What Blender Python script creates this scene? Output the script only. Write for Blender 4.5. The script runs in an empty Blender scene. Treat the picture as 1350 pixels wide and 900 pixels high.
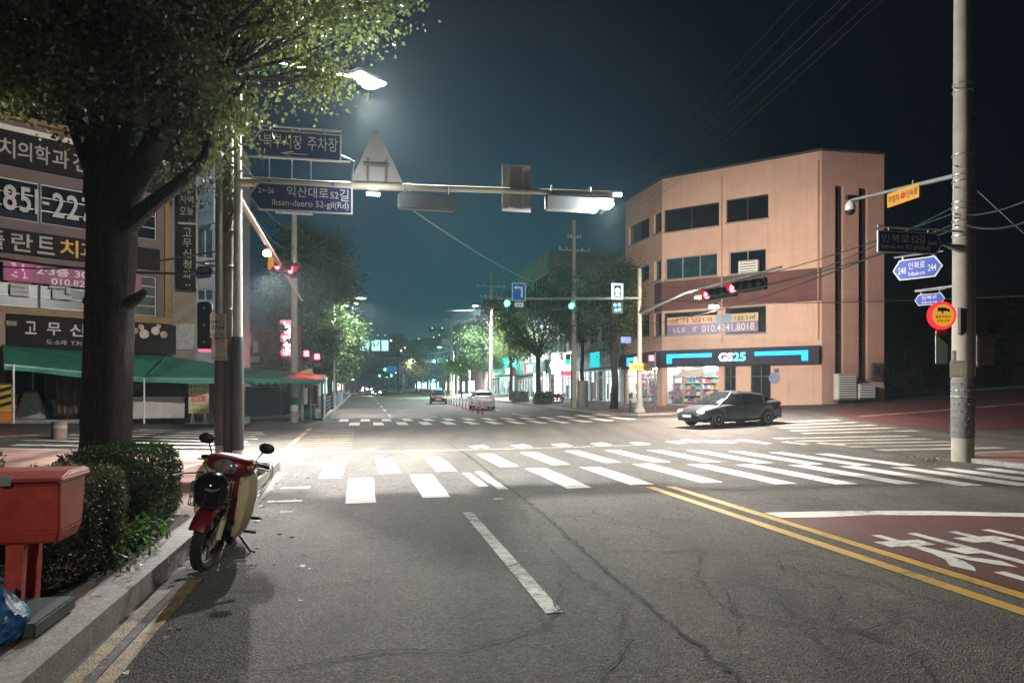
import bpy, bmesh, math, random
import numpy as np
from mathutils import Vector, Matrix
rad = math.radians
random.seed(7); RNG = np.random.default_rng(7)
SC = bpy.context.scene
COL = SC.collection

# ------------------------------------------------------------------ camera, sky, light, exposure
F, CX, HY, CH = 930.0, 675.0, 515.0, 1.6          # focal length, image centre, horizon row (photo pixels), eye height
cam_d = bpy.data.cameras.new('camera'); cam = bpy.data.objects.new('camera', cam_d); COL.objects.link(cam)
cam.location = (0, 0, CH); cam.rotation_euler = (rad(90), 0, 0)
cam_d.sensor_width = 36; cam_d.lens = F/1350*36; cam_d.shift_y = (HY-450)/1350
cam_d.clip_start = 0.05; cam_d.clip_end = 6000
SC.camera = cam
w = bpy.data.worlds.new('World'); SC.world = w; w.use_nodes = True
nt = w.node_tree; nt.nodes.clear()
out = nt.nodes.new('ShaderNodeOutputWorld'); bg = nt.nodes.new('ShaderNodeBackground')
sky = nt.nodes.new('ShaderNodeTexSky'); sky.sky_type = 'NISHITA'; sky.sun_disc = False
sky.sun_elevation = rad(-4); sky.sun_rotation = rad(340)
SKY_STRENGTH = 0.01
bg.inputs['Strength'].default_value = SKY_STRENGTH
nt.links.new(sky.outputs[0], bg.inputs['Color'])
# town glow: the night air over the main street is lit teal from below
tc = nt.nodes.new('ShaderNodeTexCoord'); vm = nt.nodes.new('ShaderNodeVectorMath'); vm.operation = 'DOT_PRODUCT'
GD = Vector((-0.10, 1.0, 0.10)).normalized(); vm.inputs[1].default_value = GD
nt.links.new(tc.outputs['Generated'], vm.inputs[0])
ramp = nt.nodes.new('ShaderNodeValToRGB'); nt.links.new(vm.outputs['Value'], ramp.inputs[0])
e = ramp.color_ramp.elements
e[0].position = 0.55; e[0].color = (0.0003, 0.0005, 0.0018, 1)
e[1].position = 1.0; e[1].color = (0.008, 0.062, 0.088, 1)
for p_, c_ in ((0.985, (0.0085, 0.042, 0.066)), (0.94, (0.0040, 0.0120, 0.0260)), (0.88, (0.0007, 0.0017, 0.0055))):
    q_ = ramp.color_ramp.elements.new(p_); q_.color = (*c_, 1)
bg2 = nt.nodes.new('ShaderNodeBackground'); bg2.inputs['Strength'].default_value = 0.66
nt.links.new(ramp.outputs[0], bg2.inputs['Color'])
ad = nt.nodes.new('ShaderNodeAddShader')
nt.links.new(bg.outputs[0], ad.inputs[0]); nt.links.new(bg2.outputs[0], ad.inputs[1]); nt.links.new(ad.outputs[0], out.inputs[0])
sd = bpy.data.lights.new('moonlight', 'SUN'); sd.energy = 0.012; sd.angle = rad(2); sd.color = (0.75, 0.85, 1)
so = bpy.data.objects.new('moonlight', sd); COL.objects.link(so); so.rotation_euler = (rad(50), 0, rad(200))
SC.view_settings.view_transform = 'Standard'; SC.view_settings.look = 'None'
SC.view_settings.exposure = 0.5; SC.view_settings.gamma = 1.0
SC.render.engine = 'CYCLES'
cy = SC.cycles
cy.max_bounces = 5; cy.diffuse_bounces = 3; cy.glossy_bounces = 3; cy.transmission_bounces = 4; cy.volume_bounces = 0
cy.transparent_max_bounces = 8; cy.sample_clamp_indirect = 4.0; cy.sample_clamp_direct = 0
cy.use_denoising = True; cy.caustics_reflective = False; cy.caustics_refractive = False
cy.use_light_tree = True

# ------------------------------------------------------------------ coordinates
TH = rad(12); SV = Vector((math.cos(TH), math.sin(TH), 0)); TV = Vector((-math.sin(TH), math.cos(TH), 0))
def sm(a, b, x):
    x = min(1, max(0, (x-a)/(b-a))); return x*x*(3-2*x)
def rampf(x): return 0.5*(x+math.sqrt(x*x+1))
def gz(s, t):                                       # lie of the land: side streets climb, main road rises far away
    z = 0.05*rampf(min(s, 70)-10)*sm(19, 33, t) + 0.055*rampf(-max(s, -60)-5)*sm(11, 24, t)
    return z + 0.0085*rampf(t-42)
def st_of(x, y): return (x*SV.x+y*SV.y, x*TV.x+y*TV.y)
def R(s, t, dz=0.0):                                # road coordinates (metres right of / along the road) to world
    v = SV*s + TV*t; return Vector((v.x, v.y, gz(s, t)+dz))
def at(px, py, Y): return Vector(((px-CX)/F*Y, Y, CH+(HY-py)/F*Y))
def G(px, py, dz=0.0):                              # photo pixel to the ground
    Y = (CH-dz)*F/max(py-HY, .5)
    for _ in range(30):
        X = (px-CX)/F*Y; z = gz(*st_of(X, Y))+dz
        Y = 0.5*Y+0.5*max(2, (CH-z)*F/max(py-HY, .5))
    X = (px-CX)/F*Y
    return Vector((X, Y, gz(*st_of(X, Y))+dz))
class Fr:                                           # an upright plane: local x along it, z up, outward = -y
    def __init__(s, o, a): s.o = Vector(o); s.a = a; s.d = Vector((math.cos(a), math.sin(a), 0)); s.n = Vector((math.sin(a), -math.cos(a), 0))
    def uv(s, px, py, off=0.0):
        r = Vector(((px-CX)/F, 1, (HY-py)/F)); c = Vector((0, 0, CH)); p0 = s.o+s.n*off
        k = (p0-c).dot(s.n)/r.dot(s.n); p = c+r*k-s.o
        return p.dot(s.d), p.z
    def w(s, u, v, off=0.0): return s.o+s.d*u+s.n*off+Vector((0, 0, v))

# ------------------------------------------------------------------ materials
MATS = {}
def mat(name, col, rough=0.6, metal=0.0, var=0.12, scale=3.0, bump=0.0, bscale=40.0, spec=0.5, dirt=0.0):
    if name in MATS: return MATS[name]
    m = bpy.data.materials.new(name); m.use_nodes = True; n = m.node_tree; b = n.nodes['Principled BSDF']
    b.inputs['Roughness'].default_value = rough; b.inputs['Metallic'].default_value = metal
    b.inputs['Specular IOR Level'].default_value = spec
    tcn = n.nodes.new('ShaderNodeTexCoord')
    nz = n.nodes.new('ShaderNodeTexNoise'); nz.inputs['Scale'].default_value = scale; nz.inputs['Detail'].default_value = 6
    nz.inputs['Roughness'].default_value = 0.65
    n.links.new(tcn.outputs['Object'], nz.inputs['Vector'])
    rp = n.nodes.new('ShaderNodeValToRGB'); n.links.new(nz.outputs['Fac'], rp.inputs[0])
    c = Vector(col[:3]); lo = c*(1-var*1.6); hi = c*(1+var)
    rp.color_ramp.elements[0].position = 0.3; rp.color_ramp.elements[1].position = 0.7
    rp.color_ramp.elements[0].color = (*[max(0, x) for x in lo], 1); rp.color_ramp.elements[1].color = (*[min(1, x) for x in hi], 1)
    last = rp.outputs[0]
    if dirt > 0:
        n2 = n.nodes.new('ShaderNodeTexNoise'); n2.inputs['Scale'].default_value = scale*0.37; n2.inputs['Detail'].default_value = 8
        n2.inputs['Roughness'].default_value = 0.75; n2.inputs['Distortion'].default_value = 0.6
        n.links.new(tcn.outputs['Object'], n2.inputs['Vector'])
        r2 = n.nodes.new('ShaderNodeValToRGB'); n.links.new(n2.outputs['Fac'], r2.inputs[0])
        r2.color_ramp.elements[0].position = 0.48; r2.color_ramp.elements[1].position = 0.68
        r2.color_ramp.elements[0].color = (0, 0, 0, 1); r2.color_ramp.elements[1].color = (dirt, dirt, dirt, 1)
        mx = n.nodes.new('ShaderNodeMix'); mx.data_type = 'RGBA'
        n.links.new(r2.outputs[0], mx.inputs[0]); n.links.new(last, mx.inputs[6])
        mx.inputs[7].default_value = (*(c*0.35+Vector((.012, .01, .008))), 1); last = mx.outputs[2]
    n.links.new(last, b.inputs['Base Color'])
    if bump:
        bz = n.nodes.new('ShaderNodeTexNoise'); bz.inputs['Scale'].default_value = bscale; bz.inputs['Detail'].default_value = 5
        n.links.new(tcn.outputs['Object'], bz.inputs['Vector'])
        bp = n.nodes.new('ShaderNodeBump'); bp.inputs['Strength'].default_value = bump; bp.inputs['Distance'].default_value = 0.02
        n.links.new(bz.outputs['Fac'], bp.inputs['Height']); n.links.new(bp.outputs[0], b.inputs['Normal'])
    MATS[name] = m; return m
def emit(name, col, strength):
    if name in MATS: return MATS[name]
    m = bpy.data.materials.new(name); m.use_nodes = True; n = m.node_tree; n.nodes.clear()
    o = n.nodes.new('ShaderNodeOutputMaterial'); e = n.nodes.new('ShaderNodeEmission')
    e.inputs['Color'].default_value = (*col, 1); e.inputs['Strength'].default_value = strength
    n.links.new(e.outputs[0], o.inputs[0]); MATS[name] = m; return m
def foliage(name, a, b, trans=0.35, yellow=None):
    m = bpy.data.materials.new(name); m.use_nodes = True; n = m.node_tree; n.nodes.clear()
    o = n.nodes.new('ShaderNodeOutputMaterial'); d = n.nodes.new('ShaderNodeBsdfPrincipled'); tr = n.nodes.new('ShaderNodeBsdfTranslucent')
    d.inputs['Roughness'].default_value = 0.55
    mx = n.nodes.new('ShaderNodeMixShader'); mx.inputs[0].default_value = trans
    at_ = n.nodes.new('ShaderNodeAttribute'); at_.attribute_name = 'leaf_tone'
    rp = n.nodes.new('ShaderNodeValToRGB'); n.links.new(at_.outputs['Fac'], rp.inputs[0])
    rp.color_ramp.elements[0].color = (*a, 1); rp.color_ramp.elements[1].color = (*b, 1)
    if yellow:
        el = rp.color_ramp.elements.new(0.9); el.color = (*b, 1); rp.color_ramp.elements[-1].color = (*yellow, 1)
    n.links.new(rp.outputs[0], d.inputs['Base Color']); n.links.new(rp.outputs[0], tr.inputs['Color'])
    n.links.new(d.outputs[0], mx.inputs[1]); n.links.new(tr.outputs[0], mx.inputs[2]); n.links.new(mx.outputs[0], o.inputs[0])
    MATS[name] = m; return m

# ------------------------------------------------------------------ mesh helpers
def box(bm, x0, x1, y0, y1, z0, z1, bev=0.0):
    t = bmesh.new()
    v = [t.verts.new(p) for p in ((x0,y0,z0),(x1,y0,z0),(x1,y1,z0),(x0,y1,z0),(x0,y0,z1),(x1,y0,z1),(x1,y1,z1),(x0,y1,z1))]
    for f in ((3,2,1,0),(4,5,6,7),(0,1,5,4),(1,2,6,5),(2,3,7,6),(3,0,4,7)): t.faces.new([v[i] for i in f])
    if bev: bmesh.ops.bevel(t, geom=t.edges[:], offset=bev, segments=2, affect='EDGES')
    join(bm, t)
def join(bm, t, M=None):
    if M is not None: t.transform(M)
    mp = {v: bm.verts.new(v.co) for v in t.verts}
    for f in t.faces:
        try: nf = bm.faces.new([mp[v] for v in f.verts]); nf.smooth = f.smooth
        except ValueError: pass
    t.free()
def ring(c, ax, r, n, ref=None):
    ax = Vector(ax).normalized(); u = ax.orthogonal().normalized() if ref is None else (Vector(ref)-ax*Vector(ref).dot(ax)).normalized()
    w_ = ax.cross(u); return [Vector(c)+u*(r*math.cos(2*math.pi*i/n))+w_*(r*math.sin(2*math.pi*i/n)) for i in range(n)]
def tube(bm, pts, rs, n=10, cap=True):
    pts = [Vector(p) for p in pts]
    if not isinstance(rs, (list, tuple)): rs = [rs]*len(pts)
    ref = None; prev = None; first = None
    for i, p in enumerate(pts):
        ax = (pts[min(i+1, len(pts)-1)]-pts[max(i-1, 0)])
        if ref is None: ref = ax.orthogonal()
        else:
            ref = ref-ax.normalized()*ref.dot(ax.normalized())
            if ref.length < 1e-6: ref = ax.orthogonal()
        vs = [bm.verts.new(q) for q in ring(p, ax, rs[i], n, ref)]
        if prev:
            for k in range(n):
                f = bm.faces.new((prev[k], prev[(k+1)%n], vs[(k+1)%n], vs[k])); f.smooth = True
        else: first = vs
        prev = vs
    if cap:
        bm.faces.new(list(reversed(first))); bm.faces.new(prev)
def lathe(bm, prof, n=20, M=None):                  # profile (r, z) about z
    t = bmesh.new(); rows = []
    for r, z in prof:
        rows.append([t.verts.new((max(r, 1e-4)*math.cos(2*math.pi*k/n), max(r, 1e-4)*math.sin(2*math.pi*k/n), z)) for k in range(n)])
    for a, b in zip(rows, rows[1:]):
        for k in range(n):
            f = t.faces.new((a[k], a[(k+1)%n], b[(k+1)%n], b[k])); f.smooth = True
    t.faces.new(list(reversed(rows[0]))); t.faces.new(rows[-1]); join(bm, t, M)
def torus(bm, R_, r, n=32, m=10, M=None, sq=1.0):
    t = bmesh.new(); rows = []
    for i in range(n):
        a = 2*math.pi*i/n
        rows.append([t.verts.new(((R_+r*math.cos(2*math.pi*k/m))*math.cos(a), (R_+r*math.cos(2*math.pi*k/m))*math.sin(a), sq*r*math.sin(2*math.pi*k/m))) for k in range(m)])
    for i in range(n):
        for k in range(m):
            f = t.faces.new((rows[i][k], rows[(i+1)%n][k], rows[(i+1)%n][(k+1)%m], rows[i][(k+1)%m])); f.smooth = True
    join(bm, t, M)
def ball(bm, c, r, sx=1, sy=1, sz=1, u=20, v=12):
    t = bmesh.new(); bmesh.ops.create_uvsphere(t, u_segments=u, v_segments=v, radius=r)
    for f in t.faces: f.smooth = True
    join(bm, t, Matrix.Translation(c) @ Matrix.Diagonal((sx, sy, sz, 1)))
def prism(bm, poly, y0, y1, bev=0.0):               # polygon in local x,z (counter-clockwise seen from -y), thickness along y
    t = bmesh.new(); a = [t.verts.new((x, y0, z)) for x, z in poly]; b = [t.verts.new((x, y1, z)) for x, z in poly]; n = len(poly)
    t.faces.new(a); t.faces.new(list(reversed(b)))
    for i in range(n): t.faces.new((a[(i+1)%n], a[i], b[i], b[(i+1)%n]))
    bmesh.ops.recalc_face_normals(t, faces=t.faces[:])
    if bev: bmesh.ops.bevel(t, geom=t.edges[:], offset=bev, segments=2, affect='EDGES')
    join(bm, t)
def skinloft(bm, rows, closed=True, cap=True, smooth=True):
    vr = [[bm.verts.new(p) for p in r] for r in rows]; n = len(rows[0])
    for a, b in zip(vr, vr[1:]):
        for k in range(n if closed else n-1):
            f = bm.faces.new((a[k], a[(k+1)%n], b[(k+1)%n], b[k])); f.smooth = smooth
    if cap and closed:
        bm.faces.new(list(reversed(vr[0]))); bm.faces.new(vr[-1])
def Mx(o): return Matrix.Translation(o.location) @ o.rotation_euler.to_matrix().to_4x4()
def obj(name, bm, m, parent=None, world=False, kind=None, label=None, recalc=True, sharp=40):
    if recalc: bmesh.ops.recalc_face_normals(bm, faces=bm.faces[:])
    if world and parent is not None: bm.transform(full(parent).inverted())
    me = bpy.data.meshes.new(name); bm.to_mesh(me); bm.free()
    if m is not None: me.materials.append(m)
    o = bpy.data.objects.new(name, me); COL.objects.link(o)
    if parent is not None: o.parent = parent
    if kind: o['kind'] = kind
    if label: o['label'] = label
    if any(p.use_smooth for p in me.polygons):
        try: me.set_sharp_from_angle(angle=rad(sharp))
        except Exception: pass
    return o
def full(o):
    M = Mx(o)
    while o.parent: o = o.parent; M = Mx(o) @ M
    return M
def thing(name, label, cat, loc=(0,0,0), rz=0.0, group=None):
    o = bpy.data.objects.new(name, None); COL.objects.link(o); o.empty_display_size = 0.2
    o.location = loc; o.rotation_euler = (0, 0, rz); tag(o, label, cat, group); return o
def tag(o, label, cat, group=None):
    o['label'] = label; o['category'] = cat
    if group: o['group'] = group
    return o
def dup(root, loc, rz=None, label=None, group=None):
    r = root.copy(); COL.objects.link(r); r.location = loc
    if rz is not None: r.rotation_euler = (0, 0, rz)
    if label: r['label'] = label
    if group: r['group'] = group
    for ch in list(root.children):
        c = ch.copy(); COL.objects.link(c); c.parent = r
        for g in list(ch.children):
            d = g.copy(); COL.objects.link(d); d.parent = c
    return r
def B(): return bmesh.new()
_FC = {}
def txt(parent, s, m, x0, x1, z0, z1, y=-0.003, ex=0.003, bold=0.0, rot=0.0, flat=False, name='lettering', taper=None):
    k = (s, bold)
    if k not in _FC:
        cu = bpy.data.curves.new('t', 'FONT'); cu.body = s; cu.size = 1; cu.offset = bold; cu.resolution_u = 3; cu.extrude = 0.0
        o = bpy.data.objects.new('t', cu); COL.objects.link(o); bpy.context.view_layer.update()
        me = o.evaluated_get(bpy.context.evaluated_depsgraph_get()).to_mesh()
        co = np.array([v.co[:2] for v in me.vertices]); fs = [list(p.vertices) for p in me.polygons]
        o.to_mesh_clear(); bpy.data.objects.remove(o); _FC[k] = (co, fs)
    co, fs = _FC[k]; mn, mxx = co.min(0), co.max(0); c = (co-mn)/np.maximum(mxx-mn, 1e-6)
    bm = bmesh.new()
    vs = [bm.verts.new((x0+(x1-x0)*p[0], y, z0+(z1-z0)*p[1])) for p in c]
    for f in fs:
        try: bm.faces.new([vs[i] for i in f])
        except ValueError: pass
    bmesh.ops.recalc_face_normals(bm, faces=bm.faces[:])
    if bm.faces and sum(f.normal.y for f in bm.faces) > 0: bmesh.ops.reverse_faces(bm, faces=bm.faces[:])
    if ex:
        r = bmesh.ops.extrude_face_region(bm, geom=bm.faces[:])
        for v in [g for g in r['geom'] if isinstance(g, bmesh.types.BMVert)]: v.co.y -= ex
    return obj(name, bm, m, parent, recalc=False)
def scribble(parent, m, x0, x1, zs, h, y, seed=0, name='lettering'):   # rows of small unreadable characters
    bm = B(); r = random.Random(seed)
    for z in zs:
        x = x0+r.random()*.1*(x1-x0); wd = h*0.8
        while x < x1-wd:
            if r.random() < .85:
                for q in range(3):
                    xx = x+wd*.9*r.random()*.6; zz = z+h*(.1+.8*r.random())
                    if r.random() < .5: box(bm, xx, xx+wd*.45, y-.002, y, zz, zz+h*.16)
                    else: box(bm, xx, xx+wd*.16, y-.002, y, z+h*.1, z+h*.9)
            x += wd*1.15
    return obj(name, bm, m, parent)
def lamp(name, kind, loc, energy, col=(1,1,1), size=0.15, rot=(0,0,0), spot=160, blend=0.6, parent=None):
    d = bpy.data.lights.new(name, kind); d.energy = energy; d.color = col
    if kind == 'AREA': d.size = size
    else: d.shadow_soft_size = size
    if kind == 'SPOT': d.spot_size = rad(spot); d.spot_blend = blend
    o = bpy.data.objects.new(name, d); COL.objects.link(o); o.rotation_euler = rot
    if parent is not None:
        o.parent = parent; o.location = full(parent).inverted() @ Vector(loc)
    else: o.location = loc
    return o
def wall_holes(bm, x0, x1, z0, z1, holes, y=0.0, depth=0.12):
    xs = sorted({x0, x1, *[h[0] for h in holes], *[h[1] for h in holes]}); zs = sorted({z0, z1, *[h[2] for h in holes], *[h[3] for h in holes]})
    xs = [x for x in xs if x0 <= x <= x1]; zs = [z for z in zs if z0 <= z <= z1]
    def q(*p): bm.faces.new([bm.verts.new(v) for v in p])
    for a, b in zip(xs, xs[1:]):
        for c, d in zip(zs, zs[1:]):
            mx_, mz = (a+b)/2, (c+d)/2
            if any(h[0] < mx_ < h[1] and h[2] < mz < h[3] for h in holes): continue
            q((a,y,c),(b,y,c),(b,y,d),(a,y,d))
    for h in holes:
        a, b, c, d = h; Y = y+depth
        q((a,y,c),(a,Y,c),(b,Y,c),(b,y,c)); q((a,y,d),(b,y,d),(b,Y,d),(a,Y,d)); q((a,y,c),(a,y,d),(a,Y,d),(a,Y,c)); q((b,y,c),(b,Y,c),(b,Y,d),(b,y,d))
def window(parent, h, cols=2, rows=1, glass=None, fm=None, y=0.0, depth=0.12, fw=0.05, sub=True):
    a, b, c, d = h; bm = B(); yy = y+depth-.02
    box(bm, a+.001, b-.001, yy, yy+.015, c+.001, d-.001); g = obj('window', bm, glass, parent)
    bm = B(); y0, y1 = yy-.05, yy-.003
    box(bm, a, a+fw, y0, y1, c, d); box(bm, b-fw, b, y0, y1, c, d); box(bm, a+fw, b-fw, y0, y1, c, c+fw); box(bm, a+fw, b-fw, y0, y1, d-fw, d)
    for i in range(1, cols): x = a+(b-a)*i/cols; box(bm, x-fw/2, x+fw/2, y0+.004, y1, c+fw, d-fw)
    for i in range(1, rows): z = c+(d-c)*i/rows; box(bm, a+fw, b-fw, y0+.008, y1, z-fw/2, z+fw/2)
    obj('frame', bm, fm, g)
    return g
def leaves(name, pts, size, m, parent, fan=False, seed=1, tone=None, droop=0.0):
    n = len(pts); r = np.random.default_rng(seed); pts = np.asarray(pts, dtype=float)
    a = r.normal(size=(n,3)); a[:,2] -= droop; a /= np.linalg.norm(a, axis=1)[:,None]
    b = r.normal(size=(n,3)); b -= a*(a*b).sum(1)[:,None]; b /= np.linalg.norm(b, axis=1)[:,None]
    sz = size*(0.65+0.7*r.random(n))[:,None]
    if fan: cs = [(0,0),(.85,-.62),(1.05,-.15),(.92,0.0),(1.05,.18),(.85,.6)]
    else: cs = [(0,0),(.5,-.3),(1,0),(.5,.3)]
    k = len(cs); v = np.empty((n,k,3))
    c_ = np.cross(a, b)
    for i,(x,y) in enumerate(cs): v[:,i] = pts + a*sz*x + b*sz*y + c_*sz*(0.12*abs(y))
    me = bpy.data.meshes.new(name)
    me.vertices.add(n*k); me.vertices.foreach_set('co', v.reshape(-1))
    me.loops.add(n*k); me.loops.foreach_set('vertex_index', np.arange(n*k, dtype=np.int32))
    me.polygons.add(n); me.polygons.foreach_set('loop_start', np.arange(0, n*k, k, dtype=np.int32))
    try: me.polygons.foreach_set('loop_total', np.full(n, k, dtype=np.int32))
    except Exception: pass
    at_ = me.attributes.new('leaf_tone', 'FLOAT', 'FACE')
    tn = r.random(n) if tone is None else np.clip(tone+0.35*(r.random(n)-.5), 0, 1)
    at_.data.foreach_set('value', tn.astype(np.float32))
    me.update(); me.validate(); me.materials.append(m)
    o = bpy.data.objects.new(name, me); COL.objects.link(o)
    if parent is not None: o.parent = parent
    return o
# ------------------------------------------------------------------ the ground
def asphalt():
    m = bpy.data.materials.new('asphalt'); m.use_nodes = True; n = m.node_tree; b = n.nodes['Principled BSDF']; L = n.links.new
    tcn = n.nodes.new('ShaderNodeTexCoord')
    def noise(sc, det=5, ro=.6, dist=0):
        x = n.nodes.new('ShaderNodeTexNoise'); x.inputs['Scale'].default_value = sc; x.inputs['Detail'].default_value = det; x.inputs['Roughness'].default_value = ro
        x.inputs['Distortion'].default_value = dist; L(tcn.outputs['Object'], x.inputs['Vector']); return x.outputs['Fac']
    def rmp(v, p0, p1, c0, c1):
        x = n.nodes.new('ShaderNodeValToRGB'); L(v, x.inputs[0]); x.color_ramp.elements[0].position = p0; x.color_ramp.elements[1].position = p1
        x.color_ramp.elements[0].color = (*c0, 1); x.color_ramp.elements[1].color = (*c1, 1); return x.outputs[0]
    def mix(f, a, bb, mode='MIX'):
        x = n.nodes.new('ShaderNodeMix'); x.data_type = 'RGBA'; x.blend_type = mode
        if isinstance(f, float): x.inputs[0].default_value = f
        else: L(f, x.inputs[0])
        L(a, x.inputs[6])
        if isinstance(bb, tuple): x.inputs[7].default_value = (*bb, 1)
        else: L(bb, x.inputs[7])
        return x.outputs[2]
    base = rmp(noise(0.35, 7, .7, .4), .3, .72, (.058, .056, .053), (.092, .088, .082))
    base = mix(1.0, base, rmp(noise(2.2, 6, .75), .3, .7, (.80, .80, .80), (1.14, 1.14, 1.14)), 'MULTIPLY')
    base = mix(1.0, base, rmp(noise(13, 4, .8), .32, .68, (.72, .72, .72), (1.28, 1.27, 1.25)), 'MULTIPLY')
    base = mix(1.0, base, rmp(noise(34, 3, .8), .34, .66, (.66, .66, .66), (1.36, 1.35, 1.33)), 'MULTIPLY')
    vo = n.nodes.new('ShaderNodeTexVoronoi'); vo.inputs['Scale'].default_value = 75; L(tcn.outputs['Object'], vo.inputs['Vector'])
    agg = n.nodes.new('ShaderNodeSeparateColor'); L(vo.outputs['Color'], agg.inputs[0])
    base = mix(1.0, base, rmp(agg.outputs[0], .0, 1.0, (.42, .42, .42), (1.75, 1.70, 1.62)), 'MULTIPLY')
    spk = rmp(noise(55, 3, .8), .64, .74, (0, 0, 0), (.8, .8, .8)); base = mix(spk, base, (.26, .25, .235))
    # tyre-polished lanes, oily lane centres and broad repaired patches
    mpg = n.nodes.new('ShaderNodeMapping'); mpg.inputs['Rotation'].default_value = (0, 0, rad(-12)); mpg.inputs['Scale'].default_value = (1, .06, 1); L(tcn.outputs['Object'], mpg.inputs[0])
    ln = n.nodes.new('ShaderNodeTexNoise'); ln.inputs['Scale'].default_value = 1.15; ln.inputs['Detail'].default_value = 4; L(mpg.outputs[0], ln.inputs['Vector'])
    base = mix(1.0, base, rmp(ln.outputs['Fac'], .32, .68, (.74, .74, .75), (1.22, 1.21, 1.19)), 'MULTIPLY')
    base = mix(1.0, base, rmp(noise(.8, 8, .7, 1.2), .56, .70, (1, 1, 1), (.62, .62, .62)), 'MULTIPLY')
    # fine crazing inside worn patches
    wv = n.nodes.new('ShaderNodeTexNoise'); wv.inputs['Scale'].default_value = 1.6; wv.inputs['Detail'].default_value = 5; L(tcn.outputs['Object'], wv.inputs['Vector'])
    va = n.nodes.new('ShaderNodeVectorMath'); va.operation = 'MULTIPLY_ADD'; L(wv.outputs['Color'], va.inputs[0]); va.inputs[1].default_value = (.9, .9, .9); L(tcn.outputs['Object'], va.inputs[2])
    ck = n.nodes.new('ShaderNodeTexVoronoi'); ck.feature = 'DISTANCE_TO_EDGE'; ck.inputs['Scale'].default_value = 1.9; L(va.outputs[0], ck.inputs['Vector'])
    cm = rmp(ck.outputs['Distance'], .006, .022, (1, 1, 1), (0, 0, 0))
    mk = rmp(noise(.33, 3, .5), .47, .60, (0, 0, 0), (.75, .75, .75)); cf = mix(1.0, cm, mk, 'MULTIPLY')
    base = mix(cf, base, (.012, .011, .011))
    L(base, b.inputs['Base Color']); b.inputs['Roughness'].default_value = .78; b.inputs['Specular IOR Level'].default_value = .35
    bp = n.nodes.new('ShaderNodeBump'); bp.inputs['Strength'].default_value = .9; bp.inputs['Distance'].default_value = .014
    L(vo.outputs['Distance'], bp.inputs['Height']); L(bp.outputs[0], b.inputs['Normal'])
    return m
def paint(name, col, wear=.5, base=(.06, .058, .055), sc=9.0):
    m = bpy.data.materials.new(name); m.use_nodes = True; n = m.node_tree; b = n.nodes['Principled BSDF']; L = n.links.new
    tcn = n.nodes.new('ShaderNodeTexCoord'); nz = n.nodes.new('ShaderNodeTexNoise'); nz.inputs['Scale'].default_value = sc; nz.inputs['Detail'].default_value = 9; nz.inputs['Roughness'].default_value = .8
    L(tcn.outputs['Object'], nz.inputs['Vector']); r = n.nodes.new('ShaderNodeValToRGB'); L(nz.outputs['Fac'], r.inputs[0])
    n3 = n.nodes.new('ShaderNodeTexNoise'); n3.inputs['Scale'].default_value = .9; n3.inputs['Detail'].default_value = 4; L(tcn.outputs['Object'], n3.inputs['Vector'])
    ma = n.nodes.new('ShaderNodeMath'); ma.operation = 'MULTIPLY_ADD'; L(n3.outputs['Fac'], ma.inputs[0]); ma.inputs[1].default_value = .55; ma.inputs[2].default_value = -.275
    mb = n.nodes.new('ShaderNodeMath'); mb.operation = 'ADD'; L(nz.outputs['Fac'], mb.inputs[0]); L(ma.outputs[0], mb.inputs[1]); L(mb.outputs[0], r.inputs[0])
    r.color_ramp.elements[0].position = wear-.10; r.color_ramp.elements[1].position = wear+.10; r.color_ramp.elements[0].color = (*base, 1); r.color_ramp.elements[1].color = (*col, 1)
    n2 = n.nodes.new('ShaderNodeTexNoise'); n2.inputs['Scale'].default_value = 1.1; n2.inputs['Detail'].default_value = 6; L(tcn.outputs['Object'], n2.inputs['Vector'])
    r2 = n.nodes.new('ShaderNodeValToRGB'); L(n2.outputs['Fac'], r2.inputs[0]); r2.color_ramp.elements[0].color = (.62, .61, .58, 1); r2.color_ramp.elements[1].color = (1.15, 1.15, 1.12, 1)
    mx = n.nodes.new('ShaderNodeMix'); mx.data_type = 'RGBA'; mx.blend_type = 'MULTIPLY'; mx.inputs[0].default_value = 1; L(r.outputs[0], mx.inputs[6]); L(r2.outputs[0], mx.inputs[7])
    L(mx.outputs[2], b.inputs['Base Color']); b.inputs['Roughness'].default_value = .65
    vo = n.nodes.new('ShaderNodeTexVoronoi'); vo.inputs['Scale'].default_value = 75; L(tcn.outputs['Object'], vo.inputs['Vector'])
    bp = n.nodes.new('ShaderNodeBump'); bp.inputs['Strength'].default_value = .3; bp.inputs['Distance'].default_value = .01; L(vo.outputs['Distance'], bp.inputs['Height']); L(bp.outputs[0], b.inputs['Normal'])
    return m
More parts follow.
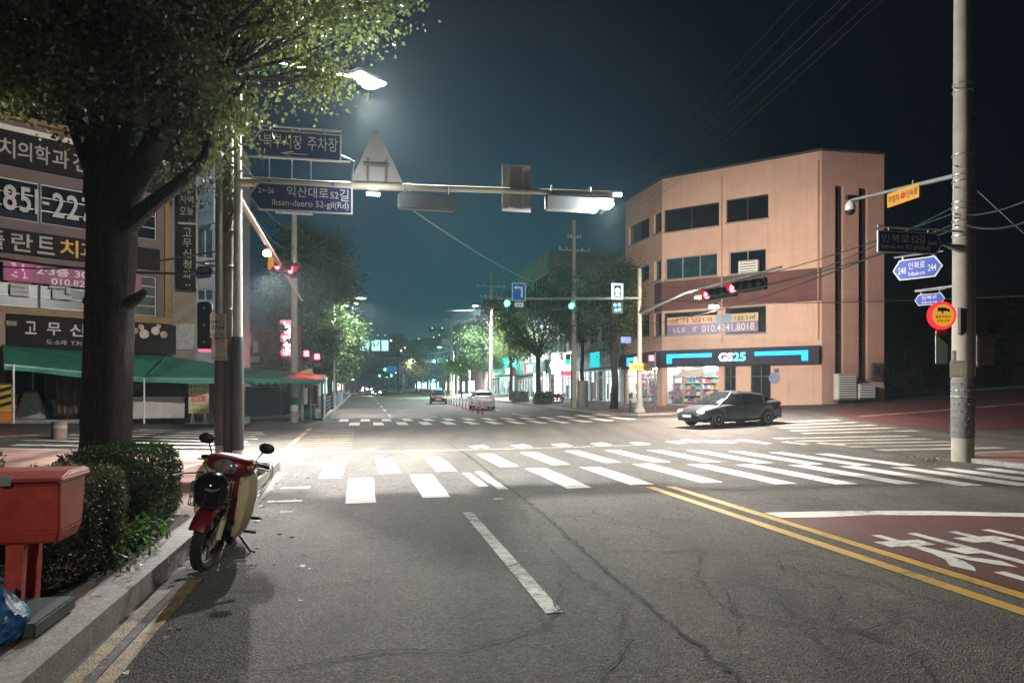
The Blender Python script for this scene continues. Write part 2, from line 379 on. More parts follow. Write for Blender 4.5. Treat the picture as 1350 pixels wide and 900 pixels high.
def pavers(name, c1, c2, mortar, sx=.2, sz=.1, rot=12):
    m = bpy.data.materials.new(name); m.use_nodes = True; n = m.node_tree; b = n.nodes['Principled BSDF']; L = n.links.new
    tcn = n.nodes.new('ShaderNodeTexCoord'); mp = n.nodes.new('ShaderNodeMapping'); mp.inputs['Rotation'].default_value = (0, 0, rad(-rot)); L(tcn.outputs['Object'], mp.inputs[0])
    bk = n.nodes.new('ShaderNodeTexBrick'); L(mp.outputs[0], bk.inputs['Vector']); bk.inputs['Scale'].default_value = 1
    bk.inputs['Brick Width'].default_value = sx; bk.inputs['Row Height'].default_value = sz; bk.inputs['Mortar Size'].default_value = .006
    bk.inputs['Color1'].default_value = (*c1, 1); bk.inputs['Color2'].default_value = (*c2, 1); bk.inputs['Mortar'].default_value = (*mortar, 1)
    nz = n.nodes.new('ShaderNodeTexNoise'); nz.inputs['Scale'].default_value = 1.3; nz.inputs['Detail'].default_value = 7; L(tcn.outputs['Object'], nz.inputs['Vector'])
    r = n.nodes.new('ShaderNodeValToRGB'); L(nz.outputs['Fac'], r.inputs[0]); r.color_ramp.elements[0].position = .3; r.color_ramp.elements[0].color = (.55, .55, .55, 1); r.color_ramp.elements[1].position = .7; r.color_ramp.elements[1].color = (1.15, 1.15, 1.15, 1)
    mx = n.nodes.new('ShaderNodeMix'); mx.data_type = 'RGBA'; mx.blend_type = 'MULTIPLY'; mx.inputs[0].default_value = 1; L(bk.outputs['Color'], mx.inputs[6]); L(r.outputs[0], mx.inputs[7])
    L(mx.outputs[2], b.inputs['Base Color']); b.inputs['Roughness'].default_value = .8
    bp = n.nodes.new('ShaderNodeBump'); bp.inputs['Strength'].default_value = .5; bp.inputs['Distance'].default_value = .01; L(bk.outputs['Fac'], bp.inputs['Height']); bp.invert = True; L(bp.outputs[0], b.inputs['Normal'])
    return m
M_ASPH = asphalt()
M_WHITE = paint('road paint white', (.72, .70, .65), .37)
M_WORN = paint('road paint worn white', (.55, .53, .48), .46)
M_YELL = paint('road paint yellow', (.55, .33, .045), .36)
M_YWORN = paint('road paint worn yellow', (.30, .21, .075), .47)
M_REDPV = paint('road red surfacing', (.115, .034, .030), .40, sc=20)
M_REDPV2 = paint('side street red surfacing', (.115, .028, .036), .40, sc=14)
M_PALEY = paint('road paint faded cream', (.34, .28, .18), .50)
M_BRICK = pavers('pink pavers', (.30, .17, .135), (.24, .135, .11), (.10, .08, .07))
M_BRICK2 = pavers('red pavers', (.26, .10, .075), (.20, .08, .06), (.09, .06, .05))
M_GREYPV = pavers('grey pavers', (.20, .195, .185), (.16, .155, .15), (.08, .08, .075), .3, .3)
M_KERB = mat('kerb granite', (.27, .26, .24), .75, var=.22, scale=14, bump=.3, bscale=60, dirt=.55)
M_SOIL = mat('planting soil', (.045, .034, .025), .95, var=.4, scale=12, bump=1, bscale=30)
M_DARKG = mat('far ground', (.05, .05, .05), .9)
def sheet(name, poly, dz, m, thick=0.0, kind='structure', parent=None, cell=1.0, label=None):
    """flat polygon in road coordinates laid on the land, cut into cells so that it follows the slopes"""
    bm = B(); vs = [bm.verts.new((s, t, 0)) for s, t in poly]; f = bm.faces.new(vs)
    if f.normal.z < 0: bmesh.ops.reverse_faces(bm, faces=[f])
    ss = [p[0] for p in poly]; ts = [p[1] for p in poly]
    for ax, lo, hi in ((0, min(ss), max(ss)), (1, min(ts), max(ts))):
        k = math.ceil(lo/cell+1e-6)
        while k*cell < hi-1e-6:
            co = Vector((0,0,0)); co[ax] = k*cell; no = Vector((0,0,0)); no[ax] = 1
            bmesh.ops.bisect_plane(bm, geom=bm.verts[:]+bm.edges[:]+bm.faces[:], plane_co=co, plane_no=no, dist=1e-5); k += 1
    bmesh.ops.triangulate(bm, faces=[f for f in bm.faces if len(f.verts) > 4])
    if thick:
        be = [e for e in bm.edges if e.is_boundary]; r = bmesh.ops.extrude_edge_only(bm, edges=be)
        for v in [g for g in r['geom'] if isinstance(g, bmesh.types.BMVert)]: v.co.z = -thick
    bmesh.ops.recalc_face_normals(bm, faces=bm.faces[:])
    for v in bm.verts:
        p = R(v.co.x, v.co.y, dz+v.co.z); v.co = p
    ups = sum(f.normal.z for f in bm.faces)
    if ups < 0: bmesh.ops.reverse_faces(bm, faces=bm.faces[:])
    return obj(name, bm, m, parent, kind=kind, recalc=False, label=label)
def rect(s0, s1, t0, t1): return [(s0,t0),(s1,t0),(s1,t1),(s0,t1)]
def arc(cx, cy, r, a0, a1, n=8): return [(cx+r*math.cos(rad(a0+(a1-a0)*i/n)), cy+r*math.sin(rad(a0+(a1-a0)*i/n))) for i in range(n+1)]
# base: one sheet to the horizon, finer near the crossing
def grid_sheet(name, sl, tl, dz, m):
    bm = B(); vv = [[bm.verts.new(R(s, t, dz)) for t in tl] for s in sl]
    for i in range(len(sl)-1):
        for j in range(len(tl)-1): bm.faces.new((vv[i][j], vv[i+1][j], vv[i+1][j+1], vv[i][j+1]))
    return obj(name, bm, m, kind='structure')
def lin(a, b, d): n = max(1, round((b-a)/d)); return [a+(b-a)*i/n for i in range(n)]
grid_sheet('ground', [-2500, -900, -300]+lin(-120, 120, 8)+[120, 300, 900, 2500], [-400, -120]+lin(-60, 420, 8)+[420, 700, 1300, 3500], -0.12, M_DARKG)
grid_sheet('road', lin(-46, 60, 1)+[60], lin(-22, 70, 1)+lin(70, 330, 5)+[330], 0.0, M_ASPH)
# pavements: kerb strip + paving, each a raised slab
KH = .17
def block(outer, inner, kh, m, nm='pavement'):
    sheet(nm, inner, kh+.004, m)
    sheet('kerb', outer, kh, M_KERB, thick=kh+.06)
nl = [(-46, -22), (-1.64, -22), (-1.64, 15.0)] + arc(-4.64, 15.0, 3.0, 0, 90) + [(-9, 18.6), (-13, 19.4), (-46, 24)]
nli = [(-46, -22), (-1.88, -22), (-1.88, 15.0)] + arc(-4.64, 15.0, 2.76, 0, 90) + [(-9, 18.35), (-13, 19.15), (-46, 23.7)]
block(nl, nli, KH, M_BRICK)
fl = [(-46, 28.6), (-13, 28.6), (-7.5, 34.2)] + list(reversed(arc(-5.2, 38.2, 3.2, 0, 90)))[3:] + [(-2.0, 39), (-2.0, 330), (-46, 330)]
fli = [(-46, 28.9), (-13.1, 28.9), (-7.6, 34.5)] + list(reversed(arc(-5.2, 38.2, 2.95, 0, 90)))[3:] + [(-2.25, 39), (-2.25, 330), (-46, 330)]
block(fl, fli, .13, M_GREYPV)
fr = [(60, 43), (24, 40.2), (19, 36.4), (16.2, 35.2), (14.6, 36.0), (14.0, 37.6), (14.0, 330), (60, 330)]
fri = [(60, 43.3), (23.9, 40.5), (18.9, 36.7), (16.2, 35.5), (14.8, 36.2), (14.25, 37.7), (14.25, 330), (60, 330)]
block(fr, fri, .13, M_GREYPV)
sheet('pavement', [(16.2, 35.52), (18.8, 36.72), (18.8, 44), (14.27, 44), (14.27, 37.7), (14.82, 36.22)], .142, M_BRICK2)
nr = [(60, -22), (13.25, -22), (13.25, 12.4)] + list(reversed(arc(14.9, 12.9, 1.65, 90, 180))) + [(22, 15.6), (60, 22)]
nri = [(60, -22), (13.5, -22), (13.5, 12.4)] + list(reversed(arc(14.9, 12.9, 1.4, 90, 180))) + [(22, 15.3), (60, 21.7)]
block(nr, nri, .10, M_BRICK2)
sheet('planting_strip', [(-3.6, 1.0), (-1.9, 1.0), (-1.9, 8.6), (-3.6, 9.9)], KH+.012, M_SOIL)
# gutter strip and its worn double yellow line
M_GUT = mat('gutter concrete', (.12, .115, .105), .85, var=.3, scale=10, bump=.4, dirt=.5)
sheet('gutter', rect(-1.637, -1.44, -22, 14.5), .004, M_GUT)
sheet('lane_line', rect(-1.60, -1.50, -22, 6.1), .009, M_YWORN)
sheet('lane_line', rect(-1.43, -1.33, -22, 6.4), .006, M_YWORN)
# centre double yellow line, dashes, stop lines
sheet('lane_line', rect(4.60, 4.75, -22, 11.0), .006, M_YELL)
sheet('lane_line', rect(4.96, 5.11, -22, 11.0), .006, M_YELL)
sheet('lane_line', rect(1.29, 1.42, 4.9, 9.2), .006, M_WORN)
sheet('lane_line', rect(1.29, 1.42, -4, 1.4), .006, M_WORN)
sheet('red_surfacing', [(5.14, -22), (8.9, -22), (8.9, 7.35), (8.4, 7.6), (6.4, 8.1), (5.6, 7.95), (5.14, 7.9)], .005, M_REDPV)
sheet('stop_line', [(5.14, 7.95), (5.7, 7.88), (6.4, 7.9), (7.4, 7.66), (8.4, 7.3), (9.6, 6.85), (12.6, 6.0), (12.8, 6.4), (9.8, 7.25), (8.4, 7.62), (7.4, 8.0), (6.4, 8.22), (5.5, 8.32), (5.14, 8.34)], .009, M_WHITE)
sheet('lane_line', rect(8.75, 8.9, -22, 7.1), .009, M_WHITE)
def road_text(s, s0, s1, t0, t1, m, nm):
    o = txt(None, s, m, s0, s1, t0, t1, ex=0, bold=.014, name=nm)
    for v in o.data.vertices: v.co = R(v.co.x, v.co.z, .010)
    o['kind'] = 'structure'; return o
road_text('천천히', 5.24, 8.05, 4.35, 6.80, M_WHITE, 'road_lettering')
# the zebra crossings
def zebra(quads, m=M_WHITE):
    bm = B()
    for q in quads:
        t = bmesh.new(); s0, s1, t0, t1 = q[:4]; n = max(1, round((t1-t0)/1.0)); sk = q[4] if len(q) > 4 else 0
        for i in range(n):
            a, b = t0+(t1-t0)*i/n, t0+(t1-t0)*(i+1)/n
            j = [random.uniform(-.012, .012) for _ in range(4)]
            t.faces.new([t.verts.new(R(*p, .007)) for p in ((s0+j[0], a), (s1+j[1], a+sk), (s1+j[2], b+sk), (s0+j[3], b))])
        join(bm, t)
    return obj('crosswalk', bm, m, kind='structure', recalc=False)
far_row = [(-.77, 16.1, 13.28), (.31, 16.8, 13.85), (1.44, 17.0, 13.95), (2.82, 17.6, 14.55), (4.0, 17.8, 14.7), (5.25, 18.05, 14.9), (6.36, 18.0, 14.76), (7.48, 17.8, 14.5), (8.5, 17.5, 14.1), (9.42, 17.0, 13.6), (10.3, 16.5, 13.2), (11.2, 15.9, 12.95)]
near_row = [(-.23, 13.2, 10.25), (.88, 13.5, 10.55), (3.28, 14.1, 11.1), (4.45, 14.1, 11.27), (5.75, 14.5, 11.29), (6.9, 14.2, 10.85), (7.9, 13.9, 10.6), (8.95, 13.6, 10.4), (9.85, 13.15, 10.0), (10.75, 12.75, 9.8), (11.48, 12.4, 9.6), (12.3, 12.2, 9.3)]
zebra([(s, s+.42, b, a) for s, a, b in far_row] + [(s, s+.43, b, a) for s, a, b in near_row])
zebra([(1.90, 2.06, 11.6, 13.6), (2.16, 2.32, 11.2, 13.8)], M_WORN)          # the bar split by the crack
zebra([(-1.30, -.85, 12.02, 12.2), (-1.32, -.85, 10.6, 10.72), (-1.05, -.9, 9.7, 9.76), (1.9, 2.05, 10.2, 10.28)], M_WORN)
# thin worn guide line across the mouth of the crossing
sheet('lane_line', [(-1.9, 18.85), (2, 18.75), (4.5, 19.0), (8.3, 19.5), (8.3, 19.62), (4.5, 19.12), (2, 18.9), (-1.9, 19.02)], .006, M_WORN)
zebra([(3.0+1.25*i, 3.5+1.25*i, 19.1+.1*i, 20.1+.1*i, .35) for i in range(8)], M_WORN)
zebra([(10.0+.9*i, 10.45+.9*i, 20.0-.5*i, 21.2-.5*i, .35) for i in range(5)], M_WORN)
# far crossing of the main road
zebra([(-1.2+1.13*i, -.72+1.13*i, 37.6, 40.6) for i in range(14)] + [(-.6+1.13*i, -.12+1.13*i, 33.2, 36.3) for i in range(13)])
# crossing of the left side street, and of the right one
zebra([(-8.9+.15*i-.5*(i%2), -3.4-.05*i+.2*(i%2), 20.5+1.25*i, 20.95+1.25*i) for i in range(7)], M_WORN)
sheet('lane_line', [(-2.1, 19.2), (-1.95, 19.2), (-2.05, 31.3), (-2.25, 31.3)], .008, M_PALEY)
zebra([(-1.9, -.3, 20.2+.95*i, 20.42+.95*i) for i in range(11)], M_PALEY)
zebra([(13.6-.05*i, 17.6+.25*i, 16.3+1.15*i, 16.75+1.15*i) for i in range(5)], M_WORN)
zebra([(15.6+.25*i, 20.4, 22.6+1.1*i, 23.0+1.1*i) for i in range(5)], M_WORN)
zebra([(14.6, 18.5, 29.0+1.1*i, 29.45+1.1*i) for i in range(3)], M_WORN)
# red surfacing on the side streets
sheet('red_surfacing', [(21.5, 22.2), (60, 27.5), (60, 38.0), (22.6, 31.6), (21.0, 27)], .006, M_REDPV2)
sheet('lane_line', [(22, 27.9), (60, 33), (60, 33.2), (22, 28.1)], .010, M_WORN)
sheet('red_surfacing', [(-46, 25.2), (-16, 21.6), (-11.3, 20.9), (-9.6, 23.9), (-12.5, 27.4), (-46, 28.2)], .006, M_REDPV)
sheet('lane_line', [(-11.6, 20.75), (-11.2, 20.7), (-9.4, 23.9), (-9.7, 24.0)], .010, M_WORN)
# dashes far along the road
for t0 in (42, 52, 62, 74, 88, 104, 124):
    sheet('lane_line', rect(1.6, 1.78, t0, t0+5), .006, M_WORN); sheet('lane_line', rect(9.9, 10.08, t0, t0+5), .006, M_WORN)
sheet('red_surfacing', rect(-1.9, 4.4, 43, 49), .005, M_REDPV)
sheet('stop_line', rect(-1.8, 4.4, 42.0, 42.45), .009, M_WHITE)
# tactile red strip by the kerb
zebra([(-1.5+.1*i, -1.43+.1*i, 15.6, 16.5) for i in range(9)], M_REDPV2)
# long open joint and the cracks that leave it
M_CRK = mat('crack tar', (.012, .012, .012), .9)
def crack(path, w, jit, seed):
    r = random.Random(seed); bm = B(); pts = []
    for (a, b), (c, d) in zip(path, path[1:]):
        L_ = math.hypot(c-a, d-b); k = max(2, int(L_/.07))
        for i in range(k): f = i/k; pts.append((a+(c-a)*f+r.gauss(0, jit), b+(d-b)*f))
    pts.append(path[-1]); prev = None
    for i, (s, t) in enumerate(pts):
        ww = w*(.35+.9*r.random())*(1 if w > .012 else min(1, 4*min(i, len(pts)-1-i)/len(pts)+.2))
        a, b = pts[max(0, i-1)], pts[min(len(pts)-1, i+1)]; dx, dy = b[0]-a[0], b[1]-a[1]; l = math.hypot(dx, dy) or 1; nx, ny = -dy/l*ww/2, dx/l*ww/2
        cur = (bm.verts.new(R(s+nx, t+ny, .013)), bm.verts.new(R(s-nx, t-ny, .013)))
        if prev: bm.faces.new((prev[0], prev[1], cur[1], cur[0]))
        prev = cur
    return bm
cb = crack([(2.02, -3), (2.05, 3.9), (2.12, 6), (2.3, 9), (2.38, 12), (2.55, 17), (2.6, 24), (2.5, 33)], .029, .017, 1)
for i, p in enumerate([[(2.2, 8.6), (1.85, 7.4), (1.8, 6.2), (1.9, 5.0), (1.6, 4.1)], [(1.8, 6.2), (1.55, 5.4), (1.2, 4.6)], [(2.9, 9.1), (3.2, 7.6), (3.3, 6.6), (3.7, 5.8), (3.6, 4.8), (3.9, 3.9)],
                       [(2.5, 6.7), (2.9, 6.5), (3.3, 6.6), (3.9, 6.2), (4.4, 6.3)], [(3.3, 6.6), (2.8, 5.6), (2.75, 4.9), (2.4, 4.2)], [(3.7, 5.8), (4.2, 5.2), (4.3, 4.4)], [(2.8, 5.6), (3.2, 5.2), (3.6, 4.8)],
                       [(.2, 6.1), (-.6, 5.9), (-1.2, 6.0)], [(1.2, 4.6), (.6, 4.3), (.1, 4.4), (-.5, 4.2)], [(3.1, 4.9), (3.0, 4.3), (3.3, 3.9)], [(2.3, 9.4), (2.0, 8.9), (1.95, 8.2)], [(4.0, 9.8), (4.3, 9.2), (4.2, 8.5)], [(3.6, 4.8), (3.2, 4.4), (3.3, 3.7), (3.0, 3.2)], [(3.9, 6.2), (3.8, 5.6), (4.2, 5.2)], [(2.5, 5.6), (2.7, 5.2), (2.6, 4.7), (2.9, 4.2), (2.8, 3.6)], [(2.4, 7.4), (2.7, 7.1), (2.9, 7.4), (3.3, 7.1)], [(3.3, 8.9), (3.6, 8.2), (4.1, 7.9)], [(1.8, 6.2), (1.5, 6.4), (1.2, 6.2)], [(1.6, 4.1), (1.3, 3.7), (1.4, 3.3)], [(2.9, 4.2), (3.3, 4.1), (3.7, 4.3)]]):
    join(cb, crack(p, .015, .04, 20+i))
obj('road_crack', cb, M_CRK, kind='structure', recalc=False)
# litter of fallen leaves along the gutter and at the right pole
def litter(name, n, fn, m, size, seed):
    r = random.Random(seed); pts = [fn(r) for _ in range(n)]; o = leaves(name, [tuple(p) for p in pts], size, m, None, fan=True, seed=seed); o['kind'] = 'stuff'
    v = o.data.vertices
    for i, p in enumerate(pts):
        for k in range(6): q = v[i*6+k].co; q.z = p.z+abs(q.z-p.z)*.3
    return o
M_LITTER = foliage('fallen leaf', (.10, .065, .025), (.32, .24, .08), .1)
litter('fallen_leaves', 130, lambda r: R(random.choice([r.uniform(-1.62, -1.2), r.uniform(-1.62, -.2)]), r.uniform(2.6, 14), .012), M_LITTER, .05, 3)
litter('fallen_leaves', 260, lambda r: R(12.9+r.gauss(0, .35)-.1, 13.9+r.gauss(0, .3), .025) if r.random() < .8 else R(r.uniform(11, 13.2), r.uniform(12, 16), .02), M_LITTER, .06, 4)
litter('fallen_leaves', 160, lambda r: R(r.uniform(-3.5, -1.7), r.uniform(3, 9), KH+.03), M_LITTER, .05, 5)
# ------------------------------------------------------------------ buildings
def FM(fr): return Matrix.Translation(fr.o) @ Matrix.Rotation(fr.a, 4, 'Z')
def on(o, fr): o.matrix_local = (full(o.parent).inverted() if o.parent else Matrix()) @ FM(fr); return o
def rp(fr, xl, xr, yt, yb, off=0.0, col=None):       # photo rectangle -> (x0, x1, z0, z1) on a frame; heights read at column col
    c = xl if col is None else col
    return (fr.uv(xl, 500, off)[0], fr.uv(xr, 500, off)[0], fr.uv(c, yb, off)[1], fr.uv(c, yt, off)[1])
def bx(name, fr, m, parent, x0, x1, y0, y1, z0, z1, bev=0.0, label=None):
    bm = B(); box(bm, x0, x1, y0, y1, z0, z1, bev); return on(obj(name, bm, m, parent, label=label), fr)
def tilewall(name, c):
    m = bpy.data.materials.new(name); m.use_nodes = True; n = m.node_tree; b = n.nodes['Principled BSDF']; L = n.links.new; b.inputs['Roughness'].default_value = .8
    tcn = n.nodes.new('ShaderNodeTexCoord'); sp = n.nodes.new('ShaderNodeSeparateXYZ'); L(tcn.outputs['Object'], sp.inputs[0])
    cb_ = n.nodes.new('ShaderNodeCombineXYZ'); L(sp.outputs[0], cb_.inputs[0]); L(sp.outputs[2], cb_.inputs[1])
    bk = n.nodes.new('ShaderNodeTexBrick'); L(cb_.outputs[0], bk.inputs['Vector']); bk.inputs['Scale'].default_value = 1; bk.inputs['Brick Width'].default_value = .9; bk.inputs['Row Height'].default_value = .30; bk.inputs['Mortar Size'].default_value = .014
    c = Vector(c); bk.inputs['Color1'].default_value = (*c, 1); bk.inputs['Color2'].default_value = (*(c*.95), 1); bk.inputs['Mortar'].default_value = (*(c*.93), 1); bk.inputs['Bias'].default_value = -.3
    mp = n.nodes.new('ShaderNodeMapping'); mp.inputs['Scale'].default_value = (2.2, 2.2, .16); L(tcn.outputs['Object'], mp.inputs[0])
    last = bk.outputs['Color']
    for vec, sc, p0, p1, dk in ((mp.outputs[0], 1.3, .52, .78, .74), (tcn.outputs['Object'], .5, .40, .75, .84)):       # rain streaks, grimy fields
        nz = n.nodes.new('ShaderNodeTexNoise'); nz.inputs['Scale'].default_value = sc; nz.inputs['Detail'].default_value = 8; nz.inputs['Roughness'].default_value = .7; L(vec, nz.inputs['Vector'])
        r = n.nodes.new('ShaderNodeValToRGB'); L(nz.outputs['Fac'], r.inputs[0]); r.color_ramp.elements[0].position = p0; r.color_ramp.elements[1].position = p1; r.color_ramp.elements[0].color = (1, 1, 1, 1); r.color_ramp.elements[1].color = (dk, dk*.98, dk*.97, 1)
        mx = n.nodes.new('ShaderNodeMix'); mx.data_type = 'RGBA'; mx.blend_type = 'MULTIPLY'; mx.inputs[0].default_value = 1; L(last, mx.inputs[6]); L(r.outputs[0], mx.inputs[7]); last = mx.outputs[2]
    L(last, b.inputs['Base Color']); bp = n.nodes.new('ShaderNodeBump'); bp.inputs['Strength'].default_value = .14; bp.inputs['Distance'].default_value = .01; bp.invert = True; L(bk.outputs['Fac'], bp.inputs['Height']); L(bp.outputs[0], b.inputs['Normal']); return m
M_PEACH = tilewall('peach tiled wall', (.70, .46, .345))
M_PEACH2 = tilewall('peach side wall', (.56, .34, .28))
M_GLASSD = mat('dark window glass', (.012, .016, .022), .08, var=.3, spec=.8)
M_GLASSB = mat('blue window glass', (.03, .07, .085), .12, var=.3, spec=.8)
M_ALU = mat('aluminium frame', (.42, .42, .41), .45, .3)
M_DFRAME = mat('dark frame', (.05, .045, .04), .5)
M_FASCIA = mat('navy fascia', (.014, .014, .038), .6, spec=.25)
M_BLACK = mat('black plastic', (.012, .012, .013), .45)
M_CONC = mat('concrete', (.30, .29, .27), .85, var=.15, scale=2.5, bump=.15, dirt=.35)
M_STEEL = mat('galvanised steel', (.36, .37, .36), .45, .6, var=.1)
M_WPAINT = mat('white paint', (.70, .70, .68), .5, var=.06, dirt=.12)
M_CREAM = mat('cream paint', (.62, .58, .48), .5, var=.08)
def brickwall(name, c1, c2, mo, bw=.2, rh=.07):
    m = bpy.data.materials.new(name); m.use_nodes = True; n = m.node_tree; b = n.nodes['Principled BSDF']; L = n.links.new
    tcn = n.nodes.new('ShaderNodeTexCoord'); sp = n.nodes.new('ShaderNodeSeparateXYZ'); L(tcn.outputs['Object'], sp.inputs[0])
    cb_ = n.nodes.new('ShaderNodeCombineXYZ'); L(sp.outputs[0], cb_.inputs[0]); L(sp.outputs[2], cb_.inputs[1]); L(sp.outputs[1], cb_.inputs[2])
    bk = n.nodes.new('ShaderNodeTexBrick'); L(cb_.outputs[0], bk.inputs['Vector']); bk.inputs['Scale'].default_value = 1; bk.inputs['Brick Width'].default_value = bw; bk.inputs['Row Height'].default_value = rh; bk.inputs['Mortar Size'].default_value = .008
    bk.inputs['Color1'].default_value = (*c1, 1); bk.inputs['Color2'].default_value = (*c2, 1); bk.inputs['Mortar'].default_value = (*mo, 1)
    L(bk.outputs['Color'], b.inputs['Base Color']); b.inputs['Roughness'].default_value = .8
    return m
M_REDTILE = brickwall('dark red tile', (.17, .07, .065), (.14, .06, .055), (.11, .06, .055), .45, .3)
M_BEIGEBR = brickwall('beige brick', (.30, .24, .17), (.25, .20, .15), (.18, .16, .13))
M_BROWNBR = brickwall('brown brick', (.20, .135, .10), (.16, .11, .085), (.11, .09, .08))

# ---- corner shop building on the right
C1 = Vector((18.0, 41, 0)); C2 = Vector((9.9, 46.5, 0)); C3 = Vector((8.4, 52.3, 0)); C4 = Vector((22.0, 41.7, 0))
fF = Fr(C2, math.atan2(-5.5, 8.1)); fC = Fr(C3, math.atan2(-5.8, 1.5)); fR = Fr(C1, math.atan2(.7, 4))
LF, LC, LR_ = (C1-C2).length, (C2-C3).length, 4.06
ZT = 15.6
cs = thing('corner_building', 'four storey peach corner building with lit convenience store at ground level', 'building', (C2.x, C2.y, gz(*st_of(C2.x, C2.y))))
hF = [rp(fF, 875.5, 948, 277, 306.5), rp(fF, 957.6, 1013, 263.6, 294), rp(fF, 877, 945.5, 340.5, 369), rp(fF, 961, 1010, 332, 362), rp(fF, 875.5, 946, 413, 442), rp(fF, 955.7, 1010, 406, 440.5)]
z_sh = (gz(*st_of(10, 46))+.16)
shop = (fF.uv(878, 500)[0], fF.uv(948, 500)[0], .35, fF.uv(878, 484)[1]); door1 = (fF.uv(955, 500)[0], fF.uv(970, 500)[0], .35, shop[3]); door2 = (fF.uv(990, 500)[0], fF.uv(1016, 500)[0], .35, shop[3])
bm = B(); wall_holes(bm, 0, LF, -.4, ZT, hF+[shop, door1, door2], 0, .22); on(obj('wall', bm, M_PEACH, cs, recalc=False), fF)
hC = [rp(fC, 829, 856, 299.6, 325), rp(fC, 862, 872, 283, 310), rp(fC, 829.5, 855.5, 357, 377), rp(fC, 862.5, 871.5, 345, 371), rp(fC, 829, 856, 420, 447), rp(fC, 862, 872, 414, 444)]
shopC = (fC.uv(826.5, 500)[0], fC.uv(866, 500)[0], .35, fC.uv(826, 486)[1])
bm = B(); wall_holes(bm, 0, LC, -.4, ZT, hC+[shopC], 0, .22); on(obj('wall', bm, M_PEACH, cs, recalc=False), fC)
hR = [rp(fR, 1101, 1112, 244, 492), rp(fR, 1132, 1144, 247, 502)]
bm = B(); wall_holes(bm, 0, LR_, -.4, ZT, hR, 0, .3)
for q in ([(LR_, 0), (LR_, 9)],): bm.faces.new([bm.verts.new((*p, z)) for p, z in ((q[0], -.4), (q[1], -.4), (q[1], ZT), (q[0], ZT))])
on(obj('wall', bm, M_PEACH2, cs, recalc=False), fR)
bm = B(); pr = [C1, C2, C3, fC.w(0, 0)-fC.n*4, fR.w(LR_, 0)-fR.n*9, C4]
bm.faces.new([bm.verts.new((p.x, p.y, ZT-.5)) for p in pr]); obj('roof', bm, M_CONC, cs, world=True)
for a, b_ in ((C1, C2), (C2, C3), (C1, C4)):
    bm = B(); d = (b_-a).normalized(); tube(bm, [a-d*.05+Vector((0,0,ZT+.02)), b_+d*.05+Vector((0,0,ZT+.02))], .09, 6); obj('parapet_cap', bm, M_DFRAME, cs, world=True)
for h, c in zip(hF, (2, 2, 3, 2, 2, 1)):
    on(window(cs, h, c, 1, M_GLASSD if c != 3 else M_GLASSB, M_DFRAME if h[2] > 10 or h[3] < 7 else M_ALU, 0, .2, .06), fF)
for h in hC: on(window(cs, h, 2 if h[1]-h[0] > 1.5 else 1, 1, M_GLASSB if 7 < h[2] < 10 else M_GLASSD, M_ALU if 7 < h[2] < 10 else M_DFRAME, 0, .2, .06), fC)
for h in hR: on(window(cs, h, 1, 9, M_GLASSD, M_BLACK, 0, .28, .04), fR)
xl, xr = 0.0, LF; zb, zt = fF.uv(960, 404)[1], fF.uv(960, 370)[1]
bx('tile_band', fF, M_REDTILE, cs, .0, LF-.004, -.03, -.002, hF[4][3]+.15, hF[2][2]-.12)
bx('tile_band', fC, M_REDTILE, cs, LC-1.1, LC-.004, -.03, -.002, hF[4][3]+.15, hF[2][2]-.12)
for fr_, hs in ((fF, hF), (fC, hC)):
    for h in hs: bx('sill', fr_, M_CONC, cs, h[0]-.06, h[1]+.06, -.07, -.003, h[2]-.09, h[2]-.004)
for px_ in (952, 1079): bm = B(); u_ = fF.uv(px_, 400)[0]; tube(bm, [(u_, -.075, zf_ if False else 4.6), (u_, -.075, ZT-.6)], .045, 8); on(obj('drain_pipe', bm, M_PEACH2, cs), fF)
# lit fascia sign wrapping the corner
zf0, zf1 = shop[3]+.03, fF.uv(960, 459.5)[1]
fa = bx('fascia_sign', fF, M_FASCIA, cs, -.02, LF-.05, -.42, -.004, zf0, zf1, .02)
bx('fascia_sign', fC, M_FASCIA, cs, .2, LC-.06, -.42, -.004, zf0, zf1, .02)
E_CYAN = emit('cyan led', (.012, .30, 1.0), 3.6); E_WHITE = emit('white sign light', (1, 1, 1), 2.4); E_CY2 = emit('cyan letter light', (.12, .75, 1.0), 2.2)
hz = zf1-zf0
def bracket(fr, xa, xb, left):
    bm = B(); box(bm, xa, xb, -.46, -.422, zf1-.48*hz, zf1-.26*hz)
    x0 = xa if left else xb-.34; box(bm, x0, x0+.34, -.46, -.422, zf0+.18*hz, zf1-.482*hz); return on(obj('led_bracket', bm, E_CYAN, cs), fr)
X = lambda p: fF.uv(p, 470, .45)[0]
bracket(fF, X(879), X(938), True); bracket(fF, X(995), X(1065), False)
on(txt(cs, 'GS', E_WHITE, X(947.5), X(966), zf0+.24*hz, zf1-.26*hz, -.424, .03, .03), fF)
on(txt(cs, '25', E_CY2, X(966.6), X(983), zf0+.24*hz, zf1-.26*hz, -.424, .03, .03), fF)
bracket(fC, fC.uv(824, 470, .45)[0]+.35, fC.uv(834, 470, .45)[0]+.9, True)
bm = B(); ball(bm, (fC.uv(838, 470, .45)[0], -.47, (zf0+zf1)/2), .28, 1, .3, 1); on(obj('logo_disc', bm, E_WHITE, cs), fC)
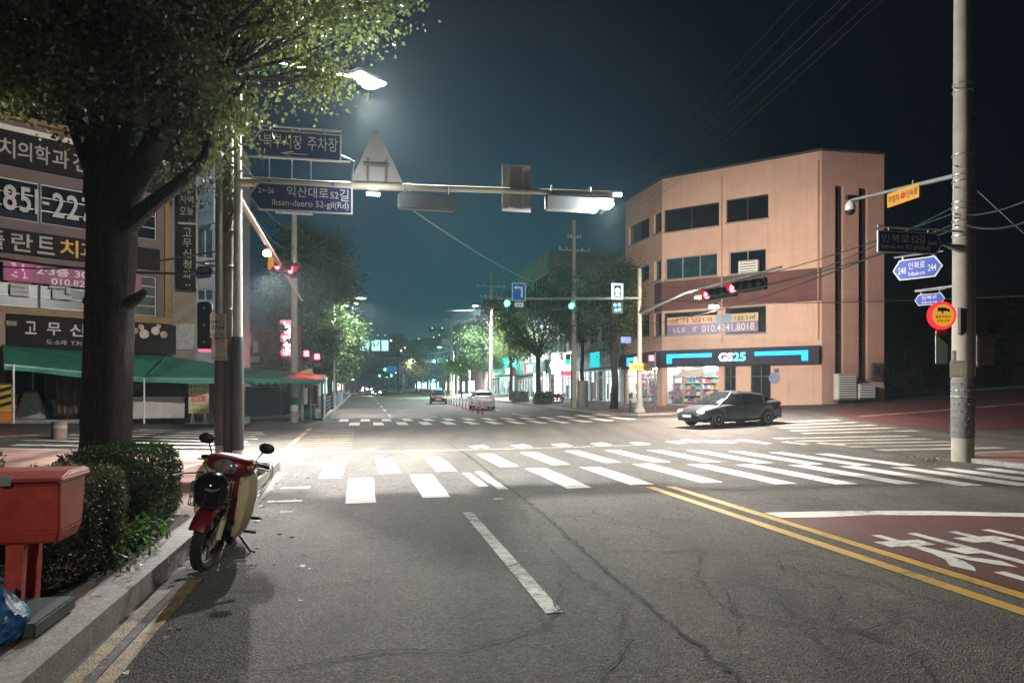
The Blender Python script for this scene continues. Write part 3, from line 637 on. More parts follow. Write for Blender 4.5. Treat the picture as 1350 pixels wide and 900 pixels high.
# shop interior: lit room with shelves, glazed front
E_CEIL = emit('shop ceiling light', (.95, 1, 1), 26.0)
M_SHOPW = mat('shop interior white', (.75, .77, .76), .6)
def shop_room(fr, h, depth, seed, z0):
    bm = B(); a, b_, c, d = h; c = z0
    for p in (((a,depth,c),(b_,depth,c),(b_,depth,d),(a,depth,d)), ((a,.23,c),(a,depth,c),(a,depth,d),(a,.23,d)), ((b_,.23,c),(b_,depth,c),(b_,depth,d),(b_,.23,d)), ((a,.23,d),(b_,.23,d),(b_,depth,d),(a,depth,d)), ((a,.0,c),(b_,.0,c),(b_,depth,c),(a,depth,c))):
        bm.faces.new([bm.verts.new(v) for v in p])
    on(obj('interior', bm, M_SHOPW, cs, recalc=False), fr)
    bm = B(); n = max(1, int((b_-a)/1.3))
    for i in range(n): x = a+(b_-a)*(i+.5)/n; box(bm, x-.25, x+.25, .5, depth-.3, d-.08, d-.03)
    on(obj('ceiling_light', bm, E_CEIL, cs), fr)
    r = random.Random(seed); cols = [(.55,.08,.06),(.06,.2,.5),(.7,.55,.1),(.1,.4,.15),(.7,.7,.7),(.5,.25,.45),(.75,.35,.1),(.1,.35,.5)]
    bms = [B() for _ in cols]; sh = B()
    for k in range(5):
        z = c+.25+k*.42
        box(sh, a+.1, b_-.1, depth-.75, depth-.05, z-.05, z-.02)
        x = a+.15
        while x < b_-.3:
            w_ = r.uniform(.08, .26); hh = r.uniform(.16, .33); box(bms[r.randrange(len(cols))], x, x+w_, depth-.72-r.random()*.03, depth-.4, z-.018, z+hh); x += w_+.01
    s = on(obj('shelf', sh, M_SHOPW, cs), fr)
    for q, cl in zip(bms, cols): obj('goods', q, mat('goods %.2f %.2f' % cl[:2], cl, .5), s)
shop_room(fF, shop, 1.9, 3, z_sh+.02); shop_room(fC, shopC, 1.9, 4, gz(*st_of(9, 50))+.15)
M_CLEAR = bpy.data.materials.new('clear shop glass'); M_CLEAR.use_nodes = True; _n = M_CLEAR.node_tree; _n.nodes.clear()
_o = _n.nodes.new('ShaderNodeOutputMaterial'); _t = _n.nodes.new('ShaderNodeBsdfTransparent'); _g = _n.nodes.new('ShaderNodeBsdfGlossy'); _m = _n.nodes.new('ShaderNodeMixShader')
_g.inputs['Roughness'].default_value = .03; _m.inputs[0].default_value = .07; _n.links.new(_t.outputs[0], _m.inputs[1]); _n.links.new(_g.outputs[0], _m.inputs[2]); _n.links.new(_m.outputs[0], _o.inputs[0])
def shopfront(fr, h, cols, z0, sticker=None):
    a, b_, c, d = h; c = z0; bm = B(); box(bm, a, b_, .1, .112, c, d); g = on(obj('shop_window', bm, M_CLEAR, cs), fr)
    bm = B(); ww = .05
    for i in range(cols+1): x = a+(b_-a)*i/cols; box(bm, x-ww, x+ww, .06, .15, c, d)
    zz = d-.55; box(bm, a+.05, b_-.05, .065, .145, zz-.03, zz+.03)
    box(bm, a+.05, b_-.05, .065, .145, c, c+.12); obj('mullion_frame', bm, M_ALU, g)
    bm = B(); r = random.Random(int(a*100)+5)
    for i in range(7): x = r.uniform(a+.1, b_-.7); z = r.uniform(c+.3, d-1.2); box(bm, x, x+r.uniform(.25, .55), .116, .12, z, z+r.uniform(.3, .6))
    obj('poster', bm, mat('shop poster', (.62, .5, .62), .6, var=.6, scale=4), g)
shopfront(fF, shop, 3, z_sh+.02); shopfront(fC, shopC, 3, gz(*st_of(9, 50))+.15)
bx('shop_awning_box', fF, M_CREAM, cs, shop[0]+1.1, shop[1]-1.0, -.25, .05, shop[3]-.62, shop[3]-.18)
for h in (door1, door2):
    a, b_, c, d = h; bm = B(); box(bm, a+.002, b_-.002, .18, .21, z_sh, d-.002); dd = on(obj('door', bm, M_GLASSD, cs), fF)
    bm = B(); box(bm, (a+b_)/2-.03, (a+b_)/2+.03, .14, .178, z_sh, d-.01); box(bm, a, b_, .14, .178, d-.7, d-.64); obj('door_frame', bm, M_DFRAME, dd)
bm = B(); lathe(bm, [(.32, 0), (.32, .06)], 24, Matrix.Translation((fF.uv(1021, 500)[0], -.02, fF.uv(1021, 498)[1])) @ Matrix.Rotation(rad(90), 4, 'X')); on(obj('round_plaque', bm, mat('plaque blue', (.18, .22, .36), .5), cs), fF)
bx('number_plate', fF, M_DFRAME, cs, fF.uv(1021, 488)[0], fF.uv(1027, 488)[0], -.03, -.003, fF.uv(1021, 491)[1], fF.uv(1021, 486)[1])
# banner hung in front of the second floor windows
ba = rp(fF, 880, 1000, 419, 440, 0, 880); M_BAN = mat('banner yellow', (.62, .50, .28), .7); M_BANP = mat('banner mauve', (.26, .19, .34), .7)
bn = tag(on(obj('banner', (lambda b: (box(b, ba[0], ba[1], -.06, -.05, ba[2]+.55, ba[3]), b)[1])(B()), M_BAN), fF), 'yellow and mauve rental banner across the second floor windows of the peach building', 'banner')
bm = B(); box(bm, ba[0], ba[1], -.058, -.05, ba[2]-.1, ba[2]+.548); obj('lower_strip', bm, M_BANP, bn)
M_RED = mat('sign red', (.55, .035, .03), .6); M_DKTXT = mat('dark lettering', (.02, .02, .025), .6); M_PALE = mat('pale lettering', (.72, .70, .68), .6)
BL = ba[1]-ba[0]; zz0, zz1 = ba[2]+.64, ba[3]-.1
for i, ch in enumerate('상가임대'): txt(bn, ch, M_RED, ba[0]+BL*(.03+.125*i), ba[0]+BL*(.03+.125*i+.105), zz0, zz1, -.062, .004, .02)
bm = B()
for q in (.60, .68): lathe(bm, [(.30, 0), (.30, .012)], 24, Matrix.Translation((ba[0]+BL*q, -.061, (zz0+zz1)/2)) @ Matrix.Rotation(rad(90), 4, 'X'))
obj('disc', bm, mat('banner disc', (.25, .32, .38), .6), bn)
txt(bn, '122.1㎡', M_DKTXT, ba[0]+BL*.755, ba[0]+BL*.975, zz0, zz1, -.062, .004, .015)
txt(bn, '010.4241.8018', M_PALE, ba[0]+BL*.40, ba[0]+BL*.96, ba[2], ba[2]+.45, -.060, .004, .01)
scribble(bn, M_PALE, ba[0]+BL*.03, ba[0]+BL*.38, [ba[2]+.02], .38, -.060, 5)
# things fixed to the corner building
def aircon(fr, x0, x1, z0, z1, label, off=.55, fans=2):
    c = fr.w((x0+x1)/2, z0, off); t = thing('air_conditioner', label, 'air conditioner', tuple(c), fr.a, 'outdoor air conditioner units'); w_ = (x1-x0)/2; h = z1-z0
    bm = B(); box(bm, -w_, w_, -.2, .25, 0, h, .02); obj('casing', bm, M_WPAINT, t)
    bm = B()
    k = max(3, int(h/.13))
    for i in range(k): z = .06+(h-.12)*i/(k-1); box(bm, -w_+.08, w_-.08, -.222, -.2, z-.025, z+.02)
    obj('grille', bm, mat('grille dark', (.06, .06, .06), .6), t)
    bm = B(); box(bm, -w_+.05, -w_+.11, -.15, .5, -.1, -.004); box(bm, w_-.11, w_-.05, -.15, .5, -.1, -.004); obj('bracket', bm, M_STEEL, t)
    return t
h = rp(fR, 1103, 1127, 493, 526, .6); aircon(fR, *h, 'tall white air conditioner at the foot of the peach side wall')
h = rp(fR, 1131, 1152, 506, 525, .6); aircon(fR, *h, 'small low air conditioner beside the taller one on the peach side wall')
h = rp(fF, 975, 1000, 345, 361, .5); aircon(fF, *h, 'rusty air conditioner hung below the third floor window')
h = rp(fR, 1150, 1163, 478, 501, .2)
mb = thing('meter_box', 'grey meter box on the far end of the peach side wall', 'meter box', tuple(fR.w((h[0]+h[1])/2, h[2])), fR.a); bm = B(); w_ = (h[1]-h[0])/2; box(bm, -w_, w_, -.22, -.005, 0, h[3]-h[2], .02); obj('casing', bm, mat('meter grey', (.12, .11, .11), .6), mb)
bm = B(); box(bm, -w_*.6, w_*.6, -.235, -.221, (h[3]-h[2])*.3, (h[3]-h[2])*.8); obj('door', bm, M_DFRAME, mb)

# ---- row of buildings beyond it along the right pavement
fRow = Fr(SV*19.3+TV*120, math.atan2(-TV.y, -TV.x)); fEnd = lambda t, s=19.3: Fr(SV*s+TV*t, TH)
def tt(t): return 120-t                              # distance along the row -> local x
M_WHITEW = mat('bluish white render', (.46, .50, .56), .8, var=.08, scale=.7, dirt=.3); M_GREYW = mat('grey render', (.30, .31, .30), .85, var=.1, scale=.6, dirt=.35)
M_BROWNW = mat('brown render', (.16, .12, .11), .85, dirt=.3); M_TEAL = mat('teal fascia', (.06, .22, .24), .5, var=.2, scale=.8); M_DGREY = mat('dark grey panel', (.06, .06, .07), .5)
E_SHOP = emit('lit shop interior', (.75, 1.0, 1.0), .9); E_SIGNW = emit('lit sign white', (.95, 1, 1), 4.5); E_SIGNR = emit('lit sign red', (1, .04, .06), 3.0); E_TUBE = emit('tube light', (1, 1, 1), 9.0); E_TEALS = emit('teal lit sign', (.02, .55, .6), 1.0)
def row_building(label, t0, t1, ztop, m, wins, end=True, depth=10, nm='shop_building'):
    g0 = gz(19.3, t0); T = thing(nm, label, 'building', tuple(R(19.3, t0)), 0)
    x0, x1 = tt(t1), tt(t0); bm = B(); wall_holes(bm, x0, x1, g0-.5, ztop, wins, 0, .15); on(obj('wall', bm, m, T, recalc=False), fRow)
    fe = fEnd(t0); bm = B(); box(bm, 0.006, depth, 0.0, .3, g0-.5, ztop); on(obj('end_wall', bm, m, T), fe)
    bm = B(); box(bm, 0.0, depth, 0.3, t1-t0, ztop-.3, ztop-.05); on(obj('roof', bm, M_CONC, T), fe)
    bm = B(); box(bm, x0, x1, -.08, .18, ztop+.002, ztop+.12); on(obj('parapet_cap', bm, M_CONC, T), fRow)
    for h in wins: on(window(T, h, max(1, round((h[1]-h[0])/1.3)), 1, M_GLASSB, M_ALU, 0, .14, .06), fRow)
    return T
def wrow(t0, t1, n, z0, z1, gap=.35): L_ = (t1-t0)/n; return [(tt(t0+L_*(i+1)-gap), tt(t0+L_*i+gap), z0, z1) for i in range(n)]
Tw = row_building('bluish white three storey building with teal shop front', 50.2, 61.8, 11.6, M_WHITEW, wrow(50.2, 61.8, 4, 5.6, 7.2)+wrow(50.2, 61.8, 4, 8.6, 10.2))
Tm = row_building('low grey shop building between the white and the tall grey building', 62.0, 71.8, 8.2, M_GREYW, wrow(62, 71.8, 3, 5.4, 7.0))
Tg = row_building('tall grey building with bare side wall and dark window bands', 72.0, 87.5, 16.3, M_GREYW, wrow(72, 87.5, 2, 5.6, 7.2, .6)+wrow(72, 87.5, 2, 8.8, 10.4, .6)+wrow(72, 87.5, 2, 12.2, 14.2, .6))
Tb = row_building('two storey brown building behind the small street trees', 88.0, 112.0, 7.5, M_BROWNW, wrow(88, 112, 5, 4.6, 6.2))
def bxr(T, name, m, t0, t1, y0, y1, z0, z1, bev=0.0): return bx(name, fRow, m, T, tt(t1), tt(t0), y0, y1, z0, z1, bev)
g5 = gz(19.3, 55)+.13
# white building: teal fascia, lit glazing
bxr(Tw, 'fascia', M_TEAL, 50.4, 61.7, -.35, -.005, g5+2.75, g5+4.2, .02)
bxr(Tw, 'fascia_panel', E_TEALS, 54.8, 57.2, -.372, -.352, g5+2.85, g5+4.1)
on(scribble(Tw, M_PALE, tt(61.2), tt(57.8), [g5+3.2], .6, -.353, 3), fRow); on(scribble(Tw, M_PALE, tt(54.4), tt(50.9), [g5+3.2], .55, -.353, 4), fRow)
def glazing(T, t0, t1, z1, cols, lit=True, g=None):
    g = g5 if g is None else g
    p = bxr(T, 'shop_window', E_SHOP if lit else M_GLASSD, t0, t1, -.03, -.005, g+.1, g+z1)
    bm = B(); x0, x1 = tt(t1), tt(t0)
    for i in range(cols+1): x = x0+(x1-x0)*i/cols; box(bm, x-.05, x+.05, -.1, -.032, g, g+z1)
    box(bm, x0, x1, -.095, -.034, g+z1-.08, g+z1); box(bm, x0, x1, -.095, -.034, g+2.0, g+2.06); obj('mullion_frame', bm, M_ALU, p)
    r = random.Random(int(t0*10))
    for i in range(int((x1-x0)*2)): bm = B(); x = r.uniform(x0, x1-.7); z = g+.1+r.random()*.2; box(bm, x, x+r.uniform(.2, .7), -.05-.001*i, -.032, z, z+r.uniform(.4, 1.6)); obj('display', bm, mat('shop display', (.05, .09, .12), .6, var=.8, scale=1.5), p)
glazing(Tw, 50.9, 54.2, 2.6, 4, True); glazing(Tw, 54.8, 58.0, 2.6, 3, False); glazing(Tw, 58.4, 61.4, 2.6, 3, True)
bxr(Tw, 'door', M_WPAINT, 54.3, 54.75, -.12, -.005, g5, g5+2.5)
bxr(Tw, 'sign_panel', mat('ochre panel', (.4, .33, .12), .6), 60.4, 61.6, -.42, -.36, g5+1.1, g5+2.0)
g6 = gz(19.3, 66)+.13
bxr(Tm, 'fascia', M_DGREY, 62.2, 71.6, -.3, -.005, g6+2.8, g6+4.0)
bxr(Tm, 'lit_sign', E_SIGNW, 62.6, 65.4, -.36, -.302, g6+2.7, g6+4.4); bxr(Tm, 'lit_sign', E_SIGNW, 67.6, 69.6, -.36, -.302, g6+2.5, g6+4.6)
bxr(Tm, 'red_awning', E_SIGNR, 63.0, 65.2, -.7, -.37, g6+2.3, g6+2.65)
glazing(Tm, 62.4, 65.6, 2.3, 3, True, g6); glazing(Tm, 66.5, 71, 2.3, 4, False, g6)
for t in (62.25, 66.1): bxr(Tm, 'tube_light', E_TUBE, t, t+.22, -.42, -.36, g6+.4, g6+3.0)
g7 = gz(19.3, 78)+.13
bxr(Tg, 'fascia', M_DGREY, 72.2, 87, -.3, -.005, g7+2.6, g7+4.0); bxr(Tg, 'lit_sign', E_SIGNW, 78.2, 80.8, -.36, -.302, g7+2.9, g7+3.6); bxr(Tg, 'red_sign', E_SIGNR, 80.9, 82.2, -.36, -.302, g7+2.8, g7+3.7)
for t in (72.4, 76.6): bxr(Tg, 'tube_light', E_TUBE, t, t+.3, -.42, -.36, g7+.3, g7+2.7)
glazing(Tg, 73, 76, 2.3, 3, False, g7); glazing(Tg, 77.5, 86, 2.3, 6, False, g7)
g8 = gz(19.3, 98)+.13
glazing(Tb, 89, 99, 2.5, 7, True, g8); bxr(Tb, 'fascia', M_RED, 89, 104, -.3, -.005, g8+2.7, g8+3.6); bxr(Tb, 'lit_sign', E_SIGNW, 91, 93, -.36, -.302, g8+2.75, g8+3.5)
glazing(Tb, 100, 111, 2.5, 7, False, g8)
# more blocks far down both sides
for i, (s, t, w_, d, h, sg) in enumerate([(19.3, 114, 12, 26, 9, 1), (19.3, 142, 12, 30, 14, 1), (19.5, 175, 12, 40, 10, 1), (19.5, 218, 14, 50, 16, 1), (-6.5, 96, 12, 24, 9, -1), (-6.5, 122, 12, 28, 12, -1), (-6.5, 152, 12, 40, 9, -1), (-6.5, 195, 14, 60, 13, -1)]):
    side = 'right' if sg > 0 else 'left'
    T = thing('roadside_block', ['two storey dark block beyond the brown building', 'tall dark block behind the far green signals', 'low dark block far along the main road', 'tall block at the end of the right-hand row', 'dark two storey block beyond the left street trees', 'three storey dark block past the guard fence', 'low block before the footbridge on the left', 'far block beyond the footbridge on the left'][i], 'building', tuple(R(s, t)), TH)
    g = 0; bm = B(); xa, xb = (0, w_) if sg > 0 else (-w_, 0); box(bm, xa, xb, 0, d, -1, h); obj('wall', bm, [M_BROWNW, M_GREYW, M_DGREY][i % 3], T)
    xf = 0; wb = B(); r = random.Random(i)
    for fl in range(1, int(h/3.2)):
        for k in range(int(d/3)): box(wb, xf-.03*sg if sg > 0 else -.0, xf+.0 if sg > 0 else .03, .8+k*3, 2.6+k*3, fl*3.2+.9, fl*3.2+2.3)
    for k in range(int(d/4)):
        if r.random() < .75: lb = B(); box(lb, -.06 if sg > 0 else .002, -.002 if sg > 0 else .06, .6+k*4, 3.4+k*4, .4, 2.3 if r.random() < .5 else 3.3); obj('lit_shop_front', lb, emit('far shop light %d' % (i % 3), [(.8, 1, 1), (1, .85, .6), (.5, .95, 1)][i % 3], 2.2), T)
    if wb.verts: obj('window', wb, M_GLASSD, T)
    else: wb.free()

# ---- clinic building on the left
fL = Fr((-18.87, 26, 0), math.atan2(.73, .685)); XE = 6.12
M_TILEL = mat('brownish tile facade', (.125, .088, .076), .7, var=.12, scale=1.2, dirt=.3); M_SIGNB = mat('brown black sign board', (.012, .009, .008), .75, spec=.2); M_YTRIM = mat('ochre trim', (.20, .115, .035), .6)
cl = thing('clinic_building', 'dim brown clinic building with large white window lettering behind the big tree', 'building', (-16, 28.5, gz(-9.5, 31)), 0)
zz = lambda y: fL.uv(0, y)[1]
w3 = [(-5, fL.uv(-55, 500)[0], zz(286), zz(232)), (fL.uv(-52, 500)[0]+.05, fL.uv(52, 500)[0], zz(286), zz(232)), (fL.uv(54, 500)[0], fL.uv(150, 500)[0], zz(286), zz(232)), (fL.uv(153, 500)[0], fL.uv(207, 500)[0], zz(286), zz(232))]
w2 = [(-5, fL.uv(-55, 500)[0], zz(402), zz(342)), (fL.uv(-52, 500)[0]+.05, fL.uv(52, 500)[0], zz(402), zz(342)), (fL.uv(54, 500)[0], fL.uv(150, 500)[0], zz(402), zz(342)), (fL.uv(153, 500)[0], fL.uv(207, 500)[0], zz(402), zz(342))]
zs1 = zz(461); zg = gz(-9.5, 31)+.13
bm = B(); wall_holes(bm, -6, XE, zs1-.2, zz(155), w3+w2, 0, .2); on(obj('wall', bm, M_TILEL, cl, recalc=False), fL)
bm = B(); box(bm, XE, XE+.02, 0, 9, -.5, zz(155)); box(bm, -6, XE, 8, 8.2, -.5, zz(155)); on(obj('side_wall', bm, M_TILEL, cl), fL)
bm = B(); box(bm, -6, XE+.02, 0.02, 9, zz(155)-.3, zz(155)-.02); on(obj('roof', bm, M_CONC, cl), fL)
for h in w3+w2: on(window(cl, h, 1, 4 if h in w2 else 3, M_GLASSD if h in w3 else mat('pale blind glass', (.05, .06, .055), .3, var=.4, scale=1.2), M_ALU, 0, .18, .035), fL)  # lower row of windows gets paler, mottled glass
bx('cornice', fL, M_YTRIM, cl, -6, XE+.1, -.25, .0, zz(155)+.003, zz(150)+.05); bx('cornice', fL, M_CREAM, cl, -6, XE-.2, -.1, -.004, zz(170), zz(163))
bx('sign_board', fL, M_SIGNB, cl, -6, XE-.35, -.16, -.004, zz(216), zz(171)); bx('sign_board', fL, M_SIGNB, cl, -6, XE-.55, -.16, -.004, zz(332), zz(301))
bx('trim_beam', fL, M_YTRIM, cl, -6, XE, -.14, -.004, zz(413), zz(403)); bx('trim_post', fL, M_YTRIM, cl, XE-.33, XE-.08, -.1, -.004, zz(402), zz(218))
M_SLET = mat('sign lettering cream', (.33, .30, .25), .6); M_SLW = mat('window lettering white', (.40, .38, .36), .6); M_SLO = mat('lettering orange', (.62, .30, .04), .6)
ux = lambda p, o=.16: fL.uv(p, 500, o)[0]
for ch, a, b_ in (('치', -2, 20), ('의', 23, 42), ('학', 46, 66), ('과', 69, 91), ('전', 96, 118), ('문', 121, 142)): on(txt(cl, ch, M_SLET, ux(a), ux(b_), zz(207), zz(182), -.163, .02, .012), fL)
for ch, a, b_ in (('8', 4, 22), ('5', 26, 41), ('1', 46, 51), ('-', 56, 65), ('2', 69, 85), ('2', 88, 104), ('7', 108, 123), ('5', 127, 142)): on(txt(cl, ch, M_SLW, ux(a, 0), ux(b_, 0), zz(260 if ch == '-' else 275), zz(256 if ch == '-' else 241), .03, .03, .018), fL)
on(txt(cl, '(063)', M_SLW, ux(-62, 0), ux(-4, 0), zz(275), zz(241), .03, .03, .03), fL)
for ch, a, b_, m in (('임', -43, -24, M_SLET), ('플', -20, 6, M_SLET), ('란', 15, 43, M_SLET), ('트', 49, 72, M_SLET), ('치', 79, 103, M_SLO), ('과', 106, 130, M_SLO)): on(txt(cl, ch, m, ux(a), ux(b_), zz(329), zz(305), -.163, .02, .012), fL)
for ch, a, b_ in (('플', 10, 42), ('란', 65, 98), ('트', 112, 142)): on(txt(cl, ch, M_SLW, ux(a, 0), ux(b_, 0), zz(388), zz(350), .03, .03, .03), fL)
# shop level: recess, shutters, black shop sign
bm = B(); box(bm, -6, XE, 1.6, 1.7, -.3, zs1); on(obj('shop_wall', bm, M_DGREY, cl), fL)
sb = bx('shop_sign', fL, M_SIGNB, cl, ux(8), XE+.05, -.3, -.004, zs1+.05, zz(415)); M_SHS = mat('shop sign lettering', (.62, .50, .53), .6)
for ch, a, b_ in (('고', 33, 48), ('무', 62, 80), ('신', 92, 112)): txt(sb, ch, M_SHS, ux(a, .3), ux(b_, .3), zz(439), zz(422), -.303, .02, .012)
txt(sb, '도·소매  T.915-', M_SLW, ux(61, .3), ux(116, .3), zz(452), zz(445), -.303, .01, .01)
bm = B(); 
for i, (p, y, r_) in enumerate([(178, 436, .13), (190, 440, .2), (205, 436, .18), (216, 441, .15), (186, 431, .12), (209, 430, .1)]): lathe(bm, [(r_, 0), (r_*.9, .02)], 14, Matrix.Translation((ux(p, .3), -.303, fL.uv(p, y, .3)[1])) @ Matrix.Rotation(rad(90), 4, 'X'))
obj('flower_motif', bm, mat('flower motif', (.5, .38, .34), .6, var=.5, scale=2.5), sb)
bx('sign_tag', fL, mat('tag green', (.16, .17, .08), .6), cl, ux(8, .31), ux(22, .31), -.315, -.301, zz(429), zz(423))
bx('pier', fL, mat('pier pinkish', (.30, .2, .17), .8), cl, -.5, ux(7), -.2, 1.6, -.3, zz(412))
bx('shop_door', fL, M_GLASSD, cl, ux(30), ux(72), 1.2, 1.25, zg, zs1-.1); bx('door_post', fL, M_STEEL, cl, ux(54), ux(56), 1.1, 1.19, zg, zs1-.1)
# pink banner across the windows
pb = bx('banner', fL, mat('pink banner', (.30, .10, .16), .7, var=.15), None, ux(4, .1), ux(186, .1), -.12, -.1, zz(371)+.05, zz(342)); tag(pb, 'pink rental banner with a phone number hung over the clinic windows', 'banner')
M_PKT = mat('pink banner lettering', (.72, .62, .66), .6); M_PKD = mat('pink banner deep block', (.45, .05, .2), .6)
txt(pb, '2·3층 30평', M_PKT, ux(48, .13), ux(132, .13), zz(357), zz(345), -.123, .004, .015); txt(pb, '010.822', M_PKT, ux(68, .13), ux(120, .13), zz(369), zz(360), -.123, .004, .012)
bm = B(); box(bm, ux(10, .12), ux(44, .12), -.125, -.121, zz(368), zz(345)); k_ = obj('block', bm, M_PKD, pb); scribble(k_, M_PKT, ux(12, .12), ux(42, .12), [zz(356), zz(366)], .32, -.126, 9)

# ---- narrow building beside it, with projecting signs
fN = Fr(at(222, 500, 31.2).xy.to_3d(), TH); na = fN.uv(225, 400)[0]; nb = fN.uv(318, 400)[0]
nbd = thing('narrow_building', 'narrow white tiled building with beige brick base between the clinic and the low shops', 'building', tuple(R(-6.5, 33.5)), 0)
NZ = fN.uv(320, 190)[1]; hN = [rp(fN, 259, 281, 380, 396), rp(fN, 259, 281, 300, 340), rp(fN, 288, 300, 360, 395)]
bm = B(); wall_holes(bm, na, nb, -.3, NZ, hN, 0, .15); box(bm, nb-.02, nb, .02, 2.6, -.3, NZ); on(obj('wall', bm, mat('white tile', (.26, .28, .31), .6, var=.1, scale=1.5, dirt=.3), nbd, recalc=False), fN)
for h in hN: on(window(nbd, h, 2, 1, M_GLASSB, M_ALU, 0, .14, .05), fN)
bm = B(); box(bm, na, nb-.02, .02, 2.6, NZ-.3, NZ-.05); on(obj('roof', bm, M_CONC, nbd), fN)
bx('brick_base', fN, M_BEIGEBR, nbd, na, fN.uv(258, 400)[0], -.06, -.004, 2.2, fN.uv(240, 378)[1])
bx('grey_panel', fN, mat('grey plate', (.36, .35, .33), .6, var=.2, scale=6), nbd, fN.uv(227, 440)[0], fN.uv(257, 440)[0], -.14, -.065, fN.uv(240, 461)[1], fN.uv(240, 427)[1])
bm = B(); tube(bm, [(nb-.6, -.05, .2), (nb-.6, -.05, NZ-.3)], .05, 8); on(obj('drain_pipe', bm, M_WPAINT, nbd), fN)
q = rp(fN, 235, 259, 222, 381, .4); vs_ = thing('projecting_sign', 'tall black vertical shop sign with white characters beside the clinic', 'sign', tuple(fN.w((q[0]+q[1])/2, q[2], .4)), TH)
hw, hh = (q[1]-q[0])/2, q[3]-q[2]; bm = B(); box(bm, -hw, hw, -.1, .1, 0, hh, .015); obj('panel', bm, M_SIGNB, vs_)
bm = B(); box(bm, hw+.002, hw+.05, -.11, .11, 0, hh); box(bm, -hw, hw, -.115, -.102, hh*.535, hh*.55); obj('edge_frame', bm, M_ALU, vs_)
for i, ch in enumerate('고무신청과'): txt(vs_, ch, M_SLET, -hw*.42, hw*.5, hh*(.435-.088*i), hh*(.435-.088*i+.07), -.103, .008, .006)
scribble(vs_, M_SLET, -hw*.6, hw*.75, [hh*.02], hh*.025, -.103, 2)
for i, ch in enumerate(['희', '정', '지', '오']): txt(vs_, ch, M_SLET, -hw*.75, -hw*.1, hh*(.90-.095*i), hh*(.90-.095*i+.062), -.103, .006, .0)
for i, ch in enumerate(['위', '면', '역', '늘']): txt(vs_, ch, M_SLET, hw*.05, hw*.7, hh*(.90-.095*i), hh*(.90-.095*i+.062), -.103, .006, .0)
fQ = Fr(fN.w(fN.uv(259.5, 300, .3)[0], 0, .3), TH+rad(-48)); q = (0.05, 1.55, fN.uv(262, 300, .3)[1], fN.uv(262, 245, .3)[1])
ps = thing('box_sign', 'pale blue oblique box sign right of the black vertical sign', 'sign', tuple(fQ.w(.8, q[2])), fQ.a); hh = q[3]-q[2]
bm = B(); box(bm, -.72, .72, -.1, .1, 0, hh, .02); obj('box', bm, mat('pale blue sign', (.40, .52, .62), .5, var=.15), ps); scribble(ps, mat('blue sign text', (.12, .2, .4), .6), -.6, .6, [hh*.2, hh*.5, hh*.75], hh*.13, -.103, 11)
# ---- low brown shops further along, with the pink lit sign
fB = Fr(SV*(-13.0)+TV*47.0, TH); a0 = fB.uv(322, 450)[0]; a1 = fB.uv(396, 450)[0]
lb_ = thing('low_brick_shop', 'low brown brick shop behind the green awning with metal roof edge', 'building', tuple(R(-8, 47)), 0); ZB = fB.uv(360, 428)[1]
bm = B(); box(bm, a0, a1, 0, 8, -.3, ZB); on(obj('wall', bm, M_BROWNBR, lb_), fB)
bm = B(); skinloft(bm, [[(a0-.2, -.5, ZB), (a0-.2, 4, ZB+1.6), (a0-.2, 8.3, ZB)], [(a1+.2, -.5, ZB), (a1+.2, 4, ZB+1.6), (a1+.2, 8.3, ZB)]], smooth=False); on(obj('roof', bm, mat('grey metal roof', (.20, .19, .21), .5, .3), lb_), fB)
q = rp(fB, 318, 345, 430, 480, .1); bx('poster_window', fB, mat('poster window dark red', (.13, .03, .03), .5, var=.5, scale=1.2), lb_, q[0], q[1], -.1, -.004, q[2], q[3]); 
bm = B(); box(bm, q[0]+.1, q[1]-.15, -.12, -.101, q[2]+.12, q[2]+.5); box(bm, q[0]+.2, (q[0]+q[1])/2, -.12, -.101, q[2]+1.2, q[2]+1.9); box(bm, (q[0]+q[1])/2+.1, q[1]-.2, -.12, -.101, q[2]+.75, q[2]+1.5); on(obj('poster', bm, mat('poster pale', (.35, .33, .3), .6), lb_), fB)
for p_ in (350, 364): bx('pilaster', fB, M_DFRAME, lb_, fB.uv(p_, 450)[0], fB.uv(p_+2, 450)[0], -.12, -.004, 0, ZB-.3)
q = rp(fB, 370, 386, 422, 469, 1.0); led = thing('led_sign', 'glowing pink and white vertical LED shop sign by the utility pole', 'sign', tuple(fB.w((q[0]+q[1])/2, q[2], 1.0)), TH); hw, hh = (q[1]-q[0])/2, q[3]-q[2]
bm = B(); box(bm, -hw, hw, -.12, .12, 0, hh, .02); obj('panel', bm, emit('pink led panel', (1, .16, .24), 1.5), led)
for i, ch in enumerate('노래연습장'): txt(led, ch, E_SIGNW, -hw*.6, hw*.6, hh*(.80-.19*i), hh*(.80-.19*i+.15), -.123, .01, .03)
bm = B(); box(bm, -hw*.95, hw*.9, -.1, .1, -1.0, -.02); obj('lower_panel', bm, mat('lower sign panel', (.5, .42, .46), .5), led)
bm = B(); box(bm, -hw-.02, hw+.02, .125, 1.0, hh*.7, hh*.75); box(bm, -hw, hw, .125, 1.0, hh*.1, hh*.15); obj('bracket', bm, M_STEEL, led)
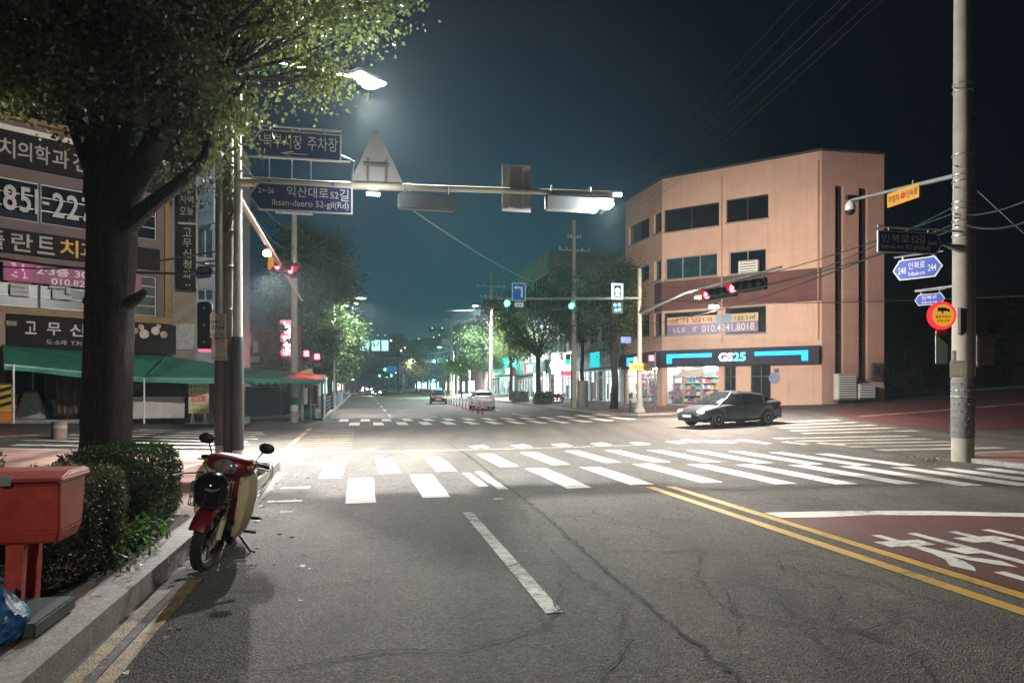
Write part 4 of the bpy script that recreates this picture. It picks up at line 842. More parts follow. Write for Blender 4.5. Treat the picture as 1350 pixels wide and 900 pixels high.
# ---- the awnings of the market stalls
M_GREEN = mat('green awning sheet', (.06, .34, .22), .55, var=.25, scale=1.5, dirt=.2); M_GREEN2 = mat('green awning valance', (.06, .42, .28), .55, var=.15, scale=4)
def awning(label, back, front, drop=.22, scallop=False):
    """back / front: lists of points (world) along the wall and along the eave"""
    t = thing('market_awning', label, 'awning', tuple(front[0]), 0, 'green market awnings'); n = 14
    def samp(P, f):
        k = f*(len(P)-1); i = min(int(k), len(P)-2); return P[i].lerp(P[i+1], k-i)
    bm = B(); top = []; 
    for i in range(n+1):
        f = i/n; b_, e_ = samp(back, f), samp(front, f); sag = -.06*math.sin(math.pi*((f*4) % 1)); row = []
        for j in range(6): g = j/5; p = b_.lerp(e_, g); p.z += sag*math.sin(math.pi*g)+.08*math.sin(math.pi*g); row.append(p)
        top.append(row)
    v1 = [[bm.verts.new(p) for p in r] for r in top]
    for i in range(n):
        for j in range(5): f = bm.faces.new((v1[i][j], v1[i][j+1], v1[i+1][j+1], v1[i+1][j])); f.smooth = True
    r_ = bmesh.ops.solidify(bm, geom=bm.faces[:], thickness=.02); o = obj('sheet', bm, M_GREEN, t, world=True)
    bm = B(); n2 = 72; pv = None
    for i in range(n2+1):
        f = i/n2; p = samp([r[-1] for r in top], f); d = drop*(1-(.35*abs(math.sin(f*n2/3*math.pi/1.0*.5)) if scallop else .1*math.sin(f*9)))
        cur = (bm.verts.new(p+Vector((0, -.012, .012))), bm.verts.new(p+Vector((0, -.03+.02*math.sin(f*40), -d))))
        if pv: f_ = bm.faces.new((pv[0], pv[1], cur[1], cur[0])); f_.smooth = True
        pv = cur
    bmesh.ops.solidify(bm, geom=bm.faces[:], thickness=.012); obj('valance', bm, M_GREEN2, t, world=True)
    bm = B()
    for f in (0, .33, .66, 1): e_ = samp(front, f); b_ = samp(back, f); tube(bm, [b_-Vector((0,0,.06)), e_-Vector((0,0,.06))], .025, 6)
    for i in range(len(front)-1): tube(bm, [front[i]-Vector((0,0,.05)), front[i+1]-Vector((0,0,.05))], .025, 6)
    obj('support_frame', bm, M_STEEL, t, world=True)
    return t
def polest(t, p, z0): 
    bm = B(); tube(bm, [Vector((p.x, p.y, z0)), p-Vector((0,0,.04))], .035, 8); obj('post', bm, M_WPAINT, t, world=True)
E1, E2, E3 = at(6, 479, 23.6), at(190, 497, 27.6), at(318, 498, 33.5)
aw = awning('long green awning along the front of the clinic shops', [fL.w(ux(5), zz(453)), fL.w(XE-.2, zz(460))], [E1, E2]); polest(aw, E1+Vector((.3, 0, 0)), gz(*st_of(E1.x, E1.y))+.13); polest(aw, E2, gz(*st_of(E2.x, E2.y))+.13)
aw = awning('green awning between the white post and the three roadside poles', [fL.w(XE-.1, zz(462)), fN.w(fN.uv(317, 400)[0], fN.uv(317, 484)[1], .02)], [at(191, 497, 27.7), at(318, 499, 29.6)])
aw = awning('green scalloped awning right of the three roadside poles', [fN.w(fN.uv(318, 400)[0], fN.uv(318, 484)[1], .02), at(428, 494, 38)], [at(318, 499, 29.7), at(428, 500, 34.5)], .26, True); polest(aw, at(428, 500, 34.5), gz(-3.5, 37)+.13)
# ------------------------------------------------------------------ trees and plants
def bark(name, c, hi):
    m = bpy.data.materials.new(name); m.use_nodes = True; n = m.node_tree; b = n.nodes['Principled BSDF']; L = n.links.new
    tcn = n.nodes.new('ShaderNodeTexCoord'); mp = n.nodes.new('ShaderNodeMapping'); mp.inputs['Scale'].default_value = (9, 9, 1.5); L(tcn.outputs['Object'], mp.inputs[0])
    nz = n.nodes.new('ShaderNodeTexNoise'); nz.inputs['Scale'].default_value = 2.2; nz.inputs['Detail'].default_value = 9; nz.inputs['Roughness'].default_value = .7; nz.inputs['Distortion'].default_value = .8; L(mp.outputs[0], nz.inputs['Vector'])
    r = n.nodes.new('ShaderNodeValToRGB'); L(nz.outputs['Fac'], r.inputs[0]); r.color_ramp.elements[0].position = .38; r.color_ramp.elements[1].position = .7; r.color_ramp.elements[0].color = (*c, 1); r.color_ramp.elements[1].color = (*hi, 1)
    L(r.outputs[0], b.inputs['Base Color']); b.inputs['Roughness'].default_value = .95
    bp = n.nodes.new('ShaderNodeBump'); bp.inputs['Strength'].default_value = 1.0; bp.inputs['Distance'].default_value = .06; L(nz.outputs['Fac'], bp.inputs['Height']); L(bp.outputs[0], b.inputs['Normal'])
    return m
M_BARK = bark('dark bark', (.011, .009, .008), (.072, .057, .049)); M_BARK2 = bark('grey bark', (.05, .042, .035), (.14, .12, .10))
M_LEAF = foliage('ginkgo leaf', (.034, .058, .018), (.135, .16, .042), .4, (.32, .29, .08)); M_LEAF2 = foliage('street tree leaf', (.03, .075, .025), (.09, .17, .05), .4); M_LEAFY = foliage('lit yellow green leaf', (.16, .26, .04), (.35, .45, .07), .45)  # the yellow green leaf has lamplight put into its colour
M_HEDGE = foliage('hedge leaf', (.018, .045, .014), (.06, .11, .03), .3); M_HEDGE2 = foliage('brownish hedge leaf', (.028, .034, .013), (.09, .095, .035), .3, (.17, .13, .05)); M_WEED = foliage('weed leaf', (.05, .12, .02), (.13, .26, .05), .35)
def rough_tube(bm, pts, rs, n, amp, seed):
    r = random.Random(seed); ph = [r.random()*6.28 for _ in range(6)]; pts = [Vector(p) for p in pts]; dense = []; dr = []
    for i in range(len(pts)-1):
        k = max(2, int((pts[i+1]-pts[i]).length/.16))
        for j in range(k): f = j/k; dense.append(pts[i].lerp(pts[i+1], f)); dr.append(rs[i]+(rs[i+1]-rs[i])*f)
    dense.append(pts[-1]); dr.append(rs[-1])
    for _ in range(3):
        dense = [dense[0]]+[(dense[i-1]+dense[i]*2+dense[i+1])/4 for i in range(1, len(dense)-1)]+[dense[-1]]
    rows = []; ref = None
    for i, p in enumerate(dense):
        ax = (dense[min(i+1, len(dense)-1)]-dense[max(i-1, 0)]).normalized(); ref = ax.orthogonal() if ref is None else ref-ax*ref.dot(ax)
        ref.normalize(); w_ = ax.cross(ref); row = []
        for k in range(n):
            a = 2*math.pi*k/n; q = dr[i]*(1+amp*(math.sin(3*a+ph[0]+i*.11)*.5+math.sin(5*a+ph[1]-i*.17)*.35+math.sin(9*a+ph[2]+i*.05)*.3)+r.gauss(0, amp*.18)); row.append(p+ref*q*math.cos(a)+w_*q*math.sin(a))
        rows.append(row)
    skinloft(bm, rows)
def wob(a, b, n, j, r): return [Vector(a).lerp(Vector(b), i/n)+Vector((r.gauss(0, j), r.gauss(0, j), r.gauss(0, j)))*(1 if 0 < i < n else 0) for i in range(n+1)]
def tree(nm, label, loc, h, r0, crown_c, crown_r, nleaf, lsize, m, seed, nclump=40, mb=M_BARK2, lean=(0, 0), group=None, trunk_h=None, extra=None):
    r = random.Random(seed); g = np.random.default_rng(seed); T = thing(nm, label, 'tree', tuple(loc), 0, group)
    cc = Vector(crown_c); cr = Vector(crown_r); th = trunk_h or cc.z-cr.z*.5; bm = B(); top = Vector((lean[0], lean[1], th))
    rough_tube(bm, wob((0, 0, -.1), top, 4, .05, r), [r0*1.25, r0*.95, r0*.85, r0*.78, r0*.7], 10, .05, seed)
    cl = []
    for i in range(nclump):
        while True:
            p = Vector((r.uniform(-1, 1), r.uniform(-1, 1), r.uniform(-1, 1)))
            if .25 < p.length < 1: break
        p = p.normalized()*(p.length**.5); cl.append(Vector((cc.x+p.x*cr.x, cc.y+p.y*cr.y, cc.z+p.z*cr.z)))
    if extra: cl += [Vector(e) for e in extra]
    for c in cl[::2]:
        mid = top.lerp(c, .45)+Vector((0, 0, -.1*h*.1)); tube(bm, [top-Vector((0, 0, .3*r.random()*th*.3)), mid, c], [r0*.32, r0*.16, .012], 5)
    obj('trunk', bm, mb, T)
    per = nleaf//len(cl); P = []; tone = []
    for c in cl:
        s = g.uniform(.16, .30)*min(cr)*1.0; q = g.normal(size=(per, 3))*s*np.array([1, 1, .75]); P.append(q+np.array(c)); tone.append(np.full(per, g.uniform(.15, .85)))
    leaves('crown', np.concatenate(P), lsize, m, T, seed=seed, tone=np.concatenate(tone)); return T
# the big ginkgo by the camera
TB = Vector((-6.36, 11.0, gz(-3.9, 12)+KH)); gk = thing('ginkgo_tree', 'huge dark ginkgo tree with forked trunk behind the red box', 'tree', tuple(TB))
def tp(px, py, Y): return at(px, py, Y)-TB
bm = B(); T0 = tp(142, 640, 11.0)
rough_tube(bm, [Vector((0, 0, -.2)), tp(139, 600, 11), tp(141, 500, 11), tp(144, 400, 11), tp(148, 300, 11), tp(150, 240, 11)], [.45, .365, .35, .345, .355, .40], 26, .05, 1)
rough_tube(bm, [tp(150, 260, 11), tp(150, 200, 11), tp(148, 120, 10.9), tp(146, 0, 10.8), tp(140, -150, 10.8), tp(150, -300, 10.9)], [.40, .33, .28, .26, .2, .12], 22, .05, 2)
rough_tube(bm, [tp(140, 250, 11), tp(112, 190, 11.2), tp(92, 130, 11.4), tp(60, 40, 11.5), tp(30, -80, 11.6)], [.22, .17, .14, .11, .06], 16, .06, 3)
rough_tube(bm, [tp(160, 265, 10.9), tp(195, 205, 10.8), tp(225, 150, 10.9), tp(262, 70, 11.2), tp(283, 0, 11.6), tp(300, -120, 12)], [.24, .18, .15, .125, .09, .05], 16, .06, 4)
rough_tube(bm, [tp(165, 300, 10.9), tp(200, 268, 10.8), tp(240, 240, 11.0), tp(268, 215, 11.3), tp(285, 160, 11.8), tp(330, 100, 12.2)], [.15, .12, .10, .08, .06, .03], 14, .07, 5)
rough_tube(bm, [tp(170, 400, 10.85), tp(184, 392, 10.7), tp(190, 384, 10.65)], [.1, .08, .05], 9, .1, 6); rough_tube(bm, [tp(122, 398, 10.9), tp(110, 396, 10.8)], [.09, .05], 9, .1, 7)
tube(bm, [tp(232, 0, 10.5), tp(262, 18, 10.6), tp(275, 30, 10.8)], [.02, .03, .02], 6)
r = random.Random(5); gcl = []
def clump_px(x0, x1, y0, y1, Y0, Y1, n):
    for _ in range(n): gcl.append((tp(r.uniform(x0, x1), r.uniform(y0, y1), r.uniform(Y0, Y1)), r.uniform(.20, .46)))
clump_px(-150, 90, -160, 110, 9.0, 13.0, 42); clump_px(-60, 60, 60, 128, 10.5, 12.5, 12); clump_px(60, 260, -200, 60, 10.6, 14, 34); clump_px(190, 330, 20, 150, 11.0, 13.8, 30); clump_px(240, 288, 120, 178, 11.4, 13.0, 9)
clump_px(300, 400, -60, 80, 11.5, 14.5, 24); clump_px(370, 450, -80, 95, 12.5, 14.8, 14); clump_px(430, 490, -100, 45, 13, 15, 9); clump_px(200, 255, 190, 232, 11.2, 12, 4); clump_px(308, 325, 140, 160, 12.5, 13.5, 3); clump_px(400, 450, 90, 115, 13, 14.2, 4); clump_px(485, 515, -20, 30, 13.5, 14.5, 3); clump_px(165, 265, -20, 150, 9.8, 11.6, 24); clump_px(60, 130, 40, 120, 9.8, 10.8, 8); clump_px(205, 262, 120, 215, 10.6, 11.8, 7)
clump_px(60, 520, -500, -150, 9, 15, 60); clump_px(-400, 60, -400, -100, 8, 14, 40)
for c, s in gcl:
    if c.z > 3.3:
        b0 = min((tp(150, 60, 10.9), tp(262, 70, 11.2), tp(75, 80, 11.4), tp(290, 100, 12), tp(145, -150, 10.8), tp(225, 150, 10.9)), key=lambda q: (q-c).length)
        if r.random() < .55: tube(bm, [b0, b0.lerp(c, .5)+Vector((r.gauss(0, .1), r.gauss(0, .1), -.08)), c], [.045, .028, .008], 5)
obj('trunk', bm, M_BARK, gk); g = np.random.default_rng(9); P = []; tn = []
for c, s in gcl: k = int(300*(s/.4)**1.5); P.append(g.normal(size=(k, 3))*s*np.array([1, 1, .7])+np.array(c)); tn.append(np.full(k, g.uniform(.1, .8)))
leaves('crown', np.concatenate(P), .066, M_LEAF, gk, fan=True, seed=9, tone=np.concatenate(tn), droop=.4)
# street trees, left pavement beyond the crossing
GRP = 'street trees along the main road'
tree('street_tree', 'tall dark green street tree rising behind the left utility pole', R(-3.4, 50), 14, .2, (0, 0, 8.2), (2.4, 3.0, 4.5), 26000, .25, M_LEAF2, 21, 48, group=GRP)
tree('street_tree', 'dark street tree beyond the guard fence, reaching down to the railing', R(-3.6, 58), 12, .2, (.3, 0, 6.6), (2.8, 3.2, 4.4), 22000, .26, M_LEAF2, 22, 44, group=GRP)
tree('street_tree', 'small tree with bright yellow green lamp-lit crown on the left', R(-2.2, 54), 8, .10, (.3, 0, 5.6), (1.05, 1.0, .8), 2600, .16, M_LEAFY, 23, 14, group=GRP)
tree('street_tree', 'loose yellow green small tree behind the red LED panel', R(-4.6, 43.5), 6, .10, (0, 0, 3.6), (.9, .9, 1.8), 2200, .15, foliage('olive leaf', (.10, .11, .03), (.26, .25, .06), .4), 24, 14, group=GRP)
for i, (s, t, z, lb) in enumerate([(-3.4, 76, 6, 'dark street tree further along the left pavement before the footbridge'), (-3.4, 96, 6, 'dark street tree just before the footbridge on the left')]):
    tree('street_tree', lb, R(s, t), 10, .18, (0, 0, z), (2.6, 2.8, 3.6), 4000, .26, M_LEAF2, 30+i, 26, group=GRP)
# right pavement
tree('street_tree', 'slim street tree with dark vine-covered trunk near the mast pole', R(15.9, 43.2, .13), 11, .24, (-.2, .2, 7.0), (1.9, 2.2, 3.0), 7000, .17, foliage('olive dark leaf', (.05, .07, .025), (.13, .14, .05), .4), 41, 36, M_BARK, group=GRP, trunk_h=7)
tree('street_tree', 'round dark crowned street tree above the lit shop signs', R(15.6, 62, .13), 10, .26, (0, 0, 7.2), (3.9, 3.4, 2.7), 15000, .18, M_LEAF2, 42, 52, M_BARK, group=GRP, trunk_h=4.4)
tree('street_tree', 'upright loose tree between the round one and the mast pole', R(16.6, 52, .13), 10, .18, (-.6, 0, 7.8), (2.2, 1.8, 2.6), 8000, .17, M_LEAF2, 43, 30, M_BARK, group=GRP, trunk_h=5)
tree('street_tree', 'pale green lamp-lit street tree on twin thin stems', R(15.2, 72, .13), 8, .2, (.4, 0, 6.5), (2.7, 2.6, 2.3), 7500, .2, foliage('lamp lit leaf', (.07, .14, .04), (.20, .30, .09), .4), 44, 40, group=GRP, trunk_h=4)  # lamplight put into this paler leaf colour
tree('street_tree', 'pale green street tree left of the twin-stemmed one', R(15.0, 84, .13), 8, .2, (-.2, 0, 6.3), (3.0, 2.6, 2.5), 6000, .24, foliage('pale leaf', (.05, .12, .05), (.15, .27, .10), .4), 45, 34, group=GRP, trunk_h=4)
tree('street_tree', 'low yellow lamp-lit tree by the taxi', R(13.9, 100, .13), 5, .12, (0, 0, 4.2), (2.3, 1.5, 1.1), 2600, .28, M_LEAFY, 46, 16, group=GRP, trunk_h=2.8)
tree('street_tree', 'small dark tree in front of the far green signals', R(11.2, 150), 9, .2, (0, 0, 6), (3.4, 3, 3.2), 3000, .42, foliage('autumn dark leaf', (.06, .06, .02), (.16, .13, .04), .4), 47, 20, group=GRP, trunk_h=3)
tree('street_tree', 'dark tree beside the far shop sign right of the carriageway', R(15.5, 130), 9, .2, (0, 0, 5.6), (3.4, 3, 3.0), 3000, .38, M_LEAF2, 48, 22, group=GRP, trunk_h=3)
for i, (s, t, lb) in enumerate([(-3.5, 125, 'far left street tree just past the footbridge'), (15.5, 165, 'far right street tree near the end of the shops'), (15.5, 190, 'farthest right street tree'), (-3.5, 160, 'farthest left street tree')]):
    tree('street_tree', lb, R(s, t), 9, .2, (0, 0, 5.6), (3, 3, 3), 1500, .5, M_LEAF2, 50+i, 16, group=GRP, trunk_h=3)
# dark vegetation up the right side street
for i, (px, Y, dz, w_, lb) in enumerate([(1190, 50, 1.2, (1.6, 1.3, 1.4), 'dark shrub beside the peach building'), (1262, 56, 1.5, (2.6, 1.6, 1.2), 'dark shrub in front of the low wall'), (1335, 58, 3.6, (2.8, 2, 2.8), 'dark tree behind the notice box')]):
    p = at(px, 515, Y); s, t = st_of(p.x, p.y); tree('dark_shrub', lb, R(s, t), 3, .1, (0, 0, dz), w_, 2600, .2, M_HEDGE, 60+i, 16, group='shrubs up the right side street', trunk_h=dz*.5)
# clipped hedges round the tree
def hedge(label, s0, s1, t0, t1, h, n, m, seed, lsize=.035):
    c = R((s0+s1)/2, (t0+t1)/2, KH); T = thing('hedge_shrub', label, 'shrub', tuple(c), TH, 'clipped shrubs round the big tree'); g = np.random.default_rng(seed)
    a, b_ = (s1-s0)/2, (t1-t0)/2; d = g.normal(size=(n, 3)); d /= np.linalg.norm(d, axis=1)[:, None]
    q = d/((np.abs(d)**4.5).sum(1)**(1/4.5))[:, None]
    rr = 1-np.abs(g.normal(size=n))*.08; lump = 1+.035*np.sin(d[:, 0]*9+seed)+.035*np.sin(d[:, 1]*11+seed*2)+.03*np.sin(d[:, 2]*10)+.022*g.normal(size=n)
    P = q*(rr*lump)[:, None]*np.array([a, b_, h/2])*np.array([.98, .98, 1])+np.array([0, 0, h/2]); P = P[P[:, 2] > .02]
    tone = .5+.3*np.sin(P[:, 0]*7+seed)*np.cos(P[:, 1]*6)+.2*np.sin(P[:, 2]*9)
    leaves('leaves', P, lsize, m, T, seed=seed, tone=tone)
    bm = B(); r = random.Random(seed)
    for i in range(26): x, y = r.uniform(-a, a)*.75, r.uniform(-b_, b_)*.75; tube(bm, [(x*.4, y*.4, -.02), (x*.8, y*.8, h*.5), (x, y, h*.88)], [.014, .009, .003], 5)
    obj('stems', bm, M_BARK, T); 
    bm = B(); ball(bm, (0, 0, h*.46), 1, a*.74, b_*.74, h*.40, 18, 12); obj('dark_core', bm, mat('dark core', (.012, .014, .008), .95, var=.5, scale=20), T)  # solid dark ball stands for the shaded inside of the shrub
hedge('brownish green clipped shrub beside the red box', -2.80, -1.98, 5.2, 7.0, .80, 40000, M_HEDGE2, 71, .025)
hedge('dark green clipped shrub in front of the three poles', -2.95, -1.98, 7.3, 8.9, .84, 36000, M_HEDGE, 72, .028)
hedge('small green shrub showing left of the tree trunk', -5.1, -4.0, 8.2, 9.4, .82, 12000, M_HEDGE, 73, .03)
def tuft(label, s, t, n, hgt, seed, m=M_WEED):
    T = thing('weed_tuft', label, 'weed', tuple(R(s, t, KH+.01)), 0, 'weeds by the kerb'); r = random.Random(seed); bm = B()
    for i in range(n):
        a = r.random()*6.28; l = hgt*r.uniform(.5, 1.1); b0 = Vector((r.gauss(0, .1), r.gauss(0, .12), 0)); d = Vector((math.cos(a), math.sin(a), 0)); sd = Vector((-d.y, d.x, 0))*.008; pv = None
        for j in range(5): f = j/4; p = b0+d*(l*.55*f*f)+Vector((0, 0, l*(f-.35*f*f))); ww = sd*(1-f*.9)*1.4; cur = (bm.verts.new(p+ww), bm.verts.new(p-ww)); 
        
        pv = None
        for j in range(5):
            f = j/4; p = b0+d*(l*.55*f*f)+Vector((0, 0, l*(f-.35*f*f))); ww = sd*(1-f*.9)*1.4; cur = (bm.verts.new(p+ww), bm.verts.new(p-ww))
            if pv: bm.faces.new((pv[0], pv[1], cur[1], cur[0]))
            pv = cur
    for v in [v for v in bm.verts if not v.link_faces]: bm.verts.remove(v)
    o = obj('blades', bm, mat('weed blade', (.07, .16, .03), .6, var=.3), T, recalc=False)
    g = np.random.default_rng(seed); P = g.normal(size=(n*2, 3))*np.array([.12, .14, .05])+np.array([0, 0, hgt*.45]); leaves('foliage', P, .05, m, T, seed=seed)
tuft('bright green weed tuft growing at the kerb between the two shrubs', -2.08, 6.75, 70, .36, 81); tuft('smaller weed tuft at the foot of the brownish shrub', -2.0, 6.25, 40, .24, 82); tuft('weed tuft under the dark green shrub', -2.05, 7.3, 60, .3, 83)
# ------------------------------------------------------------------ street furniture, signals, lamps, signs
M_SIGNBLUE = mat('sign blue', (.02, .07, .42), .4, var=.05); M_SIGNDK = mat('sign dark blue', (.035, .065, .20), .4, var=.05); M_SIGNW = mat('sign white', (.74, .74, .72), .45, var=.04); M_BACK = mat('sign back aluminium', (.55, .56, .57), .5, .15, var=.08, dirt=.15)
M_POLEG = mat('steel pole grey', (.30, .30, .29), .5, .3, var=.12, scale=2, dirt=.2); M_POLEW = mat('pale steel pole', (.58, .60, .57), .45, .1, var=.08, scale=2, dirt=.2); M_POLEC = mat('concrete pole', (.34, .32, .26), .85, var=.12, scale=2.5, bump=.15, dirt=.3)
M_PAD = mat('pole wrap dark', (.045, .045, .045), .7, var=.15); M_PAPER = mat('notice paper', (.58, .55, .50), .8, var=.12, scale=8); M_INK = mat('notice ink', (.06, .06, .07), .8); M_HOUS = mat('signal housing', (.015, .016, .017), .5); M_ORANGE = mat('signal orange back', (.30, .10, .018), .5); M_INSUL = mat('insulator white', (.6, .6, .6), .3)
E_GREEN = emit('signal green', (.02, 1.0, .62), 40.0); E_REDL = emit('signal red', (1.0, .03, .05), 22.0); E_LAMP = emit('lamp white', (1.0, .97, .88), 60.0); E_LAMPF = emit('far lamp white', (1.0, .97, .9), 25.0); M_LOFF = mat('dark lens', (.03, .03, .03), .2)
def pole(nm, label, cat, base, h, r0, r1, m, group=None, n=14, base_z=None):
    T = thing(nm, label, cat, tuple(base), TH, group); bm = B(); tube(bm, [(0, 0, -.15), (0, 0, h*.5), (0, 0, h)], [r0, (r0+r1)/2, r1], n); obj('pole', bm, m, T); return T
def ptube(T, name, pts, r, m, n=8): bm = B(); tube(bm, pts, r, n); return obj(name, bm, m, T, world=True)
# --- three poles bundled beside the big tree
PA, PB_, PC = at(289, 515, 14.6), at(300.5, 515, 14.8), at(313.5, 515, 14.7)
gp = lambda p, k=KH: Vector((p.x, p.y, gz(*st_of(p.x, p.y))+k))
tA = pole('steel_pole', 'thin grey steel pole, leftmost of the three bundled roadside poles', 'pole', gp(PA), 6.7, .085, .075, M_POLEG)
tB = pole('utility_pole', 'concrete utility pole in the middle of the three bundled poles', 'pole', gp(PB_), 6.9, .15, .12, M_POLEC)
tC = pole('lamp_post', 'pale steel lamp and signal post, rightmost of the three bundled poles', 'street lamp', gp(PC), 8.5, .11, .07, M_POLEW)
for T, r_, a, b_ in ((tA, .09, .3, 2.6), (tB, .155, .1, 2.4), (tC, .115, .2, 2.55)):
    bm = B(); lathe(bm, [(r_, a), (r_+.006, a+.02), (r_+.006, b_-.02), (r_-.002, b_)], 16)
    for k in range(int((b_-a)/.16)):
        for j in range(12): q = 2*math.pi*j/12+k*.26; ball(bm, ((r_+.005)*math.cos(q), (r_+.005)*math.sin(q), a+.08+k*.16), .011, u=5, v=3)
    obj('wrap', bm, M_PAD, T)
for z in (4.0, 4.75, 5.5, 6.1, 6.35, 3.1): bm = B(); lathe(bm, [(.145, z), (.152, z+.01), (.152, z+.035), (.145, z+.045)], 16); obj('band', bm, M_STEEL, tB)
bm = B(); r = random.Random(3)
for i in range(7): a = r.random()*6.28; tube(bm, [Vector((.16*math.cos(a+q*.8), .16*math.sin(a+q*.8), 4.6+q*.25+r.random()*.1)) for q in range(6)], .012, 5)
for q in range(3): torus(bm, .17+.03*q, .014, 18, 5, Matrix.Translation((0, -.05, 5.65+q*.06)) @ Matrix.Rotation(rad(70+8*q), 4, 'X'))
obj('cable_coil', bm, M_BLACK, tB)
# street lamp on the pale post
LP = at(484, 106, 17.7); TOPC = gp(PC)+Vector((0, 0, 8.3))
ptube(tC, 'arm', [TOPC-Vector((0, 0, .2)), TOPC.lerp(LP, .25)+Vector((0, 0, .12)), LP+(TOPC-LP).normalized()*.25+Vector((0, 0, .03))], .04, M_POLEW)
def lamp_head(T, p, d, energy, col=(1, .98, .93), sz=.32, spot=165, em=None, nm='lamp_head', size=.12, kind='SPOT', bowl=False):
    d = Vector((d.x, d.y, 0)).normalized(); a = math.atan2(d.y, d.x); M = Matrix.Translation(p) @ Matrix.Rotation(a, 4, 'Z')
    t = bmesh.new(); bm = B(); box(t, -sz, sz, -sz*.42, sz*.42, .0, .1, .03); join(bm, t, M); h = obj(nm, bm, M_POLEG, T, world=True)
    t = bmesh.new(); bm = B(); lathe(t, [(sz*.30, -.03), (sz*.42, -.012), (sz*.42, -.002)] if not bowl else [(.001, -.17), (sz*.22, -.16), (sz*.36, -.10), (sz*.42, -.03), (sz*.42, -.002)], 18); 
    join(bm, t, M @ Matrix.Diagonal((1.6, .9, 1, 1))); obj('lens', bm, em or E_LAMP, h, world=True)
    if energy: lamp('lamp_light', kind, tuple(p-Vector((0, 0, .30 if bowl else .12))), energy, col, size, (0, 0, 0), spot, .35, h)
    return h
lamp_head(tC, LP, LP-TOPC, 4200, sz=.5, kind='POINT', bowl=True); lamp('lamp_light', 'SPOT', tuple(LP-Vector((0, 0, .32))), 11000, (1, .98, .93), .12, (rad(6), rad(-14), 0), 132, .9, tC)
# signal mast over the near carriageway, seen from behind
fM = Fr(gp(PC), TH); fM.o.z = 0
mast = thing('signal_mast', 'long pale signal mast arm reaching over the road from the bundled poles', 'signal mast', tuple(gp(PC)+Vector((0, 0, 5.6))), TH)
m0, m1 = fM.w(0, fM.uv(314, 240)[1]), fM.w(*fM.uv(819, 256)); mA = m0.lerp(m1, .42)
bm = B(); tube(bm, [m0, mA], [.085, .08], 12); tube(bm, [mA, m1], [.07, .06], 12); tube(bm, [mA-SV*.05, mA+SV*.05], .085, 12); obj('arm', bm, mat('mast cream', (.62, .60, .50), .45, .1, var=.06, scale=2, dirt=.15), mast, world=True)
bm = B(); tube(bm, [m0+Vector((0, 0, .55)), fM.w(*fM.uv(462, 214))], .022, 6); tube(bm, [m0+Vector((0, 0, .8)), fM.w(*fM.uv(445, 203)), fM.w(*fM.uv(467, 213)), fM.w(*fM.uv(462, 246))], .02, 6)
for p in (355, 385, 410): tube(bm, [fM.w(fM.uv(p, 240)[0], fM.uv(p, 208)[1]), fM.w(fM.uv(p, 240)[0], fM.uv(p, 243)[1])], .014, 6)
tube(bm, [m0+Vector((0, 0, .1))-TV*.1, m0+Vector((0, 0, .8))], .02, 6); obj('bracket_frame', bm, M_POLEG, mast, world=True)
tri = thing('warning_sign', 'large triangular road sign seen from behind on the mast arm', 'road sign', tuple(fM.w(*fM.uv(497, 246), .0)), TH)
tw, thh = (fM.uv(536, 246)[0]-fM.uv(459, 246)[0])/2, fM.uv(497, 172)[1]-fM.uv(497, 246)[1]
bm = B(); prism(bm, [(-tw, 0), (tw, 0), (.06, thh), (-.06, thh)], .10, .115); obj('plate', bm, M_BACK, tri); bm = B()
for x in (-.19, .19): box(bm, x-.025, x+.025, .06, .098, .05, thh*.5)
box(bm, -tw*.45, tw*.4, .055, .06, thh*.37, thh*.43); obj('rail', bm, M_STEEL, tri)
q = (*fM.uv(663, 277), *fM.uv(701, 217)); rs = thing('road_sign', 'upright rectangular road sign seen from behind across the mast arm', 'road sign', tuple(fM.w((q[0]+q[2])/2, q[1])), TH); hw, hh = (q[2]-q[0])/2, q[3]-q[1]
bm = B(); box(bm, -hw, hw, .09, .105, 0, hh, .004); obj('plate', bm, M_BACK, rs); bm = B()
for x in (-hw*.48, hw*.48): box(bm, x-.025, x+.025, .062, .088, hh*.06, hh*.92)
obj('rail', bm, M_POLEW, rs)
def signal(nm, label, fr, xc, zc, lit, n=4, back=False, off=0.0, group='vehicle signals', em=None, hangers=True, r_=.15, orange=False):
    """horizontal vehicle signal; local -y is the lens side"""
    T = thing(nm, label, 'traffic light', tuple(fr.w(xc, zc, off)), fr.a, group); p = r_*2.35; L_ = p*n/2
    bm = B(); box(bm, -L_-.03, L_+.03, -.02, .16, -r_-.05, r_+.05, .03); obj('housing', bm, M_HOUS if not back else mat('signal back steel', (.16, .19, .21), .6, .1), T)
    if orange: bm = B(); box(bm, -L_-.09, -L_-.035, -.06, .12, -r_-.08, r_+.12, .01); obj('end_plate', bm, M_ORANGE, T)
    for i in range(n):
        x = -L_+p*(i+.5); bm = B(); k = 14; rows = []
        for a in range(k+1): th = rad(-35+250*a/k); rows.append([(x+r_*1.06*math.cos(th), -.02, r_*1.06*math.sin(th)), (x+r_*1.02*math.cos(th), -.02-r_*(1.55 if 10 < math.degrees(th) < 170 else .9), r_*1.02*math.sin(th))])
        skinloft(bm, rows, closed=False, cap=False); bmesh.ops.solidify(bm, geom=bm.faces[:], thickness=.008); obj('visor', bm, M_HOUS, T)
        bm = B(); lathe(bm, [(r_, 0), (r_*.9, .015), (r_*.5, .03)], 18, Matrix.Translation((x, -.021, 0)) @ Matrix.Rotation(rad(90), 4, 'X')); obj('lens', bm, (em or E_GREEN) if i in lit else M_LOFF, T)
    for sg_ in (-1, 1) if hangers else (): bm = B(); tube(bm, [(sg_*L_*.8, .07, r_+.04), (sg_*L_*.8, .07, r_+.28)], .018, 6); obj('hanger', bm, M_STEEL, T)
    return T
